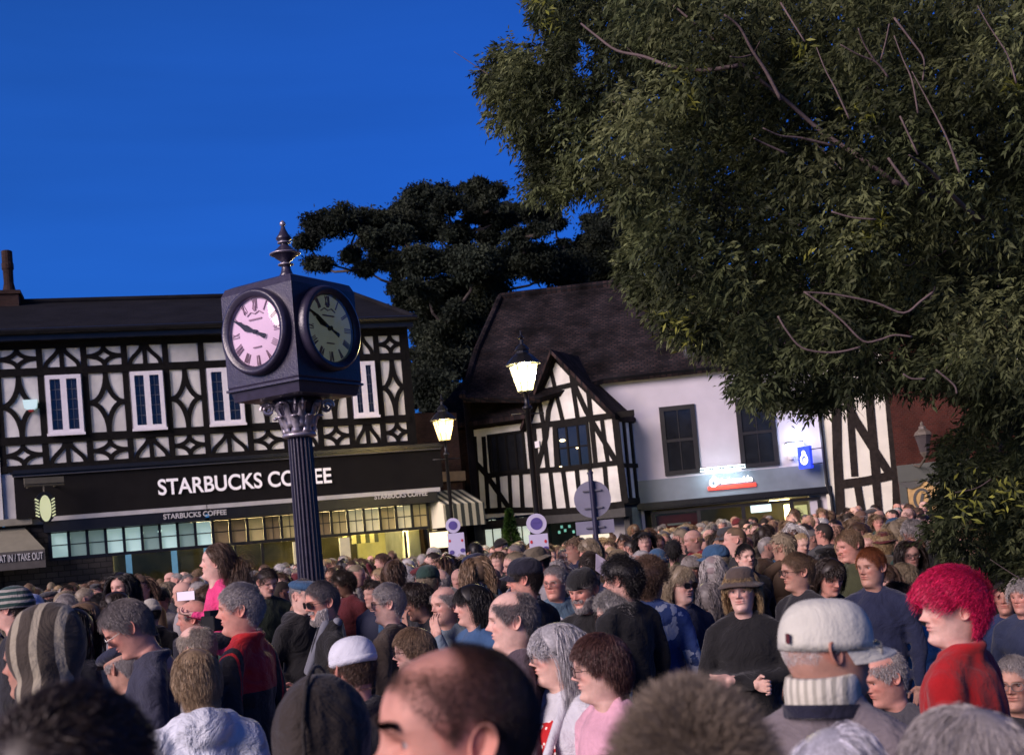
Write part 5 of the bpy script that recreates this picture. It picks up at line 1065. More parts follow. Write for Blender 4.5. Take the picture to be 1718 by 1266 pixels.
ST = {
 'short': dict(n=2600, len=.035, lift=.25, off=.010, grav=.12, noise=.18, w=.0040, seg=4, flow=(.1, -.2, 0)),
 'sidepart': dict(n=2800, len=.055, lift=.25, off=.014, grav=.2, noise=.12, w=.0042, seg=5, flow=(.35, .1, 0), back=.6),
 'crew': dict(n=3400, len=.012, lift=.55, off=.006, grav=.02, noise=.25, w=.0026, seg=2, cap=.4),
 'crewrec': dict(n=9000, len=.008, lift=.30, off=.004, grav=.02, noise=.22, w=.0013, seg=2, nocap=1, rec=.30),
 'neat': dict(n=4600, len=.105, lift=.2, off=.018, grav=.40, noise=.05, w=.0044, seg=7, cap=.5, bang=.05, hvar=.4, lv=.2, front=.42),
 'nape': dict(n=1100, len=.009, lift=.15, off=.003, grav=.3, noise=.1, w=.0022, seg=3, nocap=1, rec=1.0),
 'ring': dict(nocap=1, n=2600, len=.026, lift=.25, off=.009, grav=.25, noise=.2, w=.0036, seg=4, rec=1.0),
 'thin': dict(n=3200, len=.030, lift=.3, off=.008, grav=.15, noise=.2, w=.0034, seg=4, rec=.55, nocap=1),
 'bob': dict(n=2600, len=.20, lift=.35, off=.024, grav=.45, noise=.08, w=.0055, seg=9, part=.02, lv=.15, cap=.75, bang=.075),
 'long': dict(n=2600, len=.36, lift=.3, off=.020, grav=.5, noise=.08, w=.0060, seg=11, part=.01, lv=.25, cap=.75),
 'longbang': dict(n=3000, front=1.0, len=.31, lift=.3, off=.020, grav=.6, noise=.05, w=.0050, seg=11, part=.0, lv=.08, cap=.7, bang=.085),
 'shag': dict(n=3000, len=.085, lift=.45, off=.026, grav=.3, noise=.16, w=.0050, seg=6, cap=.75, bang=.07, back=1.0),
 'pixie': dict(n=4600, len=.080, lift=.30, off=.022, grav=.26, noise=.07, w=.0046, seg=6, cap=.6, bang=.072, back=1.0),
 'curly': dict(n=2600, len=.075, lift=.6, off=.034, grav=.06, noise=.25, w=.0050, seg=7, curl=.75, cap=.7),
 'spiky': dict(n=3600, len=.045, lift=.9, off=.05, grav=.0, noise=.22, w=.0030, seg=4, cap=.12, rec=.0),
 'quiff': dict(n=5200, len=.090, lift=.40, off=.040, grav=.16, noise=.06, w=.0042, seg=8, curl=.08, cap=.6, top=1.1, back=.75, hvar=.4, flow=(.1, -.6, .35)),
 'pony': dict(n=2400, len=.10, lift=.1, off=.010, grav=.02, noise=.06, w=.005, seg=6, cap=.7, flow=(0, 1.2, -.1)),
 'swept': dict(n=2800, len=.30, lift=.12, off=.016, grav=.30, noise=.06, w=.005, seg=11, cap=.7, flow=(0, 1.6, -.05), lv=.3, clearz=.3),
 'curlylong': dict(n=2600, len=.26, lift=.6, off=.04, grav=.28, noise=.2, w=.0060, seg=11, curl=.5, cap=.7),
}
_hc = {}
def get_hair(st, lod, seed=1):
    k = (st, lod, seed)
    if k not in _hc: _hc[k] = hair_mesh(ST[st], seed, lod)
    return _hc[k]
def beard_mesh(lod=1, seed=5, ln=.018):
    rr = np.random.default_rng(seed); n = 900*(1+lod); t = rr.uniform(-1.5, 1.5, n*2); z = rr.uniform(-.005, .085, n*2); a = np.abs(t); ok = (z < .03+.05*np.clip((a-.35)/.5, 0, 1)+.03*(a > 1.2)) | ((a < .45) & (z < .080) & (z > .069)) ; t, z = t[ok], z[ok]; n = len(t)
    p = np.stack(headpoint(t, z), -1); nrm = unit(p*np.array([1, 1, 0])+np.array([0, 0, -.01])); d = unit(nrm*.5+np.array([0, 0, -.8])+rr.normal(size=(n, 3))*.25); e = p+d*ln*rr.uniform(.5, 1, n)[:, None]; s_ = unit(np.cross(d, nrm))*.0022
    V = np.stack([p+s_, p-s_, e-s_*.2, e+s_*.2], 1).reshape(-1, 3); me = npmesh('beard', V, np.arange(4*n).reshape(-1, 4), HAIR, True); setfac(me, np.repeat(rr.uniform(.6, 1.4, n), 4)); return me
# ------------------------------------------------------------------ clothes
def cloth_mat(name, bump=.5, rough=.85, pattern=None, fine=120):
    m_ = bpy.data.materials.new(name); m_.use_nodes = True; nt = m_.node_tree; N = nt.nodes; L = nt.links; b = N['Principled BSDF']; b.inputs['Roughness'].default_value = rough; b.inputs['Specular IOR Level'].default_value = .25
    b.inputs['Sheen Weight'].default_value = .15
    oi = N.new('ShaderNodeObjectInfo'); t = N.new('ShaderNodeTexCoord'); n1 = N.new('ShaderNodeTexNoise'); n1.inputs['Scale'].default_value = 7; n1.inputs['Detail'].default_value = 5; L.new(t.outputs['Object'], n1.inputs['Vector'])
    r1 = N.new('ShaderNodeMapRange'); r1.inputs[1].default_value = .3; r1.inputs[2].default_value = .7; r1.inputs[3].default_value = .8; r1.inputs[4].default_value = 1.15; L.new(n1.outputs[0], r1.inputs[0])
    sc = N.new('ShaderNodeVectorMath'); sc.operation = 'SCALE'; L.new(oi.outputs['Color'], sc.inputs[0]); L.new(r1.outputs[0], sc.inputs['Scale']); src = sc.outputs[0]
    if pattern: src = pattern(N, L, t, src)
    L.new(src, b.inputs['Base Color'])
    n2 = N.new('ShaderNodeTexNoise'); n2.inputs['Scale'].default_value = 6; n2.inputs['Detail'].default_value = 6; n2.inputs['Roughness'].default_value = .6; n2.inputs['Distortion'].default_value = .8; L.new(t.outputs['Object'], n2.inputs['Vector'])
    bp = N.new('ShaderNodeBump'); bp.inputs['Strength'].default_value = min(1, bump*1.3); bp.inputs['Distance'].default_value = .07; L.new(n2.outputs[0], bp.inputs['Height'])
    n3 = N.new('ShaderNodeTexNoise'); n3.inputs['Scale'].default_value = fine; L.new(t.outputs['Object'], n3.inputs['Vector']); b2 = N.new('ShaderNodeBump'); b2.inputs['Strength'].default_value = .25; b2.inputs['Distance'].default_value = .004; L.new(n3.outputs[0], b2.inputs['Height']); L.new(bp.outputs[0], b2.inputs['Normal']); L.new(b2.outputs[0], b.inputs['Normal']); return m_
def pat_mix(kind, col, sc_=1.0, thr=.5, axis=2, rot=None):
    def f(N, L, t, src):
        mx = N.new('ShaderNodeMix'); mx.data_type = 'RGBA'; mx.inputs[7].default_value = (*col, 1); L.new(src, mx.inputs[6]); vec = t.outputs['Object']
        if kind == 'noise': n = N.new('ShaderNodeTexNoise'); n.inputs['Scale'].default_value = sc_; n.inputs['Detail'].default_value = 3; out = n.outputs[0]; L.new(vec, n.inputs['Vector'])
        elif kind == 'dots': n = N.new('ShaderNodeTexVoronoi'); n.inputs['Scale'].default_value = sc_; n.inputs['Randomness'].default_value = .5; out = n.outputs['Distance']; L.new(vec, n.inputs['Vector'])
        else:
            n = N.new('ShaderNodeTexWave'); n.inputs['Scale'].default_value = sc_; n.bands_direction = 'XYZ'[axis]; n.inputs['Distortion'].default_value = 1.5 if kind == 'zig' else .3; out = n.outputs['Fac'] if 'Fac' in n.outputs else n.outputs[1]; L.new(vec, n.inputs['Vector'])
        g_ = N.new('ShaderNodeMath'); g_.operation = 'LESS_THAN' if kind == 'dots' else 'GREATER_THAN'; g_.inputs[1].default_value = thr; L.new(out, g_.inputs[0]); L.new(g_.outputs[0], mx.inputs[0]); return mx.outputs[2]
    return f
CLOTH = cloth_mat('coat_cloth'); KNIT = cloth_mat('knit', .25, .95, fine=70); DENIM = cloth_mat('tie_dye_cotton', pattern=pat_mix('noise', (.40, .45, .55), 9, .56)); POLKA = cloth_mat('spotted_blouse', .3, pattern=pat_mix('dots', (.75, .65, .6), 30, .33)); PUFF = cloth_mat('padded_nylon', .9, .5)
CAMO = cloth_mat('mottled_cotton', pattern=pat_mix('noise', (.10, .085, .06), 14, .5))
def sphere_v(c, r, n=14, m_=10):
    V = []; F = []
    for i in range(m_+1):
        for j in range(n): ph = pi*i/m_; a = 2*pi*j/n; V.append((c[0]+r[0]*sin(ph)*cos(a), c[1]+r[1]*sin(ph)*sin(a), c[2]+r[2]*cos(ph)))
    F = [(i*n+j, (i+1)*n+j, (i+1)*n+(j+1) % n, i*n+(j+1) % n) for i in range(m_) for j in range(n)]; return V, F
def remesh(mb, voxel, smooth_it=4, nz_amp=.0, nz_sc=9, seed=0, name='m'):
    me = mb.mesh(name, []); o = bpy.data.objects.new('t', me); COL.objects.link(o); r_ = o.modifiers.new('r', 'REMESH'); r_.mode = 'VOXEL'; r_.voxel_size = voxel; r_.use_smooth_shade = True
    s_ = o.modifiers.new('s', 'SMOOTH'); s_.iterations = smooth_it; s_.factor = .6
    dg = bpy.context.evaluated_depsgraph_get(); out = bpy.data.meshes.new_from_object(o.evaluated_get(dg)); bpy.data.objects.remove(o); bpy.data.meshes.remove(me); out.name = name
    if nz_amp:
        from mathutils import noise as mn
        n = len(out.vertices); co = np.empty(n*3, np.float32); out.vertices.foreach_get('co', co); co = co.reshape(-1, 3); no = np.empty(n*3, np.float32); out.vertices.foreach_get('normal', no); no = no.reshape(-1, 3)
        o_ = Vector((seed*3.1, 1.7*seed, 0)); d = np.array([mn.fractal(Vector((c[0]*nz_sc, c[1]*nz_sc, c[2]*nz_sc*.6))+o_, 1.0, 2.1, 3) for c in co]); co = co+no*(d*nz_amp)[:, None]; out.vertices.foreach_set('co', co.ravel()); out.update()
    return out
def capsule(mb, a, b, ra, rb, n=12, flat=1.0):
    a, b = Vector(a), Vector(b); k = 6; d = (b-a); L_ = d.length or 1e-4; dn = d/L_; pts = [a-dn*ra*cos(pi/2*i/3) for i in range(0, 3)]+[a+d*(i/k) for i in range(k+1)]+[b+dn*rb*sin(pi/2*i/3) for i in range(1, 4)]
    rs = [max(.002, ra*sin(pi/2*i/3)) for i in range(0, 3)]+[ra+(rb-ra)*i/k for i in range(k+1)]+[max(.002, rb*cos(pi/2*i/3)) for i in range(1, 4)]; mb.tube(pts, rs, n)
ARM = dict(down=((.245, .03, 1.10), (.235, -.05, .86)), fold=((.255, -.03, 1.13), (-.02, -.21, 1.10)), cross=((.25, -.05, 1.12), (-.09, -.20, 1.13)), phone=((.25, -.16, 1.20), (.13, -.33, 1.42)), face=((.20, -.20, 1.14), (.09, -.19, 1.42)), hold=((.25, -.06, 1.13), (.10, -.28, 1.18)), up=((.27, -.13, 1.45), (.20, -.28, 1.70)), pocket=((.28, .06, 1.12), (.20, -.08, .95)))
def coat_mesh(left='down', right='down', fat=1.0, collar='plain', fem=0, voxel=.014, seed=1, puff=0):
    mb = MB(); w = .185*(1-.07*fem)
    for c_, r_ in (((0, .0, 1.26), (w*fat, .122*fat, .21)), ((0, -.012-.02*(fat-1), 1.06), (.172*fat, .128*fat*fat, .21)), ((0, .005, .90), (.182*fat, .13*fat, .16)), ((0, .015, 1.33), (w*.98, .10, .10))): mb.add(*sphere_v(c_, r_))
    for s in (-1, 1):
        capsule(mb, (s*.05, .02, 1.445), (s*(w-.02), .012, 1.375), .055, .062)
        e, h = ARM[left if s > 0 else right]; e = (e[0]*s, e[1], e[2]); h = (h[0]*s, h[1], h[2]); capsule(mb, (s*(w-.005), .012, 1.365), e, .066+.012*puff, .052+.012*puff); capsule(mb, e, h, .052+.014*puff, .037+.008*puff)
    mb.add(*sphere_v((0, .015, 1.44), (.075, .075, .05)))
    if collar == 'hood': mb.add(*sphere_v((0, .085, 1.43), (.115, .07, .085))); capsule(mb, (-.10, .03, 1.45), (-.04, -.07, 1.36), .04, .03); capsule(mb, (.10, .03, 1.45), (.04, -.07, 1.36), .04, .03)
    if collar in ('stand', 'hood', 'turn'):
        n = 16
        for i in range(n):
            a0, a1 = 2*pi*i/n, 2*pi*(i+1)/n; h = 1.485 if collar != 'turn' else 1.50
            f = lambda a: ((.070)*sin(a), .012-.070*cos(a), h-.035*max(0, cos(a)))
            capsule(mb, f(a0), f(a1), .020, .020, 8)
    if collar == 'hoodup':
        mb.add(*sphere_v((0, .03, 1.655), (.118, .135, .155))); mb.add(*sphere_v((0, .03, 1.50), (.115, .115, .10)))
    return remesh(mb, voxel, 5, .011, 8, seed, 'coat')
_cc = {}
def get_coat(*a):
    if a not in _cc: _cc[a] = coat_mesh(*a[:5], seed=len(_cc), voxel=a[5] if len(a) > 5 else .016, puff=a[6] if len(a) > 6 else 0)
    return _cc[a]
def trousers_mesh():
    mb = MB(); mb.add(*sphere_v((0, .01, .90), (.165, .115, .12)))
    for s in (-1, 1): capsule(mb, (s*.085, .01, .86), (s*.095, 0, .48), .085, .060); capsule(mb, (s*.095, 0, .48), (s*.10, .02, .10), .058, .05)
    return remesh(mb, .03, 3, name='trousers')
def shoes_mesh():
    mb = MB()
    for s in (-1, 1): mb.add(*sphere_v((s*.10, -.04, .04), (.045, .13, .045), 10, 6))
    return mb.mesh('shoes', [], True)
TROU = trousers_mesh(); TROU.materials.append(CLOTH); SHOE = shoes_mesh(); SHOE.materials.append(M['black_paint'])
# hands with five fingers
def hand_mesh(curl=.5, side=1, lod=1):
    mb = MB(); mb.add(*sphere_v((0, 0, -.048), (.040, .014, .050))); capsule(mb, (0, 0, .03), (0, 0, -.02), .026, .027)
    for i, (x, L_) in enumerate(((-.030, .066), (-.010, .078), (.011, .074), (.030, .058))):
        p = Vector((x, 0, -.088)); a = .15; 
        capsule(mb, (x*.8, 0, -.05), p, .0105, .0095)
        for k, f in enumerate((.45, .32, .26)):
            a += curl*(.9 if k else .5); q = p+Vector((x*.06, -sin(a)*L_*f, -cos(a)*L_*f)); capsule(mb, p, q, .0092-.0008*k, .0086-.0009*k, 8); p = q
    s = side; p = Vector((s*.034, -.004, -.030)); q = Vector((s*.058, -.022, -.060)); r_ = Vector((s*.058, -.036, -.088)); capsule(mb, (s*.02, 0, -.02), p, .014, .012); capsule(mb, p, q, .012, .0105); capsule(mb, q, r_, .0105, .008)
    me = remesh(mb, .0045, 2, name='hand'); me.materials.append(SKIN); ca = me.attributes.new('Col', 'FLOAT_COLOR', 'POINT'); ca.data.foreach_set('color', np.ones(len(me.vertices)*4, np.float32)); return me
HANDS = {(s, c): hand_mesh(c, s) for s in (-1, 1) for c in (.35, .8)}
# hats
def dome(mb, rx, ry, rz, c, t0=0, n=36, m_=12, zmin=0.0, flat=1.0, rib=0, ribd=0):
    rows = []
    for i in range(m_+1):
        ph = pi/2*(1-i/m_)
        row = []
        for j in range(n):
            a = 2*pi*j/n; k = 1+(ribd*cos(a*rib) if rib else 0); row.append((c[0]+rx*k*cos(a)*sin(max(ph, .0001))**flat, c[1]+ry*k*sin(a)*sin(max(ph, .0001))**flat, c[2]+rz*cos(ph)))
        rows.append(row)
    mb.grid(rows, n, m_+1, True)
def hat_mesh(kind):
    mb = MB()
    if kind in ('cap', 'capback', 'military'):
        zb, h = (.165, .088) if kind != 'military' else (.140, .098); kx = 1 if kind != 'military' else .96; fl = .8 if kind != 'military' else .62
        dome(mb, .088*kx, .116*kx, h, (0, .004, zb), flat=fl, m_=14)
        n = 36; mb.grid([[(.088*kx*cos(2*pi*j/n), .004+.116*kx*sin(2*pi*j/n), zb) for j in range(n)], [(.085*cos(2*pi*j/n), .004+.112*sin(2*pi*j/n), zb-.022) for j in range(n)], [(.082*cos(2*pi*j/n), .004+.108*sin(2*pi*j/n), zb-.020) for j in range(n)]], n, 3, True)
        s = -1 if kind != 'capback' else 1; rows = []
        for i in range(6):
            r_ = i/5; rows.append([((.080+.004*r_)*cos(a)*(1-.10*r_), s*(.100*sin(a)+.068*r_*sin(a)**.6)+.004, zb-.010-.020*r_-.018*(cos(a)**2)*(.4+r_)*.9) for a in np.linspace(.16, pi-.16, 17)])
        mb.grid(rows, 17, 6); up = [[(x, y, z-.004) for x, y, z in r0] for r0 in rows]; mb.grid(up, 17, 6)
        if kind != 'military': mb.lathe([(.008, 0), (.007, .006), (.002, .008)], (0, .004, zb+h-.002), 8)
    elif kind == 'skull': dome(mb, .092, .122, .090, (0, .010, .160), flat=.75); mb.lathe([(.086, -.03), (.093, -.015), (.0925, .0)], (0, .010, .160), 40, sy=1.32)
    elif kind == 'beanie': dome(mb, .090, .116, .110, (0, .008, .145), flat=.85, rib=40, ribd=.008, n=160); mb.lathe([(.088, -.03), (.096, -.028), (.098, .0), (.094, .02), (.088, .021)], (0, .008, .150), 60, sy=1.24)
    elif kind == 'flat':
        mb.add(*sphere_v((0, -.012, .190), (.094, .135, .044), 28, 12)); rows = [[((.075)*cos(a), -.095-.055*sin(a)*r_, .170-.012*r_) for a in np.linspace(.2, pi-.2, 11)] for r_ in (0, .5, 1)]; mb.grid(rows, 11, 3)
    elif kind == 'bucket':
        dome(mb, .088, .112, .080, (0, .004, .180), flat=.55); n = 40; rows = []
        for r_, z_ in ((0, .180), (.25, .170), (.6, .158), (1, .150), (1.0, .146), (.5, .156), (0, .174)): rows.append([((.088+.048*r_)*cos(2*pi*j/n), .004+(.112+.048*r_)*sin(2*pi*j/n), z_+.006*sin(3*2*pi*j/n)*r_) for j in range(n)])
        mb.grid(rows, n, len(rows), True)
    elif kind == 'band': mb.lathe([(.0905, -.008), (.0925, -.006), (.0925, .014), (.0905, .016)], (0, .004, .178), 40, sy=1.27)
    elif kind == 'headband': mb.lathe([(.082, -.015), (.088, -.012), (.088, .02), (.082, .022)], (0, .003, .168), 40, sy=1.30)
    return mb.mesh('hat', [], True)
_ht = {}
def get_hat(kind, m_):
    k = (kind, m_.name)
    if k not in _ht: me = hat_mesh(kind); me.materials.append(m_); _ht[k] = me
    return _ht[k]
GLM = mat('spectacle_frame', (.03, .02, .02), .3, .1, metal=.3); GLS = mat('metal_frame', (.35, .33, .30), .3, .1, metal=.8)
LENS = clear_glass('lens', (.86, .86, .88)); LENSD = mat('dark_lens', (.01, .01, .012), .08, .1, spec=.8)
def glasses_mesh(rect=1, dark=False, metal=False):
    mb = MB()
    for s in (-1, 1):
        n = 20; P_ = []
        for j in range(n+1): a = 2*pi*j/n; P_.append((s*.032+.0255*np.sign(cos(a))*abs(cos(a))**.7, -.112+.0025*abs(s*.032+.0255*cos(a))/.03, .117+.0185*np.sign(sin(a))*abs(sin(a))**.7))
        mb.tube(P_, .0016 if metal else .0022, 5, False); mb.cur = 1; mb.add([(x, y, z) for x, y, z in P_[:-1]], [tuple(range(n))]); mb.cur = 0
        mb.tube([(s*.0575, -.108, .122), (s*.072, -.085, .122), (s*.081, 0, .122), (s*.081, .014, .112)], .0018, 5)
    mb.tube([(-.008, -.112, .121), (0, -.115, .124), (.008, -.112, .121)], .0018, 5)
    return mb.mesh('glasses', [GLS if metal else GLM, LENSD if dark else LENS], False)
GLA = {'g': glasses_mesh(), 'm': glasses_mesh(metal=True), 'd': glasses_mesh(dark=True)}
_bd = {}
def get_body(lod, jaw=1.0, fem=0.0, beard=0.0):
    k = (lod, jaw, fem, beard)
    if k not in _bd: _bd[k] = body_mesh(*k)
    return _bd[k]
BEARD = {0: None, 1: None}
# ------------------------------------------------------------------ a person
SKINS = {'p': (.53, .31, .25), 'f': (.60, .38, .31), 'r': (.52, .26, .20), 't': (.34, .19, .13), 'b': (.14, .075, .05), 'o': (.40, .22, .16)}
HC = dict(grey=(.38, .35, .335), white=(.60, .58, .56), black=(.010, .008, .008), dark=(.028, .018, .013), brown=(.10, .058, .036), mid=(.20, .13, .075), blond=(.42, .30, .16), ash=(.30, .24, .16), pink=(.62, .015, .09), red=(.24, .08, .03), saltpep=(.19, .17, .165))
def onp(name, me, root, color=None, loc=(0, 0, 0), rot=(0, 0, 0), scale=None, link_mat=None):
    o = bpy.data.objects.new(name, me); COL.objects.link(o); o.parent = root; o.location = loc; o.rotation_euler = rot
    if scale: o.scale = scale
    if color: o.color = (*color, 1)
    if link_mat: o.material_slots[0].link = 'OBJECT'; o.material_slots[0].material = link_mat
    return o
def person(px, py, hp, label, yaw=-90, pitch=0, roll=0, byaw=None, hair='short', hc='brown', skin='p', coat=(.03, .03, .035), coatm=None, pose=('down', 'down'), fat=1.0, collar='plain', fem=0, lod=1, hat=None, hatc=(.03, .03, .04), hatm=None, glasses=None, beard=None, jaw=1.0, hands=True, group=None, cat='person', Y=None, seed=1, trou=(.02, .022, .035), hscale=1.0, puff=0, bscale=1.0, cvox=None):
    """px, py: picture column and row of the eyes' height at the head's axis; hp: chin to crown in picture rows, which gives the distance"""
    Y = Y or .235*hscale*FPX/hp; c = P(px, py, Y); ez = .12*hscale; zc = c.z-ez; root = empty('person', (c.x, c.y, 0), 0, label, cat, group)
    byaw = yaw*.6 if byaw is None else byaw; S = bscale; zs = zc-1.493*S
    hr = (radians(pitch), radians(roll), radians(yaw)); Rz = Matrix.Rotation(radians(yaw), 3, 'Z')
    # the head turns about the base of the neck
    piv = Vector((0, 0, zc-.06)); Rh = (Matrix.Rotation(radians(yaw), 3, 'Z')@Matrix.Rotation(radians(roll), 3, 'Y')@Matrix.Rotation(radians(pitch), 3, 'X')); off = Rh@Vector((0, 0, .12))
    hl = Vector((0, 0, zc+.12*hscale))-Rh@Vector((0, 0, .12*hscale)); re = Rh.to_euler(); vr = random.Random(int(px*31+py*7)); hs = (hscale*vr.uniform(.94, 1.06), hscale*vr.uniform(.96, 1.04), hscale*vr.uniform(.95, 1.05))
    b = onp('body', get_body(lod, jaw, fem, beard if isinstance(beard, float) else 0.0), root, SKINS[skin], hl, re, hs)
    if beard and not isinstance(beard, float):
        if BEARD[min(lod, 1)] is None: BEARD[min(lod, 1)] = beard_mesh(min(lod, 1))
        onp('beard', BEARD[min(lod, 1)], root, HC[beard], hl, re, hs)
    if hair: onp('hair', get_hair(hair, lod, seed), root, HC[hc] if isinstance(hc, str) else hc, hl, re, hs)
    if hat: onp('hat', get_hat(hat, hatm or CLOTH), root, hatc, hl, re, hs)
    if glasses: onp('glasses', GLA[glasses], root, None, hl, re, hs)
    br = radians(byaw); nv = Vector((0, 0, 0))-Matrix.Rotation(br, 3, 'Z')@Vector((0, -.012, 0))+Rh@Vector((0, 0, -.06))*0
    # keep the collar under the tilted neck
    nb = hl+Rh@Vector((0, .012, -.075*hscale)); nv = Vector((nb.x, nb.y, 0))*.75
    cm = get_coat(pose[0], pose[1], fat, collar, fem, cvox or (.016 if lod else .022), puff)
    co = onp('coat', cm, root, coat, (nv.x, nv.y, zs), (0, 0, br), (S, S, S))
    if not cm.materials: cm.materials.append(CLOTH)
    if coatm: co.material_slots[0].link = 'OBJECT'; co.material_slots[0].material = coatm
    hipz = zs+.90*S; onp('trousers', TROU, root, trou, (nv.x, nv.y, 0), (0, 0, br), (S, S, max(.2, hipz/.90)))
    onp('shoes', SHOE, root, None, (nv.x, nv.y, 0), (0, 0, br), (S, S, S))
    if hands and lod:
        for s, ps in ((1, pose[0]), (-1, pose[1])):
            e, h = ARM[ps]; e = Vector((e[0]*s, e[1], e[2])); h = Vector((h[0]*s, h[1], h[2])); d = (h-e).normalized(); z = -d; x = Vector((1, 0, 0)); 
            if abs(z.x) > .8: x = Vector((0, 0, 1))
            y = z.cross(x).normalized(); x = y.cross(z); Mx = Matrix((x, y, z)).transposed()
            if ps in ('phone', 'face', 'up', 'hold'): pass
            Mb = Matrix.Rotation(br, 3, 'Z'); pos = Mb@((h+d*.005)*S)+Vector((nv.x, nv.y, zs)); onp('hand', HANDS[(-s, .8 if ps in ('phone', 'hold', 'cross', 'fold') else .35)], root, SKINS[skin], pos, (Mb@Mx).to_euler(), (S, S, S))
    return root
# ------------------------------------------------------------------ the people one can tell apart
DK = (.018, .018, .022); NAVY = (.015, .02, .05); BLK = (.009, .009, .010)
WCAP = cloth_mat('white_canvas', .22, .8); 
big = dict(lod=2, cvox=.011)
# front row
person(128, 1335, 330, 'very large dark brown back of head filling the bottom left corner', yaw=150, hair='short', hc='dark', coat=DK, pose=('down', 'down'), seed=2, byaw=150, **big)
person(768, 1222, 300, 'man in the foreground with cropped dark hair and thick eyebrow looking left', yaw=-74, hair='crewrec', hc='dark', skin='r', coat=DK, jaw=1.05, byaw=-60, beard=2.0, seed=3, **big)
person(1168, 1352, 296, 'back of a large sandy grey spiky haired head at the bottom centre right', yaw=178, hair='spiky', hc=(.20, .16, .12), skin='r', coat=DK, byaw=180, seed=4, **big)
person(1628, 1318, 232, 'large swept grey haired head at the bottom right corner', yaw=-140, hair='pixie', hc='grey', skin='r', coat=DK, byaw=-150, pitch=8, seed=5, **big)
person(1412, 1340, 205, 'top of a pale blue white haired head at the bottom edge beside the grey jumper', yaw=170, hair='bob', hc=(.62, .62, .68), coat=(.2, .2, .25), byaw=170, **big)
person(548, 1262, 165, 'person seen from behind in a plain dark brown hood', yaw=175, hair=None, coat=(.028, .022, .018), collar='hoodup', byaw=175, **big)
wc = person(1388, 1082, 168, 'man in a white peaked cap with ribbed collar facing right', yaw=98, hair='nape', hc='white', skin='o', coat=(.16, .14, .15), collar='turn', hat='military', hatc=(.58, .58, .50), hatm=WCAP, glasses='m', byaw=150, pitch=4, **big)
person(1597, 1022, 110, 'person with a bright pink quiff in a red jumper looking left', yaw=-88, hair='quiff', hc='pink', skin='f', coat=(.32, .008, .011), coatm=KNIT, byaw=-130, fat=1.18, collar='stand', **big)
person(937, 1096, 99, 'woman with long straight silver hair and glasses in a white jacket and red spotted top', yaw=-84, hair='longbang', hc=(.48, .47, .48), skin='f', coat=(.55, .56, .60), collar='stand', glasses='m', fem=1, byaw=-62, **big)
person(1008, 1118, 106, 'woman with short brown hair and dark glasses in a pale pink top', yaw=-86, hair='neat', hc=(.085, .038, .03), skin='f', coat=(.62, .34, .42), glasses='g', fem=1, byaw=-60, pitch=3, **big)
person(861, 1040, 96, 'balding grey haired man in profile with a purple grey jacket', yaw=-88, hair='thin', hc='saltpep', skin='f', coat=(.075, .055, .07), collar='stand', byaw=-95, jaw=1.05, **big)
person(695, 1093, 72, 'woman with blond fringe and glasses behind the foreground man', yaw=-80, hair='neat', hc=(.26, .17, .10), skin='f', coat=DK, glasses='g', fem=1, **big)
person(592, 1118, 96, 'person in a pale white flat cap seen from behind', yaw=-142, hair='short', hc='brown', skin='r', coat=DK, hat='skull', hatc=(.62, .64, .70), hatm=WCAP, pitch=10, byaw=-150, **big)
person(330, 1140, 96, 'woman with short blond brown hair seen from behind in a padded white coat', yaw=-155, pitch=14, hair='neat', hc=(.30, .21, .12), skin='f', coat=(.62, .66, .74), coatm=PUFF, collar='hood', fem=1, byaw=-160, puff=1, **big)
person(330, 1088, 76, 'pale grey haired head just above the blond brown haired woman', yaw=-120, hair='thin', hc=(.40, .36, .30), skin='f', coat=(.3, .3, .33), **big)
person(397, 1133, 62, 'small curly grey haired head beside the padded white coat', yaw=160, hair='curly', hc='saltpep', coat=DK)
person(208, 1118, 78, 'man in a navy flat cap bowing his head beside the striped hood', yaw=-118, pitch=18, hair='ring', hc='grey', skin='o', coat=DK, hat='flat', hatc=(.015, .018, .04), byaw=-120, **big)
person(215, 1052, 88, 'grey haired man in glasses looking down in a navy coat', yaw=-72, pitch=30, hair='sidepart', hc='saltpep', skin='r', coat=(.03, .032, .055), collar='stand', glasses='m', byaw=-75, **big)
person(122, 1058, 66, 'woman with long dark hair and spectacles in profile behind the bowed cap', yaw=-84, hair='long', hc='black', skin='p', coat=DK, glasses='g', fem=1, lod=1)
# striped hood and zigzag knit hat
sh = person(62, 1108, 118, 'person in a brown and cream striped knitted hood at the left edge', yaw=-95, hair=None, skin='o', coat=(.055, .045, .035), coatm=None, collar='hoodup', byaw=-95, lod=1, cvox=.011)
person(22, 1018, 68, 'person in a dark green zigzag bobble hat at the left edge', yaw=-100, hair='short', hc='dark', coat=DK, hat='beanie', hatc=(.02, .05, .045), hatm=cloth_mat('zigzag_knit', .3, .95, pattern=pat_mix('zig', (.28, .27, .24), 9, .62), fine=60))
person(55, 1022, 44, 'person in a pale blue knitted hat behind the zigzag hat', yaw=150, hair='short', hc='grey', coat=DK, hat='beanie', hatc=(.30, .38, .62), hatm=KNIT)
person(404, 1022, 80, 'grey haired man in a red and black track jacket looking left', yaw=-84, hair='short', hc='grey', skin='r', coat=(.50, .012, .014), coatm=cloth_mat('red_black_track', .5, .6, pattern=lambda N, L, t, src: trackpat(N, L, t, src)) if False else None, collar='stand', byaw=-105, **big)
person(326, 1036, 62, 'bald man holding a black camera below the girl in pink', yaw=-88, hair='ring', hc='saltpep', skin='r', coat=DK, byaw=-60, pose=('hold', 'hold'))
person(541, 1010, 64, 'bearded man in dark glasses and black coat smiling beside the clock column', yaw=-58, hair='short', hc='saltpep', skin='r', coat=BLK, glasses='d', beard='grey', byaw=-75, pitch=6, pose=('pocket', 'fold'), collar='stand', lod=2)
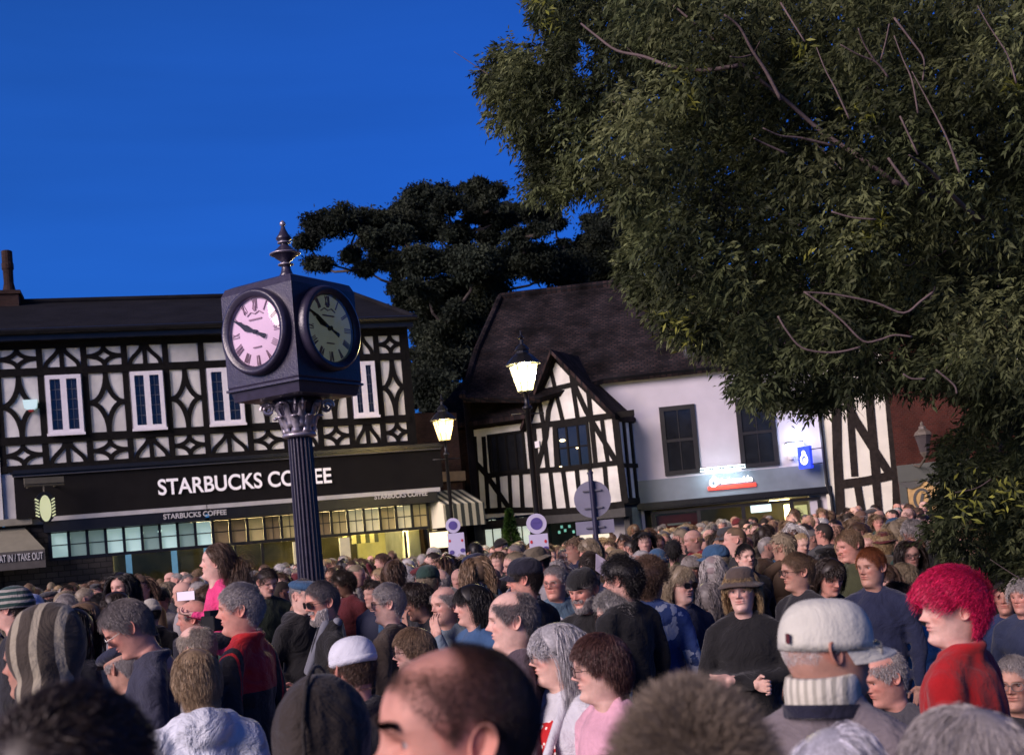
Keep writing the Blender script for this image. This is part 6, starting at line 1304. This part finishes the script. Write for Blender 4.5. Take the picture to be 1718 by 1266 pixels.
person(507, 1030, 50, 'bald dark bearded man resting a hand on his cheek', yaw=-30, hair='ring', hc='dark', skin='t', coat=DK, beard='dark', byaw=-20, pose=('down', 'face'), roll=-8, pitch=8)
person(652, 1012, 62, 'grey haired man with glasses in a brown jacket looking left', yaw=-86, hair='short', hc='grey', skin='f', coat=(.06, .045, .035), glasses='g', byaw=-110, lod=2)
person(700, 1008, 56, 'dark haired person in glasses with a hand at the chin', yaw=-70, pitch=16, hair='shag', hc='dark', skin='o', coat=DK, glasses='g', pose=('face', 'down'), byaw=-60)
person(748, 1013, 62, 'older balding man turned half left beside the dark haired woman', yaw=-48, hair='thin', hc='grey', skin='p', coat=(.12, .16, .2), byaw=-40, pose=('face', 'down'), lod=2)
person(733, 976, 46, 'bald grey sided head behind the older balding man', yaw=-95, hair='ring', hc='grey', skin='f', coat=(.10, .12, .16))
person(793, 1014, 64, 'woman with dark wavy hair and blue sleeves in profile', yaw=-84, hair='bob', hc='black', skin='p', coat=(.04, .09, .19), coatm=KNIT, fem=1, byaw=-50, seed=3, lod=2)
person(881, 972, 62, 'man in a black baseball cap and dark coat looking left', yaw=-100, hair='short', hc='dark', skin='r', coat=(.012, .013, .02), hat='cap', hatc=(.012, .012, .022), byaw=-130, lod=2)
person(932, 976, 56, 'grey haired man with a white shirt under a blue coat facing forward', yaw=-28, hair='short', hc='grey', skin='r', coat=(.07, .12, .17), collar='hood', byaw=0, glasses='m')
person(978, 988, 64, 'bearded man in a black cap worn backwards and black jacket', yaw=-34, pitch=12, hair='short', hc='saltpep', skin='r', coat=BLK, hat='capback', hatc=(.012, .012, .012), beard='saltpep', byaw=-30, lod=2)
person(1043, 972, 66, 'person with a thick black hair pile and black top turned away', yaw=-118, hair='curly', hc='black', skin='p', coat=BLK, byaw=-140)
person(1090, 972, 62, 'brown curly haired person in a blue and white tie dye top', yaw=150, hair='curly', hc='brown', skin='o', coat=(.045, .085, .24), coatm=DENIM, byaw=160, trou=(.02, .022, .03), lod=2)
person(1030, 1032, 66, 'woman with curly grey hair and glasses in a pale green top', yaw=-82, hair='curly', hc=(.26, .25, .24), skin='f', coat=(.36, .42, .34), coatm=cloth_mat('pale_print', .4, pattern=pat_mix('noise', (.12, .22, .14), 16, .62)), glasses='g', fem=1, byaw=-100, lod=2)
person(1143, 982, 58, 'woman with straight ash blond hair and sunglasses facing right', yaw=30, hair='bob', hc='ash', skin='f', coat=NAVY, glasses='d', fem=1, byaw=20, lod=2, seed=2)
person(1198, 962, 50, 'person in a pinkish grey knitted hat behind the bucket hat man', yaw=170, hair='bob', hc='grey', coat=(.05, .05, .06), hat='beanie', hatc=(.24, .19, .19), hatm=KNIT)
person(1190, 1004, 52, 'person with short blue grey hair in a navy fleece turned away', yaw=165, hair='bob', hc='saltpep', coat=(.010, .014, .05), byaw=170, fat=1.1)
person(1244, 990, 68, 'young man in a brown bucket hat with arms crossed over a black shirt', yaw=-22, hair='bob', hc=(.34, .24, .12), skin='f', coat=BLK, hat='bucket', hatc=(.075, .055, .045), hatm=cloth_mat('bucket_canvas', .4), pose=('cross', 'fold'), byaw=-12, fat=1.05, lod=2)
person(1240, 1116, 54, 'low dark haired head in front of the crossed arms', yaw=-120, hair='shag', hc='black', coat=DK)
person(1338, 958, 60, 'man with brown hair and glasses in profile above the white peaked cap', yaw=-80, hair='short', hc='mid', skin='o', coat=DK, glasses='g', byaw=-60, lod=2)
person(1394, 968, 54, 'person with wavy dark hair looking down above the white peaked cap', yaw=14, pitch=22, hair='bob', hc='dark', skin='r', coat=DK, fem=1, seed=2)
person(1462, 952, 60, 'sandy haired man with a flushed face turned half left', yaw=-52, hair='short', hc='red', skin='o', coat=NAVY, lod=2, jaw=1.06)
person(1484, 974, 52, 'woman with brown hair and a pale face beside the sandy haired man', yaw=-34, hair='bob', hc='brown', skin='f', coat=DK, fem=1, lod=2, seed=5)
person(1527, 930, 46, 'smiling woman with dark hair and shiny glasses below the tree', yaw=-6, hair='long', hc='dark', skin='p', coat=DK, glasses='m', fem=1)
person(1517, 968, 48, 'woman with grey blond fringe in profile beside the pink quiff', yaw=-74, hair='pixie', hc='ash', skin='f', coat=(.1, .1, .1), fem=1)
person(1508, 1012, 58, 'person with dark hair and pale denim jacket in front of the grey blond fringe', yaw=-48, pitch=8, hair='shag', hc='dark', skin='o', coat=(.20, .32, .42), collar='stand', fem=1, lod=2)
person(1548, 1100, 58, 'short person in glasses framed between the peaked cap and red jumper', yaw=-70, hair='short', hc='dark', skin='f', coat=DK, glasses='g')
person(1484, 1136, 84, 'blurred grey haired head between the white peaked cap and red jumper', yaw=-75, pitch=15, hair='thin', hc='grey', skin='r', coat=(.06, .06, .07))
person(1703, 1145, 84, 'man with silver hair and glasses at the right edge', yaw=-35, hair='short', hc='grey', skin='o', coat=DK, glasses='m', lod=2)
person(1686, 1002, 52, 'man in a blue jacket facing forward at the right edge', yaw=-30, hair='short', hc='saltpep', skin='r', coat=(.02, .035, .10), seed=7)
person(1716, 1000, 54, 'woman with grey fringe partly out of frame at the right edge', yaw=-50, hair='shag', hc='grey', skin='r', coat=(.03, .04, .08), fem=1)
person(509, 992, 40, 'person in a bright blue cap beside the clock column', yaw=-60, hair='short', hc='brown', coat=DK, hat='cap', hatc=(.012, .03, .30))
person(448, 975, 44, 'young man with brown swept hair looking down beside the clock column', yaw=38, pitch=18, hair='sidepart', hc='dark', skin='p', coat=(.02, .03, .02))
person(110, 1010, 38, 'man with short black hair and beard facing forward near the stone wall', yaw=-10, hair='crew', hc='black', skin='t', coat=(.02, .02, .02), beard='black')
person(143, 1003, 36, 'pale blond head turned away near the stone wall', yaw=120, hair='crew', hc=(.4, .33, .24), skin='f', coat=DK)
person(205, 985, 46, 'woman with long black hair raising her face near the blue posts', yaw=-20, hair='long', hc='black', skin='p', coat=DK, fem=1)
person(270, 1006, 38, 'person in a small black cap and pale hooded top below the blue posts', yaw=-20, hair='short', hc='dark', skin='r', coat=(.35, .33, .34), collar='hood', hat='cap', hatc=BLK)
person(1391, 935, 40, 'person in a flat black cap in front of the bank door', yaw=-70, hair='short', hc='grey', skin='r', coat=NAVY, hat='flat', hatc=(.012, .012, .014))
# the girl in pink, riding on the bald man's shoulders
gl_ = person(364, 944, 56, 'small girl in a bright pink hoodie riding on shoulders looking left', yaw=-84, pitch=-8, hair='swept', hc='brown', skin='f', coat=(.72, .05, .20), collar='hood', fem=1, hscale=.86, bscale=.62, byaw=-60, pose=('hold', 'hold'), Y=7.35, seed=9, lod=2)
for ch_ in list(gl_.children):
    if ch_.name.split('.')[0] in ('trousers', 'shoes'): bpy.data.objects.remove(ch_)
lg_ = MB(); gz = [c_ for c_ in gl_.children if c_.name.startswith('coat')][0].location.z; br_ = radians(-60); fw = Vector((sin(br_), -cos(br_), 0)); sd_ = Vector((cos(br_), sin(br_), 0)); hz_ = gz+.56
for s_ in (-1, 1): a_ = sd_*(.06*s_)+Vector((0, 0, hz_)); k_ = a_+fw*.24+sd_*.03*s_; capsule(lg_, a_, k_, .06, .045); capsule(lg_, k_, k_-Vector((0, 0, .28))+fw*.02, .045, .03)
lm_ = remesh(lg_, .012, 3, name='leggings'); lm_.materials.append(CLOTH); onp('leggings', lm_, gl_, (.02, .02, .03))
# camera held by the bald man, phones, papers
def gadget(name, px, py, Y, size, label, m_, rz=0, cat='phone', lens=False, tilt=0):
    p = P(px, py, Y); r = empty(name, p, rz, label, cat); r.rotation_euler[1] = tilt; w_, d_, h_ = size; q = MB(); b_ = .12*min(w_, h_); q.prism([(-w_/2+b_, -h_/2), (w_/2-b_, -h_/2), (w_/2, -h_/2+b_), (w_/2, h_/2-b_), (w_/2-b_, h_/2), (-w_/2+b_, h_/2), (-w_/2, h_/2-b_), (-w_/2, -h_/2+b_)], -d_/2, d_/2); q.build('case', M['black_paint'], r)
    q = MB(); q.box(-w_*.46, w_*.46, -d_/2-.002, -d_/2-.0005, -h_*.47, h_*.47); q.build('screen', m_, r)
    if lens: q = MB(); q.tube([(0, d_/2, 0), (0, d_/2+.09, 0)], [.035, .03], 16); q.build('lens', M['black_paint'], r); q = MB(); q.box(-.03, .03, -.03, .03, h_/2, h_/2+.03); q.build('viewfinder', M['black_paint'], r)
    return r
scr = emis('phone_screen', (.7, .6, .68), .5)
gadget('phone', 312, 999, 9.5, (.15, .01, .075), 'phone held sideways with a pale pink screen left of the girl', scr)
gadget('camera', 356, 1045, 6.95, (.13, .06, .09), 'black camera held up in front of the red track jacket', mat('camera_back', (.02, .02, .02), .3), rz=radians(-40), cat='camera', lens=True)
gadget('phone', 1139, 896, 17, (.075, .01, .15), 'phone raised on a bare arm in front of the bank', scr, tilt=.1)
pp = mat('paper', (.6, .52, .58), .8, .05)
q = MB(); b_ = P(1013, 955, 8.5); r_ = empty('paper_sheet', b_, radians(20), 'pale folded sheet of paper held beside the black hair pile', 'paper'); q.add([(-.05, 0, .12), (.07, 0, .03), (.05, .02, -.09), (-.06, .01, .0)], [(0, 1, 2, 3)]); o_ = q.build('sheet', pp, r_); s_ = o_.modifiers.new('s', 'SOLIDIFY'); s_.thickness = .002
# clothing details on the nearest people
def kid(root, n): return [c_ for c_ in root.children if c_.name.split('.')[0] == n][0]
def find(lbl): return [o for o in bpy.data.objects if o.get('label', '').startswith(lbl)][0]
def add_part(lbl, name, mb, m_, color=None, smooth=True):
    r = find(lbl); co = kid(r, 'coat'); o = mb.build(name, m_, r, smooth=smooth); o.location = co.location; o.rotation_euler = co.rotation_euler; o.scale = co.scale
    if color: o.color = (*color, 1)
    return o
# rib collar of the white cap man
q = MB(); q.lathe([(.080, 0), (.086, .02), (.086, .06), (.080, .085), (.071, .09), (.068, .03)], (0, .014, 1.462), 96, sy=1.12); q.v = [(x, y, z-.05*max(0, -y)/.08*(z-1.44)/.09) for x, y, z in q.v]
rib = cloth_mat('rib_knit', .3, .95, pattern=pat_mix('wave', (.34, .33, .27), 16, .55, 0), fine=40); add_part('man in a white peaked', 'roll_collar', q, rib, (.60, .58, .48))
q = MB(); n_ = 40; q.grid([[(.093*sin(2*pi*i/n_), .014-.100*cos(2*pi*i/n_), 1.466+dz-.030*(cos(2*pi*i/n_)+1)/2) for i in range(n_)] for dz in (0, .016, .030)], n_, 3, True); add_part('man in a white peaked', 'neck_trim', q, CLOTH, (.012, .013, .03))
q = MB(); q.box(-.020, .020, -.003, .003, -.011, .011); o_ = q.build('cap_label', mat('maroon_label', (.10, .015, .02)), wc); hb = kid(wc, 'hat'); Mh = hb.rotation_euler.to_matrix(); o_.location = hb.location+Mh@Vector((-.030, .1085, .142)); o_.rotation_euler = (Mh@Matrix.Rotation(radians(-14), 3, 'Z')).to_euler()
# red track jacket: black side panels and piping
r_ = find('grey haired man in a red'); kid(r_, 'coat').material_slots[0].link = 'OBJECT'
def trackpat(N, L, t, src):
    s_ = N.new('ShaderNodeSeparateXYZ'); L.new(t.outputs['Object'], s_.inputs[0]); ab = N.new('ShaderNodeMath'); ab.operation = 'ABSOLUTE'; L.new(s_.outputs[0], ab.inputs[0])
    g_ = N.new('ShaderNodeMath'); g_.operation = 'GREATER_THAN'; g_.inputs[1].default_value = .168; L.new(ab.outputs[0], g_.inputs[0]); lt = N.new('ShaderNodeMath'); lt.operation = 'LESS_THAN'; lt.inputs[1].default_value = 1.22; L.new(s_.outputs[2], lt.inputs[0]); mxm = N.new('ShaderNodeMath'); mxm.operation = 'MAXIMUM'; L.new(g_.outputs[0], mxm.inputs[0]); L.new(lt.outputs[0], mxm.inputs[1])
    st_ = N.new('ShaderNodeMath'); st_.operation = 'COMPARE'; st_.inputs[1].default_value = .205; st_.inputs[2].default_value = .006; L.new(ab.outputs[0], st_.inputs[0]); sb = N.new('ShaderNodeMath'); sb.operation = 'SUBTRACT'; sb.use_clamp = True; L.new(mxm.outputs[0], sb.inputs[0]); L.new(st_.outputs[0], sb.inputs[1])
    mx = N.new('ShaderNodeMix'); mx.data_type = 'RGBA'; mx.inputs[7].default_value = (.012, .01, .012, 1); L.new(src, mx.inputs[6]); L.new(sb.outputs[0], mx.inputs[0]); return mx.outputs[2]
kid(r_, 'coat').material_slots[0].material = cloth_mat('red_black_track', .5, .6, pattern=trackpat)
q = MB(); q.tube([(0, .03+.146*cos(a_)*1.0, 1.655+.166*sin(a_)) for a_ in np.linspace(-.9, 2.6, 24)], .005, 6); add_part('person seen from behind in a plain', 'hood_seam', q, CLOTH, (.016, .013, .011))
# striped hood
r_ = find('person in a brown and cream'); kid(r_, 'coat').material_slots[0].link = 'OBJECT'; kid(r_, 'coat').material_slots[0].material = cloth_mat('striped_knit', .4, .95, pattern=pat_mix('wave', (.30, .27, .20), 4.2, .72, 1), fine=70)
# spotted blouse under the open white jacket, lapels
def blouse(lbl, m_, col, x0=.055, z0=1.05, z1=1.42):
    q = MB(); rows = []
    for i in range(12):
        z_ = z1-(z1-z0)*i/11; w_ = x0*(.5+.8*min(1, i/4)); yy = -.135-.012*sin(i/11*pi)+.075*max(0, (z_-1.30)/.12)**1.3; rows.append([(w_*(j-4)/4, yy+.022*((j-4)/4)**2, z_) for j in range(9)])
    q.grid(rows, 9, 12); add_part(lbl, 'blouse', q, m_, col)
blouse('woman with long straight silver', POLKA, (.45, .012, .015), .085, 1.0, 1.43)
blouse('grey haired man with a white shirt', WCAP, (.6, .58, .62), .05)
q = MB(); capsule(q, (.07, -.02, 1.47), (.09, -.15, 1.25), .022, .018); capsule(q, (-.07, -.02, 1.47), (-.09, -.15, 1.25), .022, .018); add_part('woman with long straight silver', 'lapel', q, CLOTH, (.55, .56, .60))
q = MB(); capsule(q, (.06, -.02, 1.48), (.05, -.14, 1.20), .030, .024); capsule(q, (-.06, -.02, 1.48), (-.06, -.14, 1.20), .030, .024); capsule(q, (.07, .05, 1.485), (-.07, .05, 1.485), .03, .03); add_part('bearded man in dark glasses', 'scarf', q, KNIT, (.16, .17, .20))
q = MB(); capsule(q, (-.085, .05, 1.47), (-.095, -.10, 1.38), .014, .014); capsule(q, (-.095, -.10, 1.38), (-.10, -.15, 1.1), .014, .012); add_part('woman with short blond brown', 'red_strap', q, CLOTH, (.45, .02, .03))
# ------------------------------------------------------------------ the rest of the crowd
rc = random.Random(21)
taken = []
for o in [o for o in bpy.data.objects if o.name.split('.')[0] == 'person' and o.parent is None]:
    taken.append((o.location.x, o.location.y))
def clear_of(x, y, r_=.42): return all((x-a)**2+(y-b)**2 > r_*r_ for a, b in taken)
for bx_, by_ in ((ck.location.x, ck.location.y),): taken.append((bx_, by_))
for o in bpy.data.objects:
    if o.parent is None and o.name.split('.')[0] in ('street_lamp', 'road_sign', 'market_banner', 'notice_board', 'menu_board', 'conifer'): taken.append((o.location.x, o.location.y))
HS = [('short', .3), ('sidepart', .12), ('crew', .10), ('ring', .08), ('thin', .08), ('bob', .12), ('shag', .08), ('curly', .04), ('long', .06), ('pixie', .08)]
HN = dict(short='short', sidepart='parted', crew='cropped', ring='balding', thin='thinning', bob='bobbed', shag='layered', curly='curly', long='long', pixie='feathered')
CC = [('grey', 'grey'), ('white', 'white'), ('brown', 'brown'), ('dark', 'dark brown'), ('black', 'black'), ('saltpep', 'dark grey'), ('blond', 'blond'), ('mid', 'light brown'), ('ash', 'ash blond')]
KC = [((.012, .012, .014), 'black'), ((.015, .02, .05), 'navy'), ((.05, .05, .055), 'charcoal'), ((.04, .045, .02), 'olive'), ((.10, .015, .02), 'maroon'), ((.25, .24, .26), 'pale grey'), ((.06, .035, .02), 'brown'), ((.03, .08, .16), 'blue'), ((.40, .38, .33), 'cream'), ((.02, .05, .04), 'dark green'), ((.12, .10, .07), 'khaki'), ((.30, .03, .04), 'red')]
HTS = [('cap', 'cap', CLOTH), ('beanie', 'knitted hat', KNIT), ('flat', 'flat cap', CLOTH), ('bucket', 'brimmed hat', CLOTH)]
def near_what(px):
    for x_, s_ in ((60, 'photo left edge'), (190, 'oval sign'), (300, 'blue window posts'), (420, 'girl in pink'), (520, 'clock column'), (620, 'cream door post'), (715, 'striped valances'), (790, 'smaller banner sign'), (850, 'conifer'), (930, 'larger banner sign'), (1010, 'road sign backs'), (1080, 'gable end'), (1180, 'bank window'), (1300, 'bank display screen'), (1400, 'bank doorway'), (1500, 'diagonal timber brace'), (1600, 'gold pub board')):
        if px < x_: return s_
    return 'hanging branches'
rand = []
Yr = 8.6; cnt = 0
spots = []
while Yr < 27.2:
    half = .47*Yr; x = -half+rc.uniform(0, .5)
    while x < half:
        xx, yy = x+rc.uniform(-.14, .14), Yr+rc.uniform(-.2, .2)
        spots.append((xx, yy)); x += rc.uniform(.60, .86)*(1+.018*Yr)
    Yr *= 1.062
inv = cam.matrix_world.inverted()
def topx(x, y, z): v = inv@Vector((x, y, z)); return PW/2+FPX*v.x/-v.z, PH/2+SHY-FPX*v.y/-v.z
for (x, y) in spots:
    # stop short of the fronts, which stand at a slant
    pxx, _ = topx(x, y, 1.7); lim = 25.5 if pxx < 400 else (27 if pxx < 760 else 29)
    if y > lim or pxx < -30 or pxx > 1745 or not clear_of(x, y): continue
    taken.append((x, y)); rand.append((pxx, x, y))
rc.shuffle(rand); 
MAXN = 262
rand.sort(key=lambda a: a[2])
labels = {}
for k, (pxx, x, y) in enumerate(rand[:]):
    if k >= MAXN: break
    st = rc.choices([h[0] for h in HS], [h[1] for h in HS])[0]; hc, hn = rc.choices(CC, [13, 5, 24, 18, 9, 10, 9, 12, 8])[0]; kc, kn = rc.choices(KC, [20, 12, 10, 7, 5, 9, 8, 8, 8, 5, 7, 4])[0]
    yaw = rc.choices([rc.uniform(-110, -60), rc.uniform(-50, 20), rc.uniform(130, 230), rc.uniform(30, 100)], [48, 20, 24, 8])[0]
    hgt = rc.gauss(1.70, .065); hgt = min(1.86, max(1.5, hgt))+(.10 if y > 22 and pxx > 1050 else 0)+(.03 if y > 20 else 0)
    hat = rc.random() < .16; hk = rc.choice(HTS) if hat else None
    fac = 'facing left' if -120 < yaw < -50 else 'facing forward' if yaw < 25 else 'facing right' if yaw < 125 else 'from behind'
    fem = 1 if st in ('bob', 'long', 'shag', 'curly', 'pixie') and hc not in () else 0
    hatc = rc.choice(KC) if hat else None
    what = (hatc[1]+' '+hk[1]) if hat else HN[st]+' '+hn+' hair'
    gla = rc.random() < .25
    depth = 'near' if y < 12 else 'midway' if y < 18 else 'far'
    key = '%s, %s coat, %s, %s by %s' % (what, kn, fac, depth, near_what(pxx))
    ez = hgt-.115; pw_ = topx(x, y, ez)
    hp = .235*FPX/y
    sk = rc.choices(['p', 'f', 'r', 'o', 't', 'b'], [34, 26, 14, 14, 7, 4])[0]
    pose = rc.choice([('down', 'down'), ('down', 'down'), ('pocket', 'pocket')]) if rc.random() > .07 else ('up', 'down')
    r_ = person(pw_[0], pw_[1], hp, key, yaw=yaw, pitch=rc.uniform(-4, 14), hair=st, hc=hc, skin=sk, coat=kc, pose=pose, fat=rc.choice([1.0, 1.12]), collar=rc.choice(['plain', 'hood', 'stand']), fem=fem, lod=0 if y > 12.5 else 1, hat=hk[0] if hat else None, hatc=hatc[0] if hat else None, hatm=hk[2] if hat else None, glasses=('g' if rc.random() < .7 else 'm') if gla and y < 16 else None, byaw=yaw*.8+rc.uniform(-20, 20), hands=pose[0] == 'up', group='people standing in the crowd', Y=y, seed=1+k % 2, cvox=.022) if True else None
    labels.setdefault(key, []).append((pw_[0], r_))
ORD = ['leftmost', 'second', 'third', 'fourth', 'fifth', 'sixth', 'seventh']
for key, L_ in labels.items():
    if len(L_) > 1:
        L_.sort(key=lambda a: a[0])
        for i, (_, r_) in enumerate(L_): r_['label'] = (('leftmost: ' if i == 0 else ORD[i]+' leftmost: ')+key)
print('crowd', len(rand), 'placed', min(MAXN, len(rand)), 'far rest', rand[MAXN][2] if len(rand) > MAXN else None)

# thick eyebrows of the man in the foreground
fm_ = find('man in the foreground'); bd_ = kid(fm_, 'body'); rr = np.random.default_rng(3); n = 900; s_ = rr.choice([-1, 1], n); u = rr.random(n); t_ = s_*(.13+.50*u); z_ = .1365+.006*np.sin(u*pi*.8)+rr.normal(size=n)*.0022
p_ = np.stack(headpoint(t_, z_), -1)+np.array([0, -.0008, 0]); d_ = unit(np.stack([s_*1.0, -.25+0*u, .35-.6*u], 1)+rr.normal(size=(n, 3))*.15); e_ = p_+d_*.009; w_ = np.array([0, 0, .0009])
V = np.stack([p_+w_, p_-w_, e_-w_*.2, e_+w_*.2], 1).reshape(-1, 3); me = npmesh('eyebrows', V, np.arange(4*n).reshape(-1, 4), HAIR, True); setfac(me, np.ones(4*n)*.8)
o = onp('eyebrows', me, fm_, (.02, .012, .01), bd_.location, bd_.rotation_euler)
# ------------------------------------------------------------------ the packed rest of the crowd, past counting
def vcol_mat(name, rough=.8):
    m_ = bpy.data.materials.new(name); m_.use_nodes = True; nt = m_.node_tree; b = nt.nodes['Principled BSDF']; b.inputs['Roughness'].default_value = rough; at = nt.nodes.new('ShaderNodeAttribute'); at.attribute_name = 'Col'; nt.links.new(at.outputs['Color'], b.inputs['Base Color']); return m_
def mesh_np(me):
    n = len(me.vertices); co = np.empty(n*3, np.float32); me.vertices.foreach_get('co', co); F = np.array([tuple(p.vertices) for p in me.polygons if len(p.vertices) == 4], dtype=np.int32); return co.reshape(-1, 3), F
mb = MB()
for c_, r_ in (((0, .0, 1.26), (.19, .122, .21)), ((0, 0, 1.02), (.18, .13, .24))): mb.add(*sphere_v(c_, r_, 10, 7))
for s in (-1, 1): capsule(mb, (s*.05, .02, 1.45), (s*.165, .012, 1.375), .055, .062, 8); capsule(mb, (s*.18, .012, 1.365), (s*.24, 0, .9), .066, .045, 8)
lowc = mesh_np(mb.mesh('t', []))
mb = MB(); [capsule(mb, (s*.09, .01, .88), (s*.10, 0, .06), .08, .05, 6) for s in (-1, 1)]; lowt = mesh_np(mb.mesh('t', []))
bodyl = mesh_np(get_body(0)); fb = feat_attr(bodyl[0][:, 0], bodyl[0][:, 1], bodyl[0][:, 2])[:, :3]
hairs = {k: (mesh_np(get_hair(k, 0, 1))) for k in ('short', 'sidepart', 'ring', 'bob', 'thin', 'neat', 'crew', 'shag')}
hvs = {}
for k in hairs: me = get_hair(k, 0, 1); a_ = np.empty(len(me.vertices), np.float32); me.attributes['hv'].data.foreach_get('value', a_); hvs[k] = a_
extra = [(p_[1], p_[2]) for p_ in rand[MAXN:]]
yy = 11.5
while yy < 28.6:
    x = -.47*yy
    while x < .47*yy:
        xx, y2 = x+rc.uniform(-.1, .1), yy+rc.uniform(-.12, .12); x += .50+.006*yy; pxx, _ = topx(xx, y2, 1.7); lim = 25.7 if pxx < 400 else (27 if pxx < 760 else 29)
        if y2 < lim and -20 < pxx < 1740 and clear_of(xx, y2, .40): extra.append((xx, y2)); taken.append((xx, y2))
    yy += .42
VV, FF, CV, off = [], [], [], 0
skl = [SKINS[k] for k in 'pfrotb']
def place(Vv, Fv, cv, ang, pos, sc_=1):
    global off
    ca, sa = cos(ang), sin(ang); V2 = np.stack([Vv[:, 0]*ca-Vv[:, 1]*sa, Vv[:, 0]*sa+Vv[:, 1]*ca, Vv[:, 2]], 1)*sc_+np.array(pos); VV.append(V2); FF.append(Fv+off); CV.append(cv); off += len(V2)
for (x, y) in extra[:620]:
    pxx, _ = topx(x, y, 1.7); hgt = min(1.84, max(1.48, rc.gauss(1.68, .075)))+(.10 if y > 22 and pxx > 1050 else 0); zc = hgt-.235; yaw = radians(rc.choice([rc.uniform(-110, -50), rc.uniform(-50, 30), rc.uniform(120, 240)])); sk = np.array(rc.choices(skl, [34, 26, 14, 14, 7, 4])[0]); hk_ = rc.choice(list(hairs)); hc = np.array(HC[rc.choices([c_[0] for c_ in CC], [10, 4, 24, 20, 9, 8, 10, 14, 8])[0]]); kc = np.array(rc.choices([k_[0] for k_ in KC], [18, 11, 10, 7, 5, 10, 8, 8, 10, 5, 8, 4])[0])
    place(bodyl[0], bodyl[1], fb*sk, yaw, (x, y, zc)); place(hairs[hk_][0], hairs[hk_][1], hvs[hk_][:, None]*hc, yaw, (x, y, zc)); place(lowc[0], lowc[1], np.tile(kc, (len(lowc[0]), 1)), yaw*.8, (x, y, zc-1.493)); place(lowt[0], lowt[1], np.tile(np.array([.02, .022, .03]), (len(lowt[0]), 1)), yaw*.8, (x, y, 0))
me = npmesh('packed_crowd', np.concatenate(VV), np.concatenate(FF), vcol_mat('crowd_colours'), True); cc_ = np.concatenate(CV); ca = me.attributes.new('Col', 'FLOAT_COLOR', 'POINT'); ca.data.foreach_set('color', np.c_[cc_, np.ones(len(cc_))].astype(np.float32).ravel())
link('packed_crowd', me, kind='stuff', label='densely packed far part of the evening crowd in front of the shops', cat='crowd')
print('stuff people', len(extra), 'verts', len(cc_))

for o in bpy.data.objects:
    if o.get('label') and len(o['label'].split()) > 16: print('LONG', o.name, o['label'])
